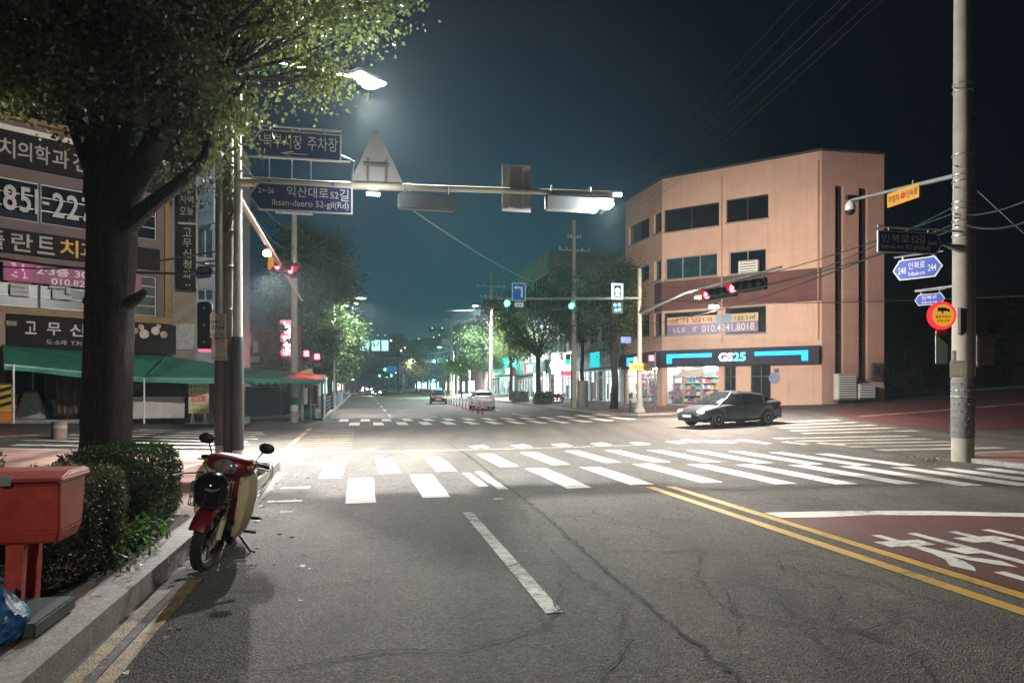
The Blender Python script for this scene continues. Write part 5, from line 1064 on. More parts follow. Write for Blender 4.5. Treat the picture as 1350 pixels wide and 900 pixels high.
fMb = Fr(fM.o, TH+math.pi)                           # lenses face away from the camera here
def sig_back(px, py, label):
    x, z = fM.uv(px, py); T = signal('traffic_signal', label, Fr(fM.w(x, 0), TH+math.pi), 0, z, (), 4, True, 0, r_=.125); return T
sig_back(562, 268, 'pale horizontal traffic light seen from behind, hung beside the triangular sign'); sig_back(752, 270, 'dark horizontal traffic light seen from behind, hung by the mast floodlight')
fx, fz = fM.uv(795, 268); fl = thing('floodlight', 'bright white floodlight under the tip of the mast arm', 'floodlight', tuple(fM.w(fx, fz)), TH)
bm = B(); box(bm, -.22, .22, -.14, .14, .0, .1, .02); obj('housing', bm, M_POLEG, fl); bm = B(); box(bm, -.21, .21, -.17, .13, -.10, -.002, .03); obj('lens', bm, E_LAMP, fl); bm = B(); box(bm, -.02, .02, -.02, .02, .1, .22); obj('bracket', bm, M_POLEG, fl)
lamp('floodlight_light', 'POINT', tuple(fM.w(fx+.1, fz, .25)-Vector((0, 0, .35))), 800, (1, .96, .9), .1, (rad(8), 0, 0), 150, .5, fl)
sx, sz_ = fM.uv(492, 254); lf = thing('led_lamp', 'small white LED fixture under the triangular sign', 'lamp', tuple(fM.w(sx, sz_)), TH); bm = B(); box(bm, -.16, .16, -.08, .08, -.04, .0, .01); box(bm, -.13, .13, -.06, .06, .045, .075, .01); obj('housing', bm, M_WPAINT, lf); bm = B(); box(bm, -.14, .14, -.065, .065, -.055, -.042); obj('lens', bm, emit('small led', (1, .97, .9), 6.0), lf); lamp('lamp_light', 'POINT', tuple(fM.w(sx, sz_-.12, .75)), 26, (1, .97, .92), .1, parent=lf); bm = B(); box(bm, -.02, .02, -.02, .02, .0, .2); obj('bracket', bm, M_STEEL, lf)  # point light added out in front of the fixture to brighten the sign fronts
# street name signs
def name_sign(nm, label, fr, x0, x1, z0, z1, arrow, m, lines, off=.12, bars=True, group=None):
    """lines: (text, x0, x1, z0, z1) as fractions of the plate"""
    T = thing(nm, label, 'street sign', tuple(fr.w((x0+x1)/2, z0, off)), fr.a, group); w_, h = (x1-x0), z1-z0; tip = h*.32; b_ = h*.055
    def outline(i):
        l, r_ = -w_/2+i, w_/2-i; p = [(l+(tip if 'l' in arrow else 0), i), (r_-(tip if 'r' in arrow else 0), i)]
        if 'r' in arrow: p.append((r_-.2*i, h/2))
        p += [(r_-(tip if 'r' in arrow else 0), h-i), (l+(tip if 'l' in arrow else 0), h-i)]
        if 'l' in arrow: p.append((l+.2*i, h/2))
        return p
    bm = B(); prism(bm, outline(0), -.012, .02); obj('border', bm, M_SIGNW, T); bm = B(); prism(bm, outline(b_), -.018, -.0125); obj('plate', bm, m, T)
    for s, a, b2, c, d in lines: txt(T, s, M_SIGNW, -w_/2+w_*a, -w_/2+w_*b2, h*c, h*d, -.0185, .003, .004)
    if bars: bm = B(); tube(bm, [(-w_*.48, .03, h+.09), (w_*.5, .03, h+.09)], .022, 6); box(bm, -w_*.32, -w_*.29, .02, .04, h*.1, h+.09); box(bm, w_*.29, w_*.32, .02, .04, h*.1, h+.09); obj('bracket', bm, M_STEEL, T)
    return T
a, b_ = fM.uv(331, 206, .12), fM.uv(450, 178, .12)
name_sign('street_name_sign', 'upper dark blue arrow sign for the market car park on the left mast', fM, a[0], b_[0], a[1], b_[1], 'l', M_SIGNDK, [('북부시장', .13, .56, .34, .86), ('주차장', .62, .96, .34, .86), ('←', .32, .62, .08, .28)])
a, b_ = fM.uv(328, 276, .12), fM.uv(465, 247, .12)
name_sign('street_name_sign', 'lower dark blue two-line arrow sign under the left mast', fM, a[0], b_[0], a[1], b_[1], 'l', M_SIGNDK, [('익산대로', .36, .76, .52, .90), ('52', .78, .86, .54, .78), ('길', .87, .96, .46, .90), ('Iksan-daero 52-gil(Rd)', .22, .96, .12, .42), ('2←56', .09, .24, .60, .80)])
fa_ = Fr(PA, TH+rad(-35)); fa_.o.z = 0; a, b_ = fa_.uv(257, 372, .1), fa_.uv(281, 347, .1)
T = name_sign('street_name_sign', 'small blue double-arrow street sign on the leftmost of the bundled poles', fa_, a[0], b_[0], a[1]+.06, b_[1]-.04, 'lr', M_SIGNBLUE, [('익산대로', .2, .8, .5, .85), ('Iksan-daero', .2, .8, .15, .38)], .1)
bm = B(); tube(bm, [fa_.w(a[0]+.05, b_[1]+.05, .08), fa_.w(0, b_[1]-.08, 0)], .03, 8); obj('arm', bm, M_WPAINT, T, world=True)
# black signal seen from behind, paper notices on the poles
a = at(270, 460, 14.5); T = thing('pedestrian_signal', 'black upright signal housing seen from behind left of the bundled poles', 'traffic light', tuple(a), TH); hh = 62*14.5/930
bm = B(); box(bm, -.14, .14, -.06, .12, 0, hh, .03); obj('housing', bm, M_HOUS, T); bm = B()
for z in (.12, .47, .82): box(bm, -.02, .02, -.075, -.061, z, z+.04)
box(bm, .14, .33, .0, .04, hh*.8, hh*.84); box(bm, .14, .33, .0, .04, hh*.15, hh*.19); obj('bracket', bm, M_STEEL, T); bm = B(); lathe(bm, [(.12, -.05), (.13, -.02), (.08, -.003)], 14); obj('lit_visor', bm, emit('pink visor glow', (1, .12, .2), 1.3), T)
def notice(label, px0, px1, y0, y1, Y, big=None, seed=0):
    p0, p1 = at(px0, y1, Y), at(px1, y0, Y); T = thing('paper_notice', label, 'notice', tuple((p0+p1)/2-Vector((0, 0, (p1.z-p0.z)/2))), 0); hw, hh = (p1.x-p0.x)/2, p1.z-p0.z; bm = B(); n = 6
    v = [[bm.verts.new((-hw+2*hw*i/n, -.03*(1-(2*i/n-1)**2), z*hh)) for z in (0, .5, 1)] for i in range(n+1)]
    for i in range(n):
        for j in range(2): bm.faces.new((v[i][j], v[i+1][j], v[i+1][j+1], v[i][j+1]))
    bmesh.ops.solidify(bm, geom=bm.faces[:], thickness=.004); obj('sheet', bm, M_PAPER, T)
    if big:
        for i, b2 in enumerate(big): txt(T, b2, M_INK, -hw*.8, hw*.8, hh*(.56-.22*i), hh*(.72-.22*i), -.036, .001, .01)
    scribble(T, M_INK, -hw*.85, hw*.8, [hh*.8, hh*.9]+([] if big else [hh*.6]), hh*.05, -.036, seed); bm = B(); [box(bm, -hw*.9+i*hw*.3, -hw*.75+i*hw*.3, -.034, -.03, .02, hh*(.12+.03*(i % 3))) for i in range(6)]; obj('tear_off_slip', bm, mat('slip shade', (.35, .33, .3), .8), T); return T
notice('white paper notice with large dark numerals on the bundled poles', 277, 299, 413, 445, 14.4, ['0972', '2764'], 1); notice('smaller torn paper notice just below the numeral notice', 279, 300, 447, 475, 14.4, None, 2)
# left mast over the left side street
fA = Fr(gp(PC), TH+rad(90)); fA.o.z = 0
lm = thing('signal_mast', 'reddish signal mast arm running away over the left side street', 'signal mast', tuple(gp(PC)+Vector((0, 0, 5.2))), TH)
q0, q1 = fA.w(0, fA.uv(316, 264)[1]), fA.w(*fA.uv(398, 396)); ptube(lm, 'arm', [q0, q1], [.075, .05], mat('mast pinkish', (.45, .30, .26), .5, .1), 10)
x, z = fA.uv(371, 352); pc_ = fA.w(x, z, .15); s_ = signal('traffic_signal', 'red-lit horizontal traffic light seen nearly edge-on over the left side street', Fr((pc_.x, pc_.y, 0), fA.a-rad(24)), 0, z, (0, 2), 4, False, 0, em=E_REDL, orange=True, r_=.17)
x, z = fA.uv(352, 334); f2 = thing('floodlight', 'white floodlight on the reddish mast by the orange end plate', 'floodlight', tuple(fA.w(x, z)), TH); bm = B(); box(bm, -.1, .1, -.16, .16, 0, .09, .02); obj('housing', bm, M_POLEG, f2); bm = B(); box(bm, -.09, .09, -.15, .15, -.05, -.002, .015); obj('lens', bm, E_LAMP, f2)
lamp('floodlight_light', 'SPOT', tuple(fA.w(x, z)-Vector((0, 0, .55))), 5000, (1, .95, .9), .1, (rad(-14), rad(-22), 0), 150, .6, f2)
# --- concrete pole at the right corner with its signs
PR = R(13.3, 13.5, .02); tR = pole('utility_pole', 'tall concrete utility pole at the right corner carrying blue street signs', 'pole', PR, 15.5, .225, .15, M_POLEC, n=20)
fP = Fr((PR.x, PR.y, 0), TH); fPs = Fr((PR.x, PR.y, 0), TH-rad(90))
YR = PR.y; zR = lambda y: CH+(HY-y)/F*YR
bm = B(); lathe(bm, [(.226, zR(578)), (.234, zR(577)), (.230, zR(502)), (.222, zR(500))], 24)
for k in range(8):
    for j in range(14): q = 2*math.pi*j/14+(k % 2)*.2; ball(bm, (.232*math.cos(q), .232*math.sin(q), zR(570)+k*.155), .018, u=6, v=4)
obj('wrap', bm, mat('pole wrap grey', (.15, .15, .14), .8, var=.15), tR)
for y in (112, 122, 205, 232, 240, 268, 276, 292, 302, 312, 515, 523): bm = B(); lathe(bm, [(.2, zR(y)-.03), (.226-.004*(515-y)/60+.008, zR(y)-.025), (.226-.004*(515-y)/60+.008, zR(y)+.005), (.2, zR(y)+.01)], 20); obj('band', bm, M_STEEL, tR)
bm = B(); r = random.Random(8)
for y in (120, 150, 195, 222, 250, 285, 290, 300): sgn = r.choice((-1, 1)); bm = B(); tube(bm, [(sgn*.17, -.05, zR(y)), (sgn*.31, -.07, zR(y))], .014, 6); obj('step_bolt', bm, M_STEEL, tR)
ptube(tR, 'conduit', [PR+Vector((.20, -.12, 1.9)), PR+Vector((.19, -.11, 7.5))], .022, M_STEEL)
cw_ = Fr((PR.x, PR.y, 0), TH-rad(90)); cctv = thing('camera_arm', 'long steel arm with a white dome camera over the right side street', 'camera arm', tuple(PR+Vector((0, 0, 6.4))), TH)
c0, c1 = fPs.w(*fPs.uv(1258, 232)), fPs.w(*fPs.uv(1121, 264)); ptube(cctv, 'arm', [c0, c1], [.055, .035], M_POLEG, 10)
dc = fPs.w(*fPs.uv(1121, 270)); dm = thing('dome_camera', 'white dome security camera hanging at the tip of the steel arm', 'camera', tuple(dc), TH); bm = B(); lathe(bm, [(.04, .12), (.09, .06), (.13, .0), (.14, -.12), (.12, -.16)], 18); obj('housing', bm, M_WPAINT, dm); bm = B(); ball(bm, (0, 0, -.18), .125, sz=.9); obj('dome', bm, M_BLACK, dm)
bm = B(); box(bm, -.12, .3, -.06, .06, .13, .26, .01); obj('control_box', bm, M_HOUS, dm)
a, b_ = (fPs.uv(1169, 266, .06)[0], fPs.uv(1190, 267, .06)[1]), (fPs.uv(1211, 251, .06)[0], fPs.uv(1190, 250, .06)[1]); ys = thing('yellow_sign', 'small yellow notice sign hanging under the camera arm', 'sign', tuple(fPs.w((a[0]+b_[0])/2, a[1], .03)), fPs.a); hw, hh = (b_[0]-a[0])/2, b_[1]-a[1]+.03
bm = B(); box(bm, -hw, hw, -.02, .02, 0, hh, .004); obj('plate', bm, mat('sign amber', (.66, .30, .02), .5), ys); txt(ys, '주정차', M_DKTXT, -hw*.9, -hw*.2, hh*.25, hh*.75, -.022, .003, .01); txt(ys, '단속중', M_DKTXT, hw*.25, hw*.92, hh*.25, hh*.75, -.022, .003, .01); bm = B(); lathe(bm, [(hh*.25, 0), (hh*.25, .004)], 14, Matrix.Translation((.02, -.022, hh*.5)) @ Matrix.Rotation(rad(90), 4, 'X')); obj('emblem', bm, M_RED, ys); 
for x in (-hw*.6, hw*.6): bm = B(); box(bm, x-.015, x+.015, -.005, .01, hh+.002, hh+.12); obj('hanger', bm, M_STEEL, ys)
a, b_ = fP.uv(1157, 332, .1), fP.uv(1242, 308, .1)
name_sign('street_name_sign', 'long dark blue street sign, topmost on the right concrete pole', fP, a[0], b_[0], a[1], b_[1], 'r', M_SIGNDK, [('인북로', .05, .48, .46, .86), ('52길', .51, .72, .46, .86), ('2↔10', .76, .91, .42, .62), ('Inbuk-ro 52-gil(Rd)', .05, .80, .12, .38)], .1)
ptube(tR, 'sign_arm', [fP.w(a[0], b_[1]+.09, .1), fP.w(0, b_[1]+.07, .1)], .022, M_STEEL); ptube(tR, 'sign_arm', [fP.w(-.16, (a[1]+b_[1])/2-.08, .1), fP.w(b_[0]-.02, (a[1]+b_[1])/2, .1)], [.10, .02], M_STEEL)
a, b_ = fPs.uv(1177, 366, .15), fPs.uv(1243, 338, .15); fPt = Fr((PR.x, PR.y, 0), TH-rad(62)); a, b_ = fPt.uv(1177, 358, .2), fPt.uv(1243, 347, .2)
zc = (fPt.uv(1210, 336, .2)[1]+fPt.uv(1210, 368, .2)[1])/2
name_sign('street_name_sign', 'bright blue double-arrow sign numbered 248 to 244 on the right concrete pole', fPt, a[0], b_[0], zc-.27, zc+.21, 'lr', M_SIGNBLUE, [('인북로', .33, .66, .48, .84), ('Inbuk-ro', .33, .66, .16, .38), ('248', .12, .28, .3, .62), ('244', .72, .88, .3, .62)], .2)
a, b_ = fPt.uv(1206, 400, .2), fPt.uv(1246, 390, .2); zc = fPt.uv(1226, 394, .2)[1]
name_sign('street_name_sign', 'smallest blue double-arrow sign above the round red camera sign', fPt, a[0], b_[0], zc-.14, zc+.12, 'lr', M_SIGNBLUE, [('인북로', .25, .75, .5, .85), ('Inbuk-ro', .25, .75, .15, .38)], .2)
ptube(tR, 'sign_arm', [fPt.w(a[0], zc+.21, .2), PR+Vector((0, 0, zc+.25))], .03, M_POLEW)
rc = fP.w(*fP.uv(1241, 416, .35), .35); rd = thing('round_camera_sign', 'round yellow sign with glowing red rim and camera pictogram on the right pole', 'road sign', tuple(rc), TH-rad(12)); rr = 17.5*(YR-.3)/930
E_RIM = emit('red rim glow', (1, .03, .05), 1.0); E_YEL = emit('backlit yellow face', (.9, .42, .03), .55); Mr = Matrix.Rotation(rad(90), 4, 'X')
bm = B(); lathe(bm, [(rr, -.05), (rr+.01, -.02), (rr+.01, .04), (rr, .06)], 32, Mr); obj('rim', bm, E_RIM, rd); bm = B(); lathe(bm, [(rr*.80, .061), (rr*.80, .068)], 32, Mr); obj('face', bm, E_YEL, rd)
bm = B(); box(bm, -.12, .06, -.075, -.069, .09, .17); prism(bm, [(.06, .10), (.14, .07), (.14, .14), (.06, .15)], -.075, -.069); box(bm, -.03, .0, -.075, -.069, .04, .09); obj('pictogram', bm, M_DKTXT, rd); txt(rd, '불법주정차', M_DKTXT, -.17, .17, -.06, .0, -.069, .003, .008); txt(rd, '단속구역', M_DKTXT, -.13, .13, -.15, -.09, -.069, .003, .008)
bm = B(); box(bm, .1, .3, .0, .05, -.03, .03); obj('arm', bm, M_STEEL, rd); bm = B(); box(bm, -.12, .12, -.03, .03, -rr-.12, -rr-.02, .01); obj('mount', bm, mat('red mount', (.5, .06, .07), .5), rd)
bm = B(); prism(bm, [(-.12, -rr-.75), (.14, -rr-.75), (.14, -rr-.35), (-.08, -rr-.14), (-.12, -rr-.14)], .0, .02); obj('lower_plate', bm, mat('pale green plate', (.42, .50, .47), .5), rd)
p = at(1270, 422, YR-.25); T = thing('sign_plate', 'dark pentagonal plate clamped to the right concrete pole beside the round sign', 'sign', tuple(p), TH+rad(20)); bm = B(); prism(bm, [(-.16, -.30), (-.05, -.34), (.17, -.18), (.17, .25), (-.16, .27)], -.02, .04); obj('plate', bm, mat('dark plate', (.05, .05, .05), .6), T)
p = at(1297, 480, YR+.3); T = thing('notice_board', 'brown glazed notice box with white edge on the far side of the right pole', 'notice board', tuple(p), TH); bm = B(); box(bm, -.20, .22, -.05, .05, 0, .62, .01); obj('box', bm, mat('brown panel', (.22, .16, .13), .5), T); bm = B(); box(bm, -.28, -.205, -.07, .07, -.06, .66, .01); box(bm, -.5, -.281, -.02, .02, .0, .04); obj('edge_post', bm, M_WPAINT, T); scribble(T, M_INK, -.15, .18, [.1, .2, .3, .4, .5], .05, -.052, 4)
notice('printed paper notice taped to the right concrete pole', 1252, 1274, 475, 498, YR-.26, None, 7); notice('tiny white sticker above the printed notice on the right pole', 1254, 1261, 462, 475, YR-.25, None, 8)
# --- far right corner: signal pole with two arms
PT = R(15.14, 37.0, .14); tT = pole('signal_pole', 'stout pale steel signal pole at the far right corner before the store', 'signal pole', PT, 8.0, .16, .11, mat('pole weathered', (.36, .34, .29), .6, .1, var=.15, scale=2, dirt=.25), n=16)
bm = B(); lathe(bm, [(.34, 0), (.30, .12), (.18, .5), (.158, .8)], 16); obj('base_cone', bm, M_CONC, tT)
fT = Fr((PT.x, PT.y, 0), TH); fS = Fr((PT.x, PT.y, 0), TH-rad(90)); za = fT.uv(845, 393)[1]
ptube(tT, 'arm', [fT.w(0, za), fT.w(*fT.uv(655, 394))], [.09, .05], M_POLEG, 10); e1 = fS.w(*fS.uv(1012, 358)); ptube(tT, 'arm', [fS.w(0, fS.uv(846, 412)[1]), fS.w(*fS.uv(905, 385)), fS.w(*fS.uv(1030, 352))], [.09, .07, .05], M_POLEG, 10)
bm = B(); box(bm, -.7, .7, -.2, -.19, fT.uv(845, 498)[1], fT.uv(845, 488)[1]); T_ = obj('yellow_plate', bm, mat('amber plate', (.55, .36, .08), .6), tT); scribble(T_, M_DKTXT, -.65, .6, [fT.uv(845, 496)[1]], .2, -.201, 2)
bm = B(); box(bm, -1.15, -.55, -.12, -.10, fT.uv(845, 462)[1], fT.uv(845, 454)[1]); obj('blue_plate', bm, M_SIGNBLUE, tT)
def at_fr(fr, px, py, off=0): u, v = fr.uv(px, py, off); return u, v
def gsig(px, py, label):
    u, v = fT.uv(px, py, .2); T = signal('traffic_signal', label, fT, u-.53, v, (3,), 4, False, .2); lo = lamp('signal_light', 'SPOT', tuple(fT.w(u, v, .62)), 1500, (.02, 1, .72), .12, (0, 0, 0), 70, 1.0, T); lo.rotation_euler = Vector((0, -1, .16)).to_track_quat('-Z', 'Y').to_euler(); return T
gsig(668, 400, 'green traffic light at the left end of the far mast arm'); gsig(753, 403, 'green traffic light in the middle of the far mast arm')
for px_, py_, lb_s in ((948, 386, 'red-lit horizontal traffic light next to the orange plate and floodlight, before the peach building'), (984, 377, 'red-lit horizontal traffic light at the outer end of the right mast, before the brick band')):
    u, v = fS.uv(px_, py_, .25); pc_ = fS.w(u, v, .25); signal('traffic_signal', lb_s, Fr((pc_.x, pc_.y, 0), fS.a+rad(20)), 0, pc_.z, (0,), 4, False, 0, em=E_REDL, orange=px_ < 960, r_=.185)
def flood(px, py, label, energy, aim, ang, fr=fS):
    u, v = fr.uv(px, py, .3); p = fr.w(u, v, .3); T = thing('floodlight', label, 'floodlight', tuple(p), fr.a, None); bm = B(); box(bm, -.25, .25, -.13, .13, 0, .1, .02); obj('housing', bm, M_POLEG, T); bm = B(); box(bm, -.23, .23, -.13, .12, -.07, -.002, .02); obj('lens', bm, E_LAMP, T); bm = B(); box(bm, -.03, .03, .0, .3, .1, .16); obj('bracket', bm, M_POLEG, T)
    lo = lamp('floodlight_light', 'SPOT', tuple(p-Vector((0, 0, .4))), energy, (1, .87, .76), .15, (0, 0, 0), ang, .5, T)
    lo.rotation_euler = (full(T).to_3x3().inverted() @ Vector(aim)).to_track_quat('-Z', 'Y').to_euler(); return T
flood(922, 391, 'white floodlight beside the orange end of the red signal', 5200, (.52, .74, -.42), 150); flood(941, 403, 'lower warm floodlight under the red signal', 7500, (-.05, -.25, -1), 158)
u, v = fT.uv(684, 404, .25); nb_ = thing('no_turn_sign', 'square blue left-turn sign standing on the far mast arm', 'road sign', tuple(fT.w(u, v, .25)), TH); hw = 9*38.5/930
bm = B(); box(bm, -hw, hw, 0, .03, .3, 1.25, .004); obj('border', bm, M_SIGNW, nb_); bm = B(); box(bm, -hw+.03, hw-.03, -.006, -.001, .33, 1.22); obj('plate', bm, emit('glowing blue sign face', (.01, .10, .32), .5), nb_); bm = B(); box(bm, .12, .2, -.012, -.007, .5, 1.05); box(bm, -.12, .12, -.012, -.007, .97, 1.05); prism(bm, [(-.26, 1.01), (-.12, .9), (-.12, 1.12)], -.012, -.007); obj('arrow', bm, M_SIGNW, nb_); bm = B(); box(bm, -.22, .26, 0, .02, -.02, .22); obj('sub_plate', bm, M_SIGNW, nb_); scribble(nb_, M_DKTXT, -.18, .24, [.04], .12, -.001, 5)  # blue plate glows by its material in place of light falling on it
u, v = fT.uv(814, 395, .25); il = thing('lit_info_sign', 'white framed luminous sign standing on the right part of the far mast arm', 'lit sign', tuple(fT.w(u, v, .25)), TH); hw, hh = 8*38/930, 22*38/930
bm = B(); box(bm, -hw, hw, -.02, .06, 0.02, hh, .01); obj('frame', bm, emit('lit frame white', (.85, .95, 1), 1.6), il); bm = B(); box(bm, -hw*.62, hw*.62, -.03, -.021, .14, hh-.12); obj('panel', bm, M_HOUS, il); bm = B(); lathe(bm, [(.15, 0), (.13, .02)], 16, Matrix.Translation((0, -.031, hh*.55)) @ Mr); box(bm, -.12, .12, -.05, -.031, .2, .3); obj('lit_symbol', bm, emit('lit symbol cyan', (.5, .9, 1), 3), il); bm = B(); box(bm, -hw, hw, -.02, .08, -.75, -.12, .01); obj('lower_box', bm, M_HOUS, il); bm = B(); [ball(bm, (x, -.03, z), .09, sy=.3, u=10, v=6) for x, z in ((-.15, -.3), (.1, -.28), (.12, -.55), (-.1, -.58))]; obj('lower_lens', bm, emit('lower lens cyan', (.2, .8, 1), 2.2), il)
def ped(label, px, py, Y, red=True, poleh=None, m=M_HOUS, rz=TH):
    p = at(px, py, Y); g = gz(*st_of(p.x, p.y))+.13; T = thing('pedestrian_signal', label, 'pedestrian signal', (p.x, p.y, g), rz, 'pedestrian signals'); z = p.z-g
    bm = B(); tube(bm, [(.26, .05, -.1), (.26, .05, z+.3)], .055, 8); obj('pole', bm, M_DGREY, T); bm = B(); box(bm, -.16, .16, -.08, .1, z-.55, z+.2, .02); box(bm, .1, .24, .02, .06, z-.4, z-.36); box(bm, .1, .24, .02, .06, z+.06, z+.1); obj('housing', bm, m, T)
    for i, zc in enumerate((z, z-.36)):
        lit = (i == 0) == red; bm = B(); box(bm, -.13, .13, -.095, -.081, zc-.14, zc+.14, .01); obj('lens', bm, (emit('ped red', (1, .03, .06), 20) if red else emit('ped green', (.0, .8, .65), 3)) if lit else M_LOFF, T)
        if lit and red: lo = lamp('signal_light', 'SPOT', tuple(full(T) @ Vector((0, -.35, zc))), 140, (1, .03, .06), .1, (0, 0, 0), 120, 1.0, T); lo.rotation_euler = Vector((0, -1, -.1)).to_track_quat('-Z', 'Y').to_euler()
        bm = B(); box(bm, -.15, .15, -.2, -.096, zc+.145, zc+.155); obj('visor', bm, m, T)
    return T
ped('red-lit pedestrian signal glowing at the left far corner', 404, 466, 37.5, True); ped('red-lit pedestrian signal beside the far right signal pole', 858, 472, 38.5, True); ped('green-lit pedestrian signal on the pole by the teal shop', 749, 470, 49.0, False)
ped('unlit-looking small pedestrian signal on the thin dark post behind the bin', 418, 470, 38.0, True)
# --- utility poles
def upole(label, base, h, r0, arms, m=M_POLEC, group='utility poles along the road'):
    T = pole('utility_pole', label, 'pole', base, h, r0, r0*.62, m, group)
    for z, hw in arms:
        bm = B(); box(bm, -hw, hw, -.16, -.08, z, z+.09); obj('crossarm', bm, M_STEEL, T); bm = B()
        for x in (-hw*.92, -hw*.5, hw*.5, hw*.92): lathe(bm, [(.03, z+.09), (.06, z+.13), (.04, z+.17), (.06, z+.21), (.03, z+.26)], 8, Matrix.Translation((x, -.12, 0)))
        obj('insulator', bm, M_INSUL, T)
    return T
U1 = R(-3.3, 36.6, .13); uL = upole('leaning-looking concrete utility pole at the far left corner with a green painted band', U1, 12.0, .19, [(10.2, .9)])
bm = B(); lathe(bm, [(.198, .45), (.200, .46), (.198, 1.95), (.19, 1.96)], 16); obj('painted_section', bm, M_POLEW, uL); bm = B(); lathe(bm, [(.201, .75), (.203, .76), (.203, 1.15), (.201, 1.16)], 16); obj('green_band', bm, M_GREEN, uL)
U2 = R(14.6, 47.7, .13); uM = upole('concrete utility pole with crossarm in front of the bluish white building', U2, 13.2, .2, [(11.0, 1.15), (11.9, .5)])
bm = B(); tube(bm, [(.6, 0, 9.0), (.6, 0, 8.1)], .28, 12); box(bm, .0, .6, -.05, .05, 8.9, 9.0); obj('transformer', bm, M_GREYW, uM)
U3 = R(14.7, 81, .13); uF = upole('far utility pole with double crossarms above the street lamps', U3, 14.8, .22, [(13.0, 1.7), (11.8, 1.3)])
U4 = R(14.7, 118, .13); upole('farthest utility pole rising behind the green signals', U4, 14, .22, [(12.4, 1.4)])
U0 = PR
p = U2+SV*.55-TV*.3; T = thing('electrical_cabinet', 'grey electrical cabinet at the foot of the crossarm utility pole', 'cabinet', tuple(p), TH); bm = B(); box(bm, -.32, .32, -.25, .25, 0, 1.9, .02); obj('casing', bm, mat('cabinet grey brown', (.16, .15, .13), .6, dirt=.3), T); bm = B(); box(bm, -.29, -.01, -.262, -.251, .2, 1.8); box(bm, .01, .29, -.262, -.251, .2, 1.8); obj('door', bm, mat('cabinet door', (.19, .18, .16), .6), T)
# --- street lamps along the main road
def street_lamp(label, base, h, arms, energy, group='street lamps along the main road'):
    T = pole('street_lamp', label, 'street lamp', base, h, .09, .06, M_POLEW, group)
    for d in arms:
        dv = SV*d; top = Vector(base)+Vector((0, 0, h-.05)); e_ = top+dv+Vector((0, 0, .35)); ptube(T, 'arm', [top, top+dv*.4+Vector((0, 0, .25)), e_], .035, M_POLEW, 6); lamp_head(T, e_+dv.normalized()*.3, dv, energy, em=E_LAMPF, sz=.5)
    return T
p = at(648, 515, 78); s0, t0 = st_of(p.x, p.y); hz_ = CH+(HY-404)/F*78-gz(s0, t0)-.4
street_lamp('double-armed street lamp over the pale green trees', R(s0, t0, .13), hz_, (-1.5, 1.1), 12000)
def far_lamp(px, py, Y, d, label, en): p = at(px, py, Y); s, t = st_of(p.x, p.y); s -= d; g = R(s, t, .1); street_lamp(label, g, p.z-g.z-.35, (d,), en)
far_lamp(582, 457, 112, -2.0, 'single street lamp left of the farthest utility pole', 5000); far_lamp(611, 481, 108, -1.0, 'low street lamp above the yellow lit tree', 10000); far_lamp(545, 473, 150, -2.0, 'street lamp by the small autumn tree far down the road', 5000); far_lamp(470, 392, 52, 1.6, 'street lamp hidden among the left street trees', 5500)
far_lamp(524, 491, 210, -2, 'distant street lamp on the right near the blue sign', 1500); far_lamp(464, 500, 160, 1.5, 'distant street lamp on the left beyond the fence', 1500)
# far crossing: green signals on their own mast
PF = at(603, 533, 118); s0, t0 = st_of(PF.x, PF.y); PF = R(s0, t0, .1); tF = pole('signal_pole', 'far grey signal pole with arm of two green lights', 'signal pole', PF, 8.2, .12, .09, M_POLEG); fFar = Fr((PF.x, PF.y, 0), TH); ptube(tF, 'arm', [fFar.w(0, fFar.uv(600, 463)[1]), fFar.w(*fFar.uv(566, 466))], .07, M_POLEG, 8)
for px, lb in ((571, 'left one of the two far green traffic lights'), (588, 'right one of the two far green traffic lights')):
    u, v = fFar.uv(px, 476, .2); T = signal('traffic_signal', lb, fFar, u-.53, v, (3,), 4, False, .2, em=emit('far signal green', (.02, 1, .62), 60), r_=.2); lo = lamp('signal_light', 'SPOT', tuple(fFar.w(u+.1, v, .75)), 5000, (.02, 1, .68), .15, (0, 0, 0), 100, 1.0, T); lo.rotation_euler = Vector((0, -1, -.08)).to_track_quat('-Z', 'Y').to_euler()
p = at(588, 455, 118); T = thing('overhead_sign', 'small overhead sign plate above the far green lights', 'road sign', tuple(p), TH); bm = B(); box(bm, -.7, .7, 0, .05, 0, 1.1, .01); obj('plate', bm, M_BACK, T); bm = B(); tube(bm, [(.1, .1, -1.2), (.1, .1, 6.0)], .05, 6); obj('pole', bm, M_POLEG, T)
for i, (px, py, Y, c) in enumerate([(503, 487, 230, 'g'), (509, 488, 240, 'g'), (512, 495, 260, 'g'), (497, 495, 300, 'g')]):
    p = at(px, py, Y); fr_ = Fr((p.x, p.y, 0), TH); signal('traffic_signal', ['distant green light left of the blue panel', 'distant green light touching the blue panel', 'lower distant green light at the end of the road', 'leftmost distant green light at the end of the road'][i], fr_, 0, p.z, (3,), 4, False, 0, em=emit('distant signal green', (.02, 1, .62), 80), r_=.3)
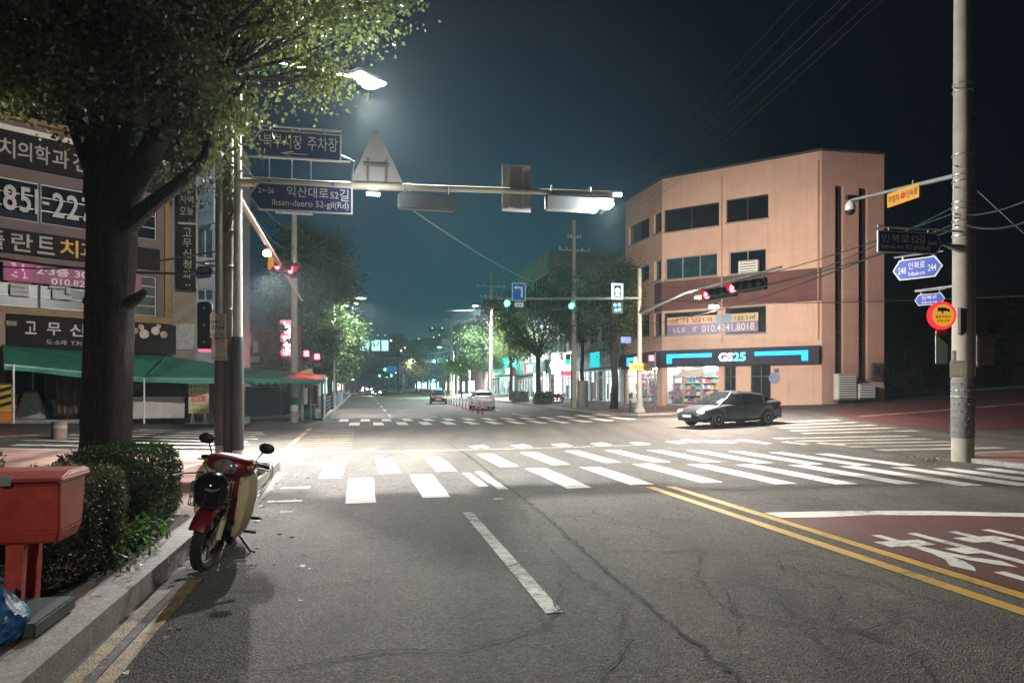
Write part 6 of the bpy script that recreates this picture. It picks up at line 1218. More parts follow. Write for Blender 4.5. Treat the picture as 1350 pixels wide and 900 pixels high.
# footbridge with lit banners
YB = 150; a = at(455, 462, YB); b_ = at(524, 462, YB); fb = thing('footbridge', 'dark pedestrian footbridge with lit white panels across the far road', 'footbridge', (b_.x, b_.y, gz(*st_of(b_.x, b_.y))), TH); zb = at(490, 469, YB).z
fBr = Fr((b_.x, b_.y, 0), TH); L_ = (b_-a).length
bm = B(); box(bm, -L_-6, .6, -1.3, 1.3, zb-.2, zb+.9, .03); on(obj('deck', bm, M_DGREY, fb), fBr)
bm = B(); 
for k in range(int(L_/.8)+6): x = .4-k*.8; box(bm, x-.03, x+.03, -1.3, -1.24, zb+.9, zb+2.6)
box(bm, -L_-6, .6, -1.31, -1.24, zb+2.55, zb+2.65); on(obj('railing', bm, M_DGREY, fb), fBr)
bm = B(); box(bm, -.2, .3, -.4, .4, -2, zb-.2); on(obj('column', bm, M_DGREY, fb), fBr)
for xa, xb in ((474, 487), (490, 501), (503, 512)):
    bm = B(); u0, u1 = fBr.uv(xa, 460, 1.4)[0], fBr.uv(xb, 460, 1.4)[0]; box(bm, u0, u1, -1.42, -1.36, zb+.95, zb+3.2); on(obj('lit_panel', bm, emit('lit panel teal white', (.50, .95, .95), .9), fb), fBr)
p = at(519, 487, 190); T = thing('direction_sign', 'blue direction panel far down the road right of the footbridge column', 'road sign', tuple(p), TH); bm = B(); box(bm, -2.0, 2.0, 0, .1, -.8, .8, .02); obj('plate', bm, emit('glowing blue panel', (.03, .16, .45), .5), T); bm = B(); tube(bm, [(2.2, .2, -6), (2.2, .2, 1)], .1, 6); obj('pole', bm, M_POLEG, T)  # blue plate is given a glow of its own
# --- fences, bollards, bins
def fence(label, a, b_, n, h, m, bars, red=False, cat='fence', group=None):
    T = thing('guard_fence', label, cat, tuple(a), 0, group); d = (b_-a)
    for i in range(n+1): p = a+d*(i/n); p = Vector((p.x, p.y, gz(*st_of(p.x, p.y))+a.z-gz(*st_of(a.x, a.y)))); ptube(T, 'post', [p-Vector((0, 0, .1)), p+Vector((0, 0, h))], .05, m, 8)
    for z in bars: bm = B(); tube(bm, [Vector((p.x, p.y, gz(*st_of(p.x, p.y))+a.z-gz(*st_of(a.x, a.y))+z)) for p in (a+d*(i/n) for i in range(n+1))], .025, 6); obj('rail', bm, m, T, world=True)
    return T
fence('blue grey pedestrian guard fence along the left kerb past the crossing', R(-2.25, 42, .13), R(-2.25, 84, .13), 21, 1.0, mat('fence blue grey', (.16, .22, .28), .5), (.25, .5, .75, .97))
ma, mb_ = G(636, 546), G(592, 533)
n = 11
for i in range(n):
    p = ma.lerp(mb_, i/(n-1)); T = thing('lane_post', 'slim red and white lane post in the median row before the white car' if True else '', 'lane post', (p.x, p.y, gz(*st_of(p.x, p.y))), 0, 'lane posts in the median row'); bm = B(); lathe(bm, [(.12, 0), (.12, .04), (.05, .06), (.045, .85), (.02, .88)], 10); obj('post', bm, mat('lane post dark red', (.30, .03, .03), .5), T); bm = B(); lathe(bm, [(.047, .45), (.049, .46), (.049, .6), (.047, .61)], 10); lathe(bm, [(.047, .68), (.048, .69), (.048, .8), (.047, .81)], 10); obj('band', bm, M_WPAINT, T)
def simple(nm, label, cat, p, prof, m, group=None, part='body', n=16): T = thing(nm, label, cat, tuple(p), TH, group); bm = B(); lathe(bm, prof, n); obj(part, bm, m, T); return T
T = simple('bollard', 'short round concrete bollard on the left pavement edge', 'bollard', gp(at(78, 515, 20.6), .04), [(.20, -.1), (.20, .42), (.17, .47), (.1, .48)], mat('bollard concrete brown', (.20, .15, .12), .85, var=.2, dirt=.4)); bm = B(); lathe(bm, [(.201, .26), (.205, .27), (.205, .34), (.201, .35)], 16); obj('band', bm, M_CONC, T)
T = simple('bollard', 'slim black bollard beside the far right signal pole', 'bollard', R(14.75, 37.4, .14), [(.07, 0), (.07, .9), (.09, .92), (.09, 1.0), (.04, 1.08)], M_BLACK); bm = B(); lathe(bm, [(.071, .7), (.073, .71), (.073, .78), (.071, .79)], 16); obj('band', bm, M_STEEL, T)
for i, (px, py, lb) in enumerate([(20, 552, 'orange tube delineator by the striped barrier'), (88, 553, 'orange tube delineator beside the draped pillar')]):
    p = G(px, py, .1); T = simple('delineator', lb, 'delineator', (p.x, p.y, p.z), [(.13, 0), (.13, .04), (.06, .07), (.055, .72), (.03, .75)], mat('delineator orange', (.62, .14, .05), .5), 'orange delineators before the clinic shops', 'post'); bm = B(); lathe(bm, [(.057, .42), (.06, .43), (.06, .52), (.057, .53)], 12); obj('band', bm, M_WPAINT, T)
p = R(-2.75, 38.3, .13); T = simple('litter_bin', 'round dark green bin under the yellow pennant at the far left corner', 'bin', p, [(.30, 0), (.34, .05), (.36, .72), (.33, .76), (.30, .74), (.28, .55)], mat('bin green', (.03, .11, .07), .6)); bm = B(); torus(bm, .35, .025, 24, 8, Matrix.Translation((0, 0, .74))); obj('rim', bm, mat('bin rim', (.05, .16, .1), .5), T)
p = R(-2.55, 37.2, .13); T = thing('yellow_pennant_sign', 'tilted yellow sign card on a thin pole by the green bin', 'sign', tuple(p), TH); bm = B(); tube(bm, [(0, 0, -.05), (0, 0, 2.4)], .03, 8); obj('pole', bm, M_STEEL, T); t = bmesh.new(); box(t, -.3, .3, -.02, .0, -.45, .45, .006); bm = B(); join(bm, t, Matrix.Translation((-.1, -.05, 2.1)) @ Matrix.Rotation(rad(-18), 4, 'Y')); c_ = obj('card', bm, mat('card yellow', (.62, .52, .12), .6), T); t = bmesh.new(); box(t, -.2, .2, -.026, -.021, -.1, .2); bm = B(); join(bm, t, Matrix.Translation((-.1, -.05, 2.1)) @ Matrix.Rotation(rad(-18), 4, 'Y')); obj('print', bm, mat('card print red', (.55, .2, .06), .6), c_)
for i in range(3): p = R(-2.95+.0*i-.25*i, 37.0+.5*i, .13); simple('steel_post', ['thin steel post nearest the bin', 'middle thin steel post between bin and utility pole', 'thin steel post nearest the green banded utility pole'][i], 'post', p, [(.07, 0), (.07, 2.2), (.05, 2.25)], M_POLEG, 'thin steel posts at the far left corner', 'post')
# market clutter under the awnings
M_BROWNC = mat('brown tarpaulin', (.13, .045, .035), .8, var=.2, scale=2); M_NAVYC = mat('navy tarpaulin', (.035, .04, .07), .7, var=.2, scale=2)
def curtain(nm, label, a, b_, z0, z1, m, waves=9, amp=.05, cat='tarpaulin', lean=0.0, rnd=1):
    T = thing(nm, label, cat, tuple(a), 0); r = random.Random(rnd); bm = B(); n = waves*6; d = b_-a; nn = Vector((d.y, -d.x, 0)).normalized(); rows = []
    for i in range(n+1):
        f = i/n; p = a+d*f; row = []
        for j in range(8): g = j/7; k = amp*math.sin(f*waves*2*math.pi+math.sin(g*2)*.8)*(1-.6*g)+amp*.6*math.sin(f*5+g*3); row.append(Vector((p.x, p.y, 0))+nn*(k+lean*(1-g))+Vector((0, 0, z0+(z1-z0)*g)))
        rows.append(row)
    skinloft(bm, rows, closed=False, cap=False); bmesh.ops.solidify(bm, geom=bm.faces[:], thickness=.01); obj('cloth', bm, m, T, world=True)
    bm = B(); tube(bm, [Vector((a.x, a.y, z1)), Vector((b_.x, b_.y, z1))], .03, 6); obj('rail', bm, M_STEEL, T, world=True); return T
def yz(px0, px1, y0, y1, Y0, Y1): a, b_ = at(px0, 515, Y0), at(px1, 515, Y1); return a, b_, CH+(HY-y1)/F*Y0, CH+(HY-y0)/F*Y0
a, b_, z0, z1 = yz(173, 283, 502, 552, 29.6, 31.2); curtain('brown_tarpaulin', 'brown tarpaulin closing the stall behind the yellow board', a, b_, z0, z1, M_BROWNC, 8)
a, b_, z0, z1 = yz(318, 368, 510, 549, 33.0, 34.6); curtain('navy_tarpaulin', 'dark navy tarpaulin wall right of the three poles', a, b_, z0, z1, M_NAVYC, 3, .04)
a, b_, z0, z1 = yz(366, 392, 504, 546, 37.0, 38); curtain('grey_curtain', 'grey striped curtain between the navy tarpaulin and the banded pole', a, b_, z0, z1, mat('grey curtain', (.14, .13, .14), .8), 5, .06)
a, b_, z0, z1 = yz(72, 103, 490, 545, 27.0, 27.6); curtain('draped_pillar', 'beige cloth gathered round the pillar left of the big tree', a, b_, z0, z1, mat('beige cloth', (.28, .20, .14), .8, var=.15), 4, .12, 'cloth', .15)
p = G(190, 550, .12); q = at(144, 515, 28.8); T = thing('white_counter', 'low white counter box behind the white awning post', 'counter', tuple(at(190, 515, 29.3).xy.to_3d()+Vector((0, 0, gz(-11, 33)+.12))), TH+rad(22)); bm = B(); box(bm, -1.55, 1.5, -.3, .3, 0, .85, .02); obj('body', bm, mat('counter pinkish white', (.50, .44, .43), .6, var=.08, dirt=.2), T); bm = B(); box(bm, -1.6, 1.55, -.34, .34, .852, .89, .008); obj('top', bm, M_WPAINT, T)
p = at(262, 549, 29.6); g_ = gz(*st_of(p.x, p.y))+.12; T = thing('a_board', 'yellow standing shop board with a pink panel on white legs', 'sign board', (p.x, p.y, g_), TH); bm = B(); box(bm, -.40, .40, -.04, .04, .42, 1.75, .02); obj('board', bm, mat('board yellow', (.62, .54, .26), .6), T); bm = B(); box(bm, -.28, .28, -.05, -.041, .92, 1.18, .01); obj('pink_panel', bm, mat('board pink', (.60, .12, .16), .6), T); bm = B(); [tube(bm, [(x, y, 0), (x, 0, .45)], .03, 6) for x in (-.25, .25) for y in (-.3, .3)]; [tube(bm, [(x, -.34, .03), (x, .34, .03)], .03, 6) for x in (-.25, .25)]; tube(bm, [(-.45, -.3, .03), (.45, -.3, .03)], .025, 6); obj('legs', bm, M_WPAINT, T)
M_BRT = mat('board brown print', (.24, .13, .04), .6); scribble(T, M_BRT, -.3, .3, [1.5], .13, -.041, 3); scribble(T, M_BRT, -.34, .34, [1.28], .12, -.041, 4); scribble(T, mat('board white print', (.7, .6, .5), .6), -.24, .24, [.97], .14, -.052, 5); scribble(T, M_BRT, -.3, .3, [.72, .52], .11, -.041, 6)
p = at(6, 552, 24.5); g_ = gz(*st_of(p.x, p.y))+.12; T = thing('striped_barrier', 'black and yellow striped barrier on an orange base at the left frame edge', 'barrier', (p.x, p.y, g_), TH+rad(20)); bm = B(); box(bm, -.6, .25, -.15, .15, .0, .32, .03); obj('base', bm, mat('barrier orange', (.62, .18, .04), .5), T); bm = B(); box(bm, -.55, .2, -.06, .06, .33, 1.35, .03); bd = obj('board', bm, mat('barrier yellow', (.55, .35, .03), .5), T); bm = B(); [prism(bm, [(-.54, z), (.19, z+.25), (.19, z+.38), (-.54, z+.13)], -.066, -.061) for z in (.36, .62, .88)]; obj('stripe', bm, M_BLACK, bd)
p = at(42, 545, 27.2); g_ = gz(*st_of(p.x, p.y))+.12; T = thing('covered_stall_goods', 'goods under a pale plastic cover beneath the long green awning', 'covered goods', (p.x, p.y, g_), TH); bm = B(); skinloft(bm, [[(-.45, -.3, 0), (.45, -.35, 0), (.45, .4, 0), (-.45, .4, 0)], [(-.42, -.28, .25), (.42, -.3, .22), (.42, .35, .3), (-.4, .35, .3)], [(-.3, -.2, .7), (.2, -.2, .62), (.25, .3, .7), (-.3, .3, .75)], [(-.22, -.1, 1.05), (.05, -.1, 1.0), (.08, .2, 1.05), (-.2, .2, 1.1)]], smooth=False); obj('cover', bm, mat('plastic cover', (.42, .45, .45), .3, var=.2, scale=4), T); bm = B(); box(bm, -.95, -.5, -.2, .3, .35, .95, .02); box(bm, -1.0, -.5, -.25, .3, 0, .345, .02); obj('crate', bm, mat('crate ochre', (.36, .22, .05), .6), T)
for i, px in enumerate((4, 22)):
    pass
p = at(440, 515, 55); 
# planters and small things on the far right pavement
for i, (px, Y, lb) in enumerate([(686, 66, 'left clipped planter box shrub before the tube-lit shops'), (715, 59, 'right clipped planter box shrub beside the parked scooters')]):
    q = at(px, 537, Y); c = R(*st_of(q.x, q.y), .13); T = thing('planter', lb, 'planter', tuple(c), TH, 'planters on the far right pavement'); bm = B(); box(bm, -.75, .75, -.4, .4, 0, .45, .03); obj('trough', bm, M_DGREY, T); g = np.random.default_rng(90+i); P = (g.random((1800, 3))-.5)*np.array([1.6, .9, .6])+np.array([0, 0, .72]); leaves('leaves', P, .09, M_HEDGE, T, seed=90+i)
q = R(17.5, 62.5, .13); T = thing('round_lit_sign', 'round white illuminated sign on a lit column by the planters', 'lit sign', tuple(q), TH); bm = B(); lathe(bm, [(.62, -.12), (.66, 0), (.62, .12)], 24, Matrix.Translation((0, 0, 3.25)) @ Mr); obj('disc', bm, E_SIGNW, T); bm = B(); box(bm, -.16, .16, -.12, .12, 0, 2.6, .02); obj('column', bm, E_TUBE, T)
# background up the right side street: wall, low house, kerb walls
q = at(1255, 515, 60); T = thing('boundary_wall', 'long dim concrete boundary wall up the right side street', 'wall', tuple(R(*st_of(q.x, q.y))), TH); zz_ = gz(*st_of(q.x, q.y)); bm = B(); box(bm, -4.5, 14, 0, .25, -.6, 3.6); obj('wall', bm, M_CONC, T); bm = B(); box(bm, -4.6, 14.1, -.06, .3, 3.602, 3.75); obj('coping', bm, M_CONC, T)
q = at(1290, 515, 72); g_ = gz(*st_of(q.x, q.y)); T = thing('flat_roof_house', 'dark flat roofed house with pale roof edge behind the boundary wall', 'house', (q.x, q.y, g_), TH); bm = B(); wall_holes(bm, -6, 16, -.5, 8.3, [(-4, -2, 4.6, 6.2), (1, 3.4, 4.6, 6.2), (6, 9, 4.6, 6.2)], 0, .15); box(bm, -6, -5.98, .02, 9, -.5, 8.3); obj('wall', bm, M_GREYW, T, recalc=False); bm = B(); box(bm, -6.5, 16.5, -.8, 10, 8.302, 9.4); obj('roof', bm, M_CREAM, T)
for h in [(-4, -2, 4.6, 6.2), (1, 3.4, 4.6, 6.2), (6, 9, 4.6, 6.2)]: window(T, h, 2, 1, M_GLASSD, M_ALU, 0, .14)
bm = B()
for i in range(14): box(bm, -5.9+i*1.6, -5.8+i*1.6, -.7, -.6, 9.402, 10.3)
box(bm, -6.3, 16.3, -.7, -.6, 10.3, 10.4); obj('roof_railing', bm, M_STEEL, T)
q = at(1185, 515, 66); T = thing('tall_house', 'dark narrow house in the gap beside the peach building', 'house', tuple(R(*st_of(q.x, q.y))), TH); bm = B(); box(bm, -4, 3.2, 0, 8, -.5, 6.8); obj('wall', bm, M_DGREY, T); bm = B(); skinloft(bm, [[(-4.4, -.4, 6.8), (-4.4, 4, 8.6), (-4.4, 8.4, 6.8)], [(3.6, -.4, 6.8), (3.6, 4, 8.6), (3.6, 8.4, 6.8)]], smooth=False); obj('roof', bm, M_DGREY, T)
# distant town: apartment block, hillside houses, the hill
def hillz(x): return 40+36*math.exp(-((x+80)/150)**2)+6*math.sin(x*.011)+3*math.sin(x*.047+1)
bm = B(); n = 60; rows = []
for i in range(n+1):
    x = -900+1800*i/n; hgt = hillz(x)
    rows.append([(x, 560, -3), (x, 650, hgt*90/370), (x, 745, hgt*.5), (x, 850, hgt*290/370), (x, 930, hgt), (x, 1000, hgt*.97), (x, 1300, -20)])
skinloft(bm, rows, closed=False, cap=False); obj('hill', bm, mat('haze tinted hill', (.07, .11, .12), .95, var=.4, scale=.01), kind='structure')  # teal of the hazy night air is put into the hill colour
for i, (px, py, Y, w_, h) in enumerate([(523, 440, 420, 9, 44), (514, 452, 430, 6, 40), (530, 446, 440, 7, 44), (650, 400, 260, 9, 34)]):
    p = at(px, py, Y); T = thing('apartment_tower', ['tall dark apartment tower right of the footbridge', 'lower apartment tower at the left of the cluster', 'apartment tower behind the tall dark one', 'dim tower block behind the far utility pole'][i], 'tower block', (p.x, p.y, 0), TH); bm = B(); box(bm, -w_/2, w_/2, 0, 12, -3, p.z); obj('wall', bm, M_GREYW, T); bm = B(); r = random.Random(i)
    lit = B()
    for z in range(int(p.z/3)):
        for k in range(int(w_/2)): (box(lit if r.random() < .08 else bm, -w_/2+.5+k*2, -w_/2+1.7+k*2, -.06, -.003, z*3+.8, z*3+2.1))
    obj('window', bm, M_GLASSD, T); obj('lit_window', lit, emit('warm window', (1, .9, .7), 1.2), T)
hl = [(570, 432), (583, 432), (598, 432), (579, 441), (572, 444), (552, 446), (554, 454), (560, 455), (566, 453)]
for i, (px, py) in enumerate(hl):
    Y = next((y_ for y_ in range(565, 930, 3) if at(px, py, y_).z <= hillz(at(px, py, y_).x)*(y_-560)/370), 920); p = at(px, py, Y); T = thing('hillside_house', 'small dark hillside house with one white lit window high above the far road', 'house', (p.x, p.y, p.z-3), 0, 'hillside houses with a lit window'); bm = B(); box(bm, -4, 4, 0, 6, -3, 4.5); obj('wall', bm, M_DGREY, T); bm = B(); box(bm, -.7, .7, -.3, -.1, 2, 3.2); obj('lit_window', bm, emit('hill window', (.85, 1, 1), 2.0), T)
# --- overhead wires
M_WIRE = mat('wire black', (.02, .02, .02), .6); M_WIREL = mat('wire grey', (.12, .12, .12), .5)
NW = [0]
def wire(a, b_, sag, label, r_=.012, m=M_WIRE, group='overhead wires'):
    a, b_ = Vector(a), Vector(b_); pts = []
    for i in range(21): f = i/20; p = a.lerp(b_, f); p.z -= sag*4*f*(1-f); pts.append(p)
    bm = B(); tube(bm, pts, r_, 6); tag(obj('overhead_wire', bm, m), label, 'wire', group)
def arm_pt(base, z, x): return Vector(base)+SV*x+Vector((0, 0, z))
lab = 'thin power line running along the right side of the road from pole to pole'
for x in (-1.05, -.55, .55, 1.05):
    wire(arm_pt(U2, 11.26, x), arm_pt(U0, 12.6, x*.5), .5, lab, .005); wire(arm_pt(U2, 11.26, x), arm_pt(U3, 13.26, x*1.3), .6, lab)
    wire(arm_pt(U3, 13.26, x*1.4), arm_pt(U4, 12.66, x), .6, lab)
for z, sg in ((8.6, .7), (8.2, .9), (7.6, .8)): wire(arm_pt(U2, z, 0), arm_pt(U3, z+1.5, 0), sg, 'lower cable strung between the right-hand utility poles', .02)
wire(PR+Vector((0, 0, zR(292))), at(840, 428, 46), .5, 'cable from the right concrete pole to the peach building', .018); wire(PR+Vector((0, 0, zR(278))), at(866, 378, 45.6), .6, 'upper cable from the right concrete pole across the peach facade', .015); wire(PR+Vector((0, 0, zR(268))), at(1010, 375, 42.0), .3, 'cable sloping from the right pole to the third floor air conditioner', .014)
wire(at(860, 396, 46.5), at(1350, 390, 20), .2, 'long sagging cable low across the peach facade', .015); wire(PR+Vector((0, 0, zR(285))), at(1400, 240, 12), .15, 'cable leaving the right pole towards the right frame edge', .016); wire(PR+Vector((0, 0, zR(296))), at(1400, 268, 12), .25, 'second cable leaving the right pole towards the right frame edge', .02)
wire(PR+Vector((0, 0, zR(234))), at(1370, 325, 15), .02, 'straight guy wire slanting down right from the concrete pole', .014, M_WIREL); wire(arm_pt(PR, zR(300), 0), at(812, 392, 37.8), .7, 'cable from the right pole to the far mast', .016)
wire(gp(PB_)+Vector((0, 0, 6.3)), arm_pt(U1, 9.5, 0), .4, 'cable from the bundled poles to the far left utility pole', .016); wire(gp(PB_)+Vector((0, 0, 6.6)), arm_pt(U1, 10.4, .5), .5, 'second cable from the bundled poles to the far left utility pole', .014); wire(gp(PB_)+Vector((0, 0, 6.0)), arm_pt(U1, 8.6, 0), .6, 'thick sagging cable from the bundled poles to the far left utility pole', .022)
wire(arm_pt(U1, 9.8, 0), arm_pt(R(-3, 84), 10, 0), .7, 'cable over the left street trees', .018); wire(arm_pt(U1, 8.6, .5), arm_pt(U3, 11.4, 0), .8, 'cable crossing the main road high above the far crossing', .016, M_WIREL); wire(at(545, 278, 15.2), arm_pt(U2, 8.4, -.5), .5, 'pale cable dropping from the near mast to the right utility pole', .014, M_WIREL)
wire(at(-30, 335, 16), gp(PB_)+Vector((0, 0, 3.9)), .15, 'thick cable crossing in front of the clinic to the bundled poles', .028); wire(at(-30, 348, 20), gp(PB_)+Vector((0, 0, 4.4)), .25, 'second cable crossing in front of the pink banner', .018)
wire(arm_pt(R(-3, 84), 9, 0), arm_pt(U3, 9.5, 0), .7, 'far cable crossing the main road beyond the trees', .02, M_WIREL); wire(arm_pt(R(-3, 62), 9.5, 0), arm_pt(U3, 10.4, 0), .6, 'upper far cable crossing the main road beyond the trees', .02, M_WIREL)
for x, z in ((.3, 11.9), (-.3, 11.9)): wire(arm_pt(U2, 12.1, x), arm_pt(U0, 14.3, x), .4, 'topmost power line along the right side of the road', .005)
# street lamp behind the camera, lighting the near road
bl = R(-2.6, -9.5, KH); T = pole('street_lamp', 'steel street lamp on the near left pavement behind the viewer', 'street lamp', bl, 8.0, .11, .07, M_POLEW); ptube(T, 'arm', [bl+Vector((0, 0, 7.9)), bl+SV*1.4+Vector((0, 0, 8.3))], .04, M_POLEW); lamp_head(T, bl+SV*1.7+Vector((0, 0, 8.3)), SV, 2200, (1, .94, .86), sz=.36)
# ------------------------------------------------------------------ vehicles
M_TYRE = mat('tyre rubber', (.018, .018, .018), .85); M_ALLOY = mat('alloy rim', (.55, .55, .55), .3, .7); M_CHROME = mat('chrome', (.7, .7, .7), .15, 1.0); M_CARGL = mat('car glass', (.012, .016, .02), .05, spec=.9)
E_HEAD = emit('headlight warm', (1, .70, .36), 9.0); E_TAIL = emit('tail light red', (1, .03, .03), 3.0); M_TAILOFF = mat('tail lens', (.30, .02, .02), .25)
def car_paint(n, c): 
    m = mat(n, c, .34, .3, var=.03); m.node_tree.nodes['Principled BSDF'].inputs['Coat Weight'].default_value = .25; return m
def car(label, loc, rz, paint, L_=4.55, W_=1.78, H_=1.45, kind='sedan', heads=False, tails=False, cat='car', taxi=False, group=None):
    T = thing('suv' if kind == 'suv' else ('taxi' if taxi else 'parked_car' if False else 'sedan'), label, cat, tuple(loc), rz, group); h2 = W_/2; k = L_/4.55; hk = H_/1.45
    # stations: x, half width, underside, belt height, crown
    st = [(-2.27, .62, .42, .86, .90), (-2.20, .76, .30, .98, 1.03), (-1.95, .84, .24, 1.0, 1.06), (-1.2, .885, .20, .97, 1.02), (-.3, .89, .19, .92, .95), (.6, .89, .19, .90, .93), (1.0, .88, .20, .88, .92), (1.5, .86, .21, .80, .86), (1.95, .80, .23, .70, .76), (2.17, .70, .27, .60, .66), (2.26, .55, .36, .52, .55)]
    if kind == 'suv': st = [(x, w_, u, b_+.06 if x < 1.2 else b_+.04, c+.06) for x, w_, u, b_, c in st]; st[0] = (-2.27, .72, .42, .98, 1.0)
    bm = B(); rows = []
    for x, w_, u, b_, c in st:
        x *= k; w_ *= h2/.89; b_ *= hk; c *= hk; m_ = (u+b_)/2; hp = [(w_*.80, u), (w_*.97, u+.10), (w_, m_), (w_*.985, b_-.10), (w_*.93, b_-.025), (w_*.80, (b_+c)/2+.005), (w_*.4, c)]
        rows.append([(x, y, z) for y, z in hp]+[(x, -y, z) for y, z in reversed(hp)])
    skinloft(bm, rows); bmesh.ops.subdivide_edges(bm, edges=[e for e in bm.edges if abs(e.verts[0].co.x-e.verts[1].co.x) > .2], cuts=1, smooth=.6)
    body = obj('body', bm, paint, T, sharp=32)
    wx = (1.36*k, -1.33*k); wr = .315*(1.08 if kind == 'suv' else 1)
    cb_ = B()
    for x in wx:
        for s in (-1, 1): lathe(cb_, [(wr+.055, -.26), (wr+.055, .3)], 26, Matrix.Translation((x, s*h2, wr)) @ Matrix.Rotation(rad(90), 4, 'X'))
    cut = obj('cut', cb_, None, None); cut.parent = T; md = body.modifiers.new('b', 'BOOLEAN'); md.operation = 'DIFFERENCE'; md.object = cut; md.solver = 'EXACT'
    bpy.context.view_layer.update(); ev = body.evaluated_get(bpy.context.evaluated_depsgraph_get()); me = bpy.data.meshes.new_from_object(ev); body.modifiers.clear(); body.data = me
    if not me.materials: me.materials.append(paint)
    bpy.data.objects.remove(cut)
    bm = B(); box(bm, -1.95*k, 1.9*k, -h2*.7, h2*.7, .2, .55); obj('underbody', bm, M_BLACK, T)
    # cabin glass, roof skin, pillars
    if kind == 'sedan': cs_ = [(-1.98, 1.06, .60, .56), (-1.20, .95, .79, .60), (-.60, .93, .84, .63), (.02, .92, .85, .62), (.40, .92, .84, .60), (1.28, .90, .74, .55)]; top = [1.075, 1.325, 1.42, 1.45, 1.405, .91]
    else: cs_ = [(-2.16, .98, .72, .64), (-1.95, .98, .80, .64), (-.9, .98, .85, .65), (.0, .97, .85, .64), (.35, .97, .84, .61), (1.0, .96, .76, .56)]; top = [1.05, 1.55, 1.64, 1.66, 1.60, .99]
    kz = H_/(1.45 if kind == 'sedan' else 1.66); f = h2/.89; rows = []; tops = []
    for (x, zb_, wb, wt), zt in zip(cs_, top): z0_ = (zb_-.06)*hk if kind == 'sedan' else (zb_-.06); zt *= kz; zt = max(zt, z0_+.03); rows.append([(x*k, wb*f, z0_), (x*k, (wb*.35+wt*.65)*f, z0_+(zt-z0_)*.72), (x*k, wt*f*.92, zt-.025), (x*k, 0, zt), (x*k, -wt*f*.92, zt-.025), (x*k, -(wb*.35+wt*.65)*f, z0_+(zt-z0_)*.72), (x*k, -wb*f, z0_)]); tops.append(zt)
    bm = B(); skinloft(bm, rows, closed=True); obj('windows', bm, M_CARGL, T)
    bm = B(); rr = [[(p[0], p[1]*1.012, p[2]+.008) for p in r[1:6]] for r in rows[1:5]]
    for r in rr: r[0] = (r[0][0], r[0][1], r[0][2]+.05); r[-1] = (r[-1][0], r[-1][1], r[-1][2]+.05)
    skinloft(bm, rr, closed=False, cap=False); bmesh.ops.solidify(bm, geom=bm.faces[:], thickness=.012); obj('roof', bm, paint, T)
    bm = B()
    for s in (0, -1):
        for a, b_ in ((5, 4), (0, 1)): tube(bm, [Vector(rows[a][s])*1.004, Vector(rows[a][1 if s == 0 else 5]).lerp(Vector(rows[b_][1 if s == 0 else 5]), .5), Vector(rows[b_][2 if s == 0 else 4])*1.003], .024, 6)
        tube(bm, [Vector(rows[3][s])*1.004, Vector(rows[3][1 if s == 0 else 5])*1.004, Vector(rows[3][2 if s == 0 else 4])*1.004], .03, 6)
        q = rows[1]; tube(bm, [Vector(q[s])*1.004, Vector(q[1 if s == 0 else 5])*1.004, Vector(q[2 if s == 0 else 4])*1.004], .05, 6)
    obj('pillar', bm, M_BLACK, T)
    for k3 in ((0, 1, 2), (6, 5, 4)):                # body-coloured rear quarters
        bm = B(); rq = []
        for f_ in (0, .3, .62): rq.append([Vector(rows[0][j]).lerp(Vector(rows[1][j]), f_-(.12*i2 if f_ else 0))+Vector((0, .008 if k3[0] == 0 else -.008, .004)) for i2, j in enumerate(k3)])
        skinloft(bm, rq, closed=False, cap=False); obj('rear_quarter', bm, paint, T)
    for x in wx:
        for s in (-1, 1):
            M = Matrix.Translation((x, s*(h2-.12), wr)) @ Matrix.Rotation(rad(90), 4, 'X'); bm = B(); lathe(bm, [(wr*.62, -.1), (wr*.95, -.105), (wr, -.07), (wr, .07), (wr*.95, .105), (wr*.62, .1)], 28, M); wo = obj('wheel', bm, M_TYRE, T)
            bm = B(); o_ = -s*.085; lathe(bm, [(wr*.14, o_-.02), (wr*.16, o_+.02)], 12, M)
            for j in range(5):
                t = bmesh.new(); box(t, -.032, .032, .03, wr*.62, o_-.012, o_+.012); join(bm, t, M @ Matrix.Rotation(2*math.pi*j/5, 4, 'Z'))
            torus(bm, wr*.63, .018, 28, 6, M @ Matrix.Translation((0, 0, o_))); obj('rim', bm, M_ALLOY, wo); bm = B(); lathe(bm, [(wr*.62, -.06), (wr*.62, .06)], 20, M); obj('hub_back', bm, M_BLACK, wo)
    fx, rx = 2.17*k, -2.19*k; zh, zt = .63*hk, (.80 if kind == 'sedan' else 1.02)*hk
    for s in (-1, 1):
        bm = B(); ball(bm, (fx-.12, s*.60*f, zh), .17, .75, .95, .52, 14, 9); obj('headlight', bm, E_HEAD if heads else mat('headlight glass off', (.5, .5, .5), .1, .3), T)
        bm = B(); ball(bm, (rx+.09, s*.66*f, zt), .16, .6, .85, .7 if kind == 'sedan' else 1.2, 14, 9); obj('tail_light', bm, E_TAIL if tails else M_TAILOFF, T)
        bm = B(); box(bm, .72*k, .90*k, s*(h2+.02)-.075, s*(h2+.02)+.075, .92*hk, 1.06*hk, .04); obj('mirror', bm, paint, T)
        bm = B(); y = s*(h2*.99+.004)
        for x in (.9, .0, -.95): box(bm, x*k-.006, x*k+.006, y-.006, y+.004, .30, .88*hk)
        box(bm, -1.0*k, .95*k, y-.006, y+.006, .27, .31); obj('door_line', bm, M_BLACK, T); bm = B(); [box(bm, x*k, x*k+.17, y-.012, y+.018, .76*hk, .79*hk, .006) for x in (.12, -.82)]; obj('door_handle', bm, paint, T)
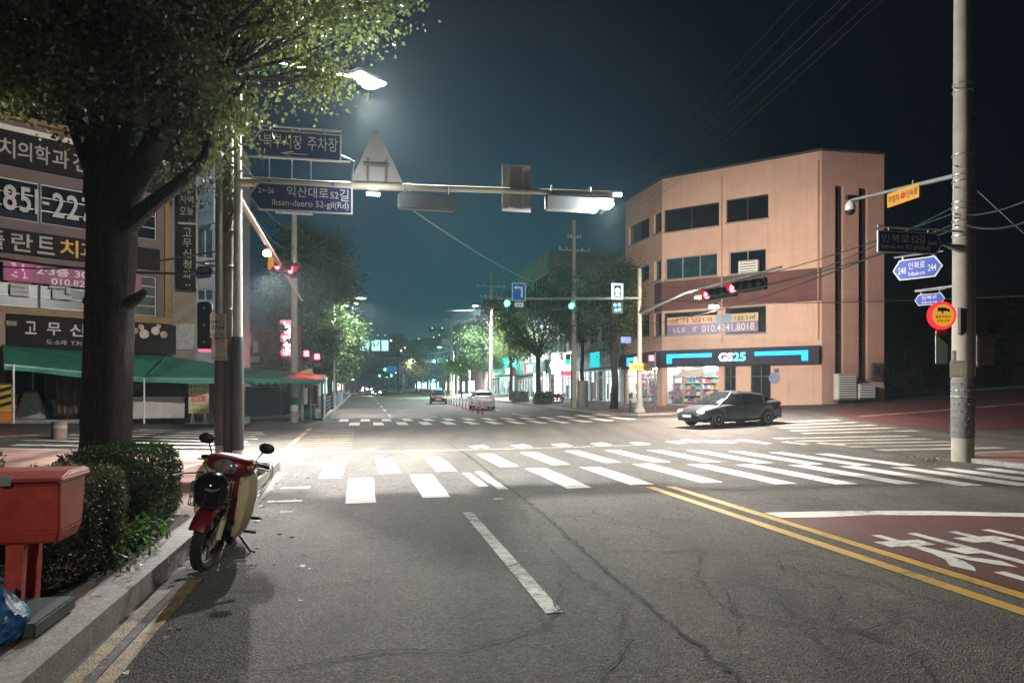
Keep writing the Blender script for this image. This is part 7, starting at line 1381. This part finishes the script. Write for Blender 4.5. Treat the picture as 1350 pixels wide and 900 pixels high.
    bm = B(); box(bm, fx-.02, fx+.065, -.36*f, .36*f, .40*hk, .60*hk, .02); box(bm, fx-.1, fx+.06, -.62*f, .62*f, .27, .36, .02); obj('grille', bm, M_BLACK, T)
    bm = B(); [box(bm, fx+.066, fx+.075, -.33*f, .33*f, z*hk, (z+.015)*hk) for z in (.44, .50, .56)]; obj('grille_bar', bm, M_CHROME, T)
    for x, s in ((fx+.09, 1), (rx-.10, -1)): bm = B(); box(bm, x-.006, x+.006, -.26, .26, .40 if s > 0 else .62*hk, .51 if s > 0 else .73*hk, .003); obj('number_plate', bm, M_SIGNW, T)
    bm = B(); box(bm, rx-.06, rx+.1, -.75*f, .75*f, .30, .42, .03); obj('rear_bumper', bm, M_BLACK if kind == 'suv' else paint, T)
    if taxi: bm = B(); box(bm, -.15, .15, -.35, .35, tops[3]+.02, tops[3]+.18, .03); obj('roof_sign', bm, emit('taxi roof cyan', (.1, .85, .9), 3), T)
    return T
# dark sedan turning at the corner
pf, pr = G(934, 566), G(1009, 563); d = (pf-pr); d.z = 0; hd = math.atan2(-.44, -.90); c = Vector((9.12, 29.6, 0)); c.z = gz(*st_of(c.x, c.y))
sed = car('dark grey sedan with one glowing headlight turning in front of the convenience store', c, hd, car_paint('charcoal paint', (.055, .057, .066)), heads=True, tails=True); sed.rotation_euler = (0, rad(.8), hd)
for s in (-1, 1): lamp('headlight_light', 'SPOT', tuple(full(sed) @ Vector((2.2, s*.6, .62))), 90, (1, .75, .5), .06, (rad(88), 0, hd-rad(90)), 80, .5, sed)
suv_p = G(634, 540); car('silver white car seen from behind with red tail lights on the right carriageway', Vector((-2.45, 56.5, gz(*st_of(-2.45, 56.5)))), rad(90)+TH-rad(3), car_paint('silver paint', (.50, .50, .50)), 4.5, 1.8, 1.5, 'sedan', tails=True)
q = G(578, 532); car('red taxi with cyan roof light coming towards the far crossing', Vector((q.x, q.y, q.z)), rad(-90)+TH-rad(6), car_paint('orange red paint', (.10, .03, .025)), 4.6, 1.8, 1.46, heads=False, taxi=True, cat='taxi')
q = at(496, 520, 125); s_, t_ = st_of(q.x, q.y); e1_ = car('approaching car with both headlights glaring far down the left carriageway', R(s_, t_), rad(-90)+TH, car_paint('black paint', (.03, .03, .03)), heads=True)
for c_ in e1_.children:
    if c_.name.startswith('headlight'): c_.data.materials[0] = emit('far headlight glare', (1, .93, .84), 220)
lamp('headlight_light', 'SPOT', tuple(R(s_, t_-2.6, .65)), 4000, (1, .86, .7), .2, (rad(84), 0, TH+math.pi), 100, .5, e1_)
for i, (px, Y, fwd, lb) in enumerate([(487, 210, 1, 'second approaching car with headlights behind the first one'), (474, 170, 1, 'approaching car with headlights close to the left kerb'), (481, 270, 1, 'farthest approaching car, a pair of white dots'), (468, 150, 0, 'dark parked car at the left kerb far down the road'), (506, 190, 0, 'dark car driving away far down the road')]):
    q = at(px, 515, Y); s_, t_ = st_of(q.x, q.y); n_ = dup(e1_, R(s_, t_), None if fwd else rad(90)+TH, lb, 'cars far down the main road')
    for c_ in list(n_.children):
        if c_.type == 'LIGHT' or (not fwd and c_.name.startswith('headlight')): bpy.data.objects.remove(c_)
e1_['group'] = 'cars far down the main road'

# ---- the red step-through motorbike at the kerb
M_BRED = car_paint('wine red paint', (.22, .012, .02)); M_CREAMP = mat('cream plastic', (.66, .58, .36), .4, var=.05); M_SEAT = mat('black vinyl', (.015, .015, .016), .45); M_ENG = mat('engine alloy', (.28, .28, .27), .4, .6, var=.2)
ax = math.atan2(-TV.y, -TV.x); bk = thing('motorbike', 'wine red step-through motorbike with cream leg shields leaning by the kerb', 'motorbike', tuple(R(-1.36, 7.32, .0)), ax); bk.rotation_euler = (rad(-10), 0, ax)
ST = Matrix.Translation((.5, 0, .9)) @ Matrix.Rotation(rad(-13), 4, 'Z') @ Matrix.Translation((-.5, 0, -.9))
def wheel(x, m44, r_=.285):
    M = m44 @ Matrix.Translation((x, 0, r_)) @ Matrix.Rotation(rad(90), 4, 'X'); bm = B(); torus(bm, r_-.04, .042, 44, 12, M, 1.05)
    for j in range(44):
        for s in (-1, 1): t = bmesh.new(); box(t, r_-.012, r_+.004, -.014, .014, s*.008, s*.034) if s > 0 else box(t, r_-.012, r_+.004, -.014, .014, -.034, -.008); join(bm, t, M @ Matrix.Rotation(2*math.pi*(j+.25*s)/44, 4, 'Z'))
    w_ = obj('wheel', bm, M_TYRE, bk); bm = B(); torus(bm, r_-.072, .017, 36, 8, M); lathe(bm, [(.05, -.05), (.055, 0), (.05, .05)], 16, M)
    for j in range(6):
        t = bmesh.new(); box(t, .04, r_-.075, -.013, .013, -.012, .012); join(bm, t, M @ Matrix.Rotation(2*math.pi*j/6+.3, 4, 'Z'))
    obj('rim', bm, mat('bike rim grey gold', (.34, .30, .22), .35, .7), w_); bm = B(); lathe(bm, [(.085, -.04), (.085, .04)], 20, M); obj('drum', bm, M_ENG, w_)
wheel(.60, ST); wheel(-.60, Matrix())
def bpart(nm, fn, m, M=None, sharp=40):
    bm = B(); fn(bm)
    if M is not None: bm.transform(M)
    return obj(nm, bm, m, bk, sharp=sharp)
for s in (-1, 1): bpart('fork', lambda b: (tube(b, [(.60, s*.075, .285), (.545, s*.075, .48)], .024, 10), tube(b, [(.55, s*.075, .46), (.47, s*.06, .80)], .018, 10)), M_ENG if s < 0 else M_CREAMP, ST)
def fend(b, x, r_, a0, a1, hw, z=.285):
    rows = []
    for i in range(15):
        a = rad(a0+(a1-a0)*i/14); k = math.sin(math.pi*i/14)**.5; c_ = [(x+(r_-.035)*math.cos(a), -hw, z+(r_-.035)*math.sin(a)), (x+(r_)*math.cos(a), -hw*.75, z+r_*math.sin(a)), (x+(r_+.018)*math.cos(a), 0, z+(r_+.018)*math.sin(a)), (x+r_*math.cos(a), hw*.75, z+r_*math.sin(a)), (x+(r_-.035)*math.cos(a), hw, z+(r_-.035)*math.sin(a))]; rows.append(c_)
    skinloft(b, rows, closed=False, cap=False); bmesh.ops.solidify(b, geom=b.faces[:], thickness=.006)
bpart('front_fender', lambda b: (fend(b, .60, .33, 20, 165, .085), box(b, .50, .60, -.09, .09, .50, .66, .03)), M_BRED, ST); bpart('rear_fender', lambda b: fend(b, -.60, .34, 40, 200, .08), M_BRED)
def shield(b, s):
    rows = []
    for z, xo, yo, xi, yi in ((.24, .02, .16, .20, .09), (.34, .08, .215, .28, .10), (.50, .16, .255, .36, .11), (.68, .24, .27, .42, .12), (.84, .30, .255, .45, .12), (.93, .34, .20, .45, .11)): rows.append([(xo, s*yo, z), ((xo+xi)/2+.035, s*(yo+.012), z), (xi+.01, s*(yo*.62+yi*.38), z), (xi, s*yi, z)])
    skinloft(b, rows, closed=False, cap=False); bmesh.ops.solidify(b, geom=b.faces[:], thickness=.012)
for s in (-1, 1): bpart('leg_shield', lambda b: shield(b, s), M_CREAMP)
def cowl(b): skinloft(b, [[(x+dx, y*w_, z+dz) for dx, y, dz in ((.0, -1, 0), (.05, -.5, .02), (.065, 0, .03), (.05, .5, .02), (0, 1, 0), (-.1, .8, 0), (-.1, -.8, 0))] for x, w_, z in ((.36, .11, .42), (.40, .125, .6), (.42, .13, .8), (.42, .10, .90))])
bpart('front_cowl', cowl, M_BRED)
def hcowl(b):
    prof = [(.56, .05, .93, .96), (.545, .13, .87, .99), (.50, .20, .86, 1.02), (.43, .235, .88, 1.035), (.34, .2, .91, 1.03), (.27, .08, .94, 1.0)]; rows = []
    for x, w_, z0_, z1_ in prof:
        zc, hh = (z0_+z1_)/2, (z1_-z0_)/2; rows.append([(x, w_*math.copysign(abs(math.cos(a))**.7, math.cos(a)), zc+hh*math.copysign(abs(math.sin(a))**.8, math.sin(a))) for a in [2*math.pi*i/16 for i in range(16)]])
    skinloft(b, rows)
bpart('handlebar_cowl', hcowl, M_BRED, ST); bpart('headlight', lambda b: ball(b, (.535, 0, .925), .115, .42, 1.05, .58, 18, 12), mat('headlight lens', (.42, .43, .42), .06, .5, var=.4, scale=18), ST)
for s in (-1, 1):
    bpart('turn_signal', lambda b: ball(b, (.475, s*.185, .945), .045, .8, 1, .7, 12, 8), mat('amber lens', (.45, .18, .03), .2), ST)
    bpart('handlebar', lambda b: tube(b, [(.43, s*.14, .97), (.39, s*.21, .975), (.35, s*.27, .965)], .014, 8), M_CHROME, ST); bpart('grip', lambda b: tube(b, [(.365, s*.22, .972), (.32, s*.32, .955)], .02, 10), M_BLACK, ST); bpart('lever', lambda b: tube(b, [(.41, s*.19, .96), (.42, s*.26, .945), (.38, s*.34, .935)], .007, 6), M_BLACK, ST)
    bpart('mirror', lambda b: (tube(b, [(.39, s*.20, .98), (.385, s*.23, 1.05), (.38, s*.26, 1.10)], .007, 6), ball(b, (.385, s*.285, 1.135), .07, .32, 1.05, .72, 16, 10)), M_BLACK, ST)
bpart('frame', lambda b: skinloft(b, [[(x, y*w_, z+dz*w_) for y, dz in ((-1, -.5), (-.8, .8), (0, 1.1), (.8, .8), (1, -.5), (0, -1))] for x, w_, z in ((.36, .07, .66), (.22, .085, .54), (.05, .09, .50), (-.10, .095, .54), (-.25, .11, .62))]), M_BRED)
def sidecover(b): skinloft(b, [[(x, y*w_, z) for y, z in ((-1, z0_), (-1.05, (z0_+z1_)/2), (-.8, z1_), (.8, z1_), (1.05, (z0_+z1_)/2), (1, z0_))] for x, w_, z0_, z1_ in ((-.08, .09, .48, .68), (-.25, .125, .46, .72), (-.5, .135, .52, .73), (-.75, .11, .60, .74), (-.92, .06, .66, .74))])
bpart('side_cover', sidecover, M_BRED); bpart('seat', lambda b: skinloft(b, [[(x, y*w_, z) for y, z in ((-1, z_-.06), (-.95, z_-.015), (-.6, z_), (.6, z_), (.95, z_-.015), (1, z_-.06))] for x, w_, z_ in ((.02, .08, .74), (-.1, .12, .775), (-.35, .145, .78), (-.42, .15, .80), (-.68, .14, .81), (-.74, .1, .79))]), M_SEAT)
bpart('tail_light', lambda b: box(b, -.98, -.90, -.07, .07, .62, .70, .015), M_TAILOFF)
bpart('rear_rack', lambda b: [tube(b, p, .011, 6) for p in ([(-.60, .13, .68), (-.72, .13, .70), (-1.12, .13, .70), (-1.12, -.13, .70), (-.72, -.13, .70), (-.60, -.13, .68)], [(-.8, .13, .70), (-.8, -.13, .70)], [(-.95, .13, .70), (-.95, -.13, .70)], [(-.75, .13, .70), (-.7, .1, .6)], [(-.75, -.13, .70), (-.7, -.1, .6)])], M_CHROME)
bx_ = bpart('rear_box', lambda b: (box(b, -1.10, -.78, -.13, .19, .715, .83, .02)), mat('white plastic box', (.68, .70, .72), .45, var=.04)); bm = B(); box(bm, -1.13, -.75, -.16, .22, .833, .865, .014); obj('lid', bm, mat('white plastic lid', (.74, .75, .76), .4), bx_)
bpart('cargo_net', lambda b: [tube(b, p, .006, 5) for p in ([(-.76, .22, .86), (-.72, .27, .74), (-.6, .20, .55)], [(-1.1, .22, .85), (-.9, .27, .7), (-.6, .2, .5)], [(-.9, .22, .86), (-.78, .28, .74), (-.55, .2, .6)])], mat('net pale', (.45, .45, .45), .6))
bpart('engine', lambda b: (box(b, -.12, .16, -.10, .12, .27, .44, .03), lathe(b, [(.075, 0), (.08, .02), (.08, .20), (.06, .24)], 14, Matrix.Translation((.12, 0, .36)) @ Matrix.Rotation(rad(80), 4, 'Y')), [lathe(b, [(.092, .04+.03*q), (.092, .05+.03*q)], 14, Matrix.Translation((.12, 0, .36)) @ Matrix.Rotation(rad(80), 4, 'Y')) for q in range(5)], lathe(b, [(.09, .10), (.095, .13), (.08, .155)], 16, Matrix.Translation((-.02, 0, .34)) @ Matrix.Rotation(rad(-90), 4, 'X'))), M_ENG)
bpart('exhaust', lambda b: tube(b, [(.30, -.08, .33), (.2, -.12, .24), (-.2, -.14, .22), (-.45, -.16, .26), (-.95, -.17, .36)], [.016, .018, .022, .045, .04], 10), M_CHROME)
bpart('swing_arm', lambda b: [tube(b, [(-.1, s*.09, .36), (-.60, s*.09, .285)], .02, 8) for s in (-1, 1)], M_BLACK); bpart('shock_absorber', lambda b: [tube(b, [(-.60, s*.11, .30), (-.48, s*.12, .62)], .025, 8) for s in (-1, 1)], M_CHROME)
for s in (-1, 1): bpart('foot_peg', lambda b: tube(b, [(.02, s*.08, .27), (.02, s*.30, .27)], .018, 8), M_BLACK); bpart('foot_peg', lambda b: tube(b, [(-.33, s*.1, .33), (-.33, s*.27, .34)], .016, 8), M_BLACK)
bpart('side_stand', lambda b: (tube(b, [(-.02, .10, .26), (-.08, .27, .055)], .013, 6), tube(b, [(-.12, .28, .055), (-.05, .31, .055)], .013, 6)), M_BLACK); bpart('chain_cover', lambda b: prism(b, [(-.05, .30), (.0, .42), (-.58, .33), (-.66, .28), (-.58, .24)], .10, .125), M_ENG)
bpart('front_basket', lambda b: ([tube(b, [(.66-.0*i, -.15, z), (.86, -.13, z), (.86, .13, z), (.66, .15, z)], .005, 5) for i, z in enumerate((.60, .67, .74, .80))], [tube(b, [(.86, y, .60), (.86, y, .80)], .004, 5) for y in (-.13, -.08, -.03, .03, .08, .13)], [tube(b, [(x, s*.14, .60), (x, s*.145, .80)], .004, 5) for x in (.68, .74, .80) for s in (-1, 1)], [tube(b, [(.66, y, .6), (.86, y, .6)], .004, 5) for y in (-.1, 0, .1)], tube(b, [(.66, 0, .62), (.50, 0, .7)], .012, 6)), M_BLACK, ST)
for s in (-1, 1): bpart('cable', lambda b: tube(b, [(.40, s*.20, .955), (.53, s*.21, .93), (.57, s*.12, .84), (.50, s*.05, .76)], .006, 5), M_BLACK, ST)
bpart('bracket_wire', lambda b: tube(b, [(.5, -.2, .84), (.62, -.32, .82), (.75, -.36, .80)], .008, 5), M_BLACK, ST)
hp = full(bk) @ ST @ Vector((.765, .01, .745)); hel = thing('helmet', 'glossy black open-face helmet resting in the front basket of the red motorbike', 'helmet', tuple(hp), ax+rad(-13)); hel.rotation_euler = (rad(-6), rad(18), ax)
bm = B(); lathe(bm, [(.115, -.125), (.135, -.10), (.148, -.02), (.145, .05), (.12, .105), (.07, .14), (.001, .15)], 28); obj('shell', bm, mat('helmet black', (.010, .010, .012), .12), hel); bm = B(); lathe(bm, [(.13, -.115), (.139, -.105), (.139, -.095)], 28); obj('rim', bm, M_BLACK, hel); bm = B(); rows = [[(.152*math.cos(rad(a))*c_, .152*math.sin(rad(a))*c_, z) for a in range(-60, 61, 10)] for z, c_ in ((-.06, .99), (-.01, 1.0), (.03, .99))]; skinloft(bm, rows, closed=False, cap=False); bmesh.ops.solidify(bm, geom=bm.faces[:], thickness=.004); obj('visor', bm, mat('visor smoke', (.03, .03, .035), .06), hel)
bm = B(); rows = [[(.1505*math.cos(rad(a))*c_, .1505*math.sin(rad(a))*c_, z+abs(a-12)*.0006) for a in range(-14, 40, 6)] for z, c_ in ((.045, .965), (.062, .935))]; skinloft(bm, rows, closed=False, cap=False); bmesh.ops.solidify(bm, geom=bm.faces[:], thickness=.003); obj('emblem', bm, mat('helmet emblem', (.45, .45, .45), .4), hel)
# two scooters parked on the far right pavement: copies of the motorbike
for i, (px, Y, lb) in enumerate([(729, 60, 'parked motorbike nearest the utility pole on the far right pavement'), (722, 62, 'second parked motorbike behind the planter on the far right pavement')]):
    q = at(px, 515, Y); n_ = dup(bk, R(*st_of(q.x, q.y), .13), None, lb, 'motorbikes parked on the far right pavement'); n_.rotation_euler = (rad(-8), 0, TH+rad(160))
# ------------------------------------------------------------------ things at the near kerb
M_RBOX = mat('red box paint', (.44, .055, .032), .55, var=.22, scale=7, dirt=.5, bump=.12, bscale=45)
rb = thing('red_box', 'weathered red metal box on two red legs at the left frame edge', 'box', tuple(R(-2.03, 5.02, KH+.012)), TH)
bm = B(); sec = lambda z, y0, y1, xl, xr: [(xl, y0, z), (xr, y0, z), (xr, y1, z), (xl, y1, z)]
skinloft(bm, [sec(.47, -.12, .20, -.52, .17), sec(.55, -.15, .21, -.54, .195), sec(.86, -.20, .21, -.56, .215)], smooth=False); bmesh.ops.bevel(bm, geom=bm.edges[:], offset=.012, segments=2, affect='EDGES'); obj('body', bm, M_RBOX, rb)
bm = B(); skinloft(bm, [sec(.862, -.225, .235, -.59, .235), sec(.885, -.225, .235, -.59, .235), sec(.915, -.05, .225, -.57, .215)], smooth=False); bmesh.ops.bevel(bm, geom=bm.edges[:], offset=.008, segments=2, affect='EDGES'); obj('lid', bm, M_RBOX, rb)
for y in (-.06, .16): bm = B(); skinloft(bm, [sec(.0, y-.03, y+.03, -.145, -.055), sec(.475, y-.03, y+.03, -.13, -.03)], smooth=False); obj('leg', bm, M_RBOX, rb)
bm = B(); box(bm, -.30, -.23, -.204, -.200, .80, .83); obj('slot', bm, M_BLACK, rb)
bm = B(); box(bm, -.10, -.04, -.238, -.222, .845, .905, .004); obj('lock_hasp', bm, M_STEEL, rb)
for x_ in (-.42, .08): bm = B(); tube(bm, [(x_, .238, .87), (x_+.12, .238, .87)], .012, 8); obj('hinge', bm, M_STEEL, rb)
bm = B(); box(bm, -.56, .218, -.1995, -.196, .838, .842); obj('seam', bm, M_BLACK, rb)
sl = thing('plinth_slab', 'dark greenish concrete slab beside the legs of the red box', 'slab', tuple(R(-2.0, 4.80, KH+.012)), TH); bm = B(); box(bm, -.16, .17, -.28, .30, 0, .085, .01); obj('block', bm, mat('slab green grey', (.035, .055, .045), .8, var=.3, scale=8, dirt=.3), sl)
M_CARD = mat('cardboard', (.30, .22, .14), .85, var=.15, scale=5)
for i, (s, t, z, a, w_, h, lb) in enumerate([(-2.75, 5.35, 0, 12, .26, .22, 'lower brown cardboard box behind the red box legs'), (-2.42, 5.2, 0, -8, .14, .16, 'smaller cardboard box beside the red box legs'), (-2.75, 5.37, .225, 5, .22, .15, 'flattened cardboard box lying on top of the lower one')]):
    T = thing('cardboard_box', lb, 'box', tuple(R(s, t, KH+.012+z)), TH+rad(a), 'cardboard boxes left at the kerb'); bm = B(); box(bm, -w_, w_, -.16, .16, 0, h, .006); obj('carton', bm, M_CARD, T); bm = B(); box(bm, -w_*.2, w_*.2, -.163, .163, h+.001, h+.003); obj('tape', bm, mat('packing tape', (.42, .34, .22), .4), T)
def bag(label, s, t, rx, ry, h, m, seed):
    T = thing('plastic_bag', label, 'plastic bag', tuple(R(s, t, KH+.012)), TH); bm = B(); bmesh.ops.create_icosphere(bm, subdivisions=4, radius=1); r = random.Random(seed); ks = [(Vector((r.gauss(0, 1), r.gauss(0, 1), r.gauss(0, 1)))*q, r.random()*6, a) for q, a in ((1.5, .10), (3, .07), (3.5, .06), (7, .035), (9, .03), (13, .018))]
    for v in bm.verts:
        n = v.co.normalized(); k = 1+sum(a*abs(math.sin(f.dot(n)*2+p)) for f, p, a in ks); z = n.z*k; v.co = Vector((n.x*k*rx*(1-.35*max(0, z)), n.y*k*ry*(1-.35*max(0, z)), max(0, (z*.62+.5))*h))
    for f in bm.faces: f.smooth = True
    obj('film', bm, m, T, sharp=28); bm = B(); tube(bm, [(0, 0, h*1.05), (.01, .0, h*1.2), (.05, .02, h*1.35)], [.05, .02, .06], 8); obj('knot', bm, m, T)
def bagmat(n, c, b_):
    m = bpy.data.materials.new(n); m.use_nodes = True; nt_ = m.node_tree; p = nt_.nodes['Principled BSDF']; tcn = nt_.nodes.new('ShaderNodeTexCoord'); nz = nt_.nodes.new('ShaderNodeTexNoise'); nz.inputs['Scale'].default_value = 14; nz.inputs['Detail'].default_value = 6; nt_.links.new(tcn.outputs['Object'], nz.inputs['Vector']); rp_ = nt_.nodes.new('ShaderNodeValToRGB'); rp_.color_ramp.elements[0].position = .42; rp_.color_ramp.elements[1].position = .62; rp_.color_ramp.elements[0].color = (*c, 1); rp_.color_ramp.elements[1].color = (*b_, 1); nt_.links.new(nz.outputs['Fac'], rp_.inputs[0]); nt_.links.new(rp_.outputs[0], p.inputs['Base Color']); p.inputs['Roughness'].default_value = .25
    bp = nt_.nodes.new('ShaderNodeBump'); bp.inputs['Strength'].default_value = .7; bp.inputs['Distance'].default_value = .02; nt_.links.new(nz.outputs['Fac'], bp.inputs['Height']); nt_.links.new(bp.outputs[0], p.inputs['Normal']); return m
bag('crumpled translucent blue plastic bag full of rubbish at the left frame edge', -2.08, 4.52, .17, .17, .27, bagmat('blue film', (.012, .06, .20), (.06, .22, .38)), 4)
bag('black rubbish bag in the shade behind the red box', -3.3, 5.3, .32, .28, .42, bagmat('black film', (.008, .008, .009), (.03, .03, .03)), 5)
# ------------------------------------------------------------------ night haze
bm = B(); box(bm, -140, 170, -40, 420, -1.2, 45)
hm = bpy.data.materials.new('night haze'); hm.use_nodes = True; n = hm.node_tree; n.nodes.clear(); o = n.nodes.new('ShaderNodeOutputMaterial'); v = n.nodes.new('ShaderNodeVolumePrincipled'); v.inputs['Color'].default_value = (.70, .89, .97, 1); v.inputs['Density'].default_value = .0006; v.inputs['Anisotropy'].default_value = .55
n.links.new(v.outputs[0], o.inputs['Volume']); hz_o = obj('haze', bm, hm, kind='stuff')
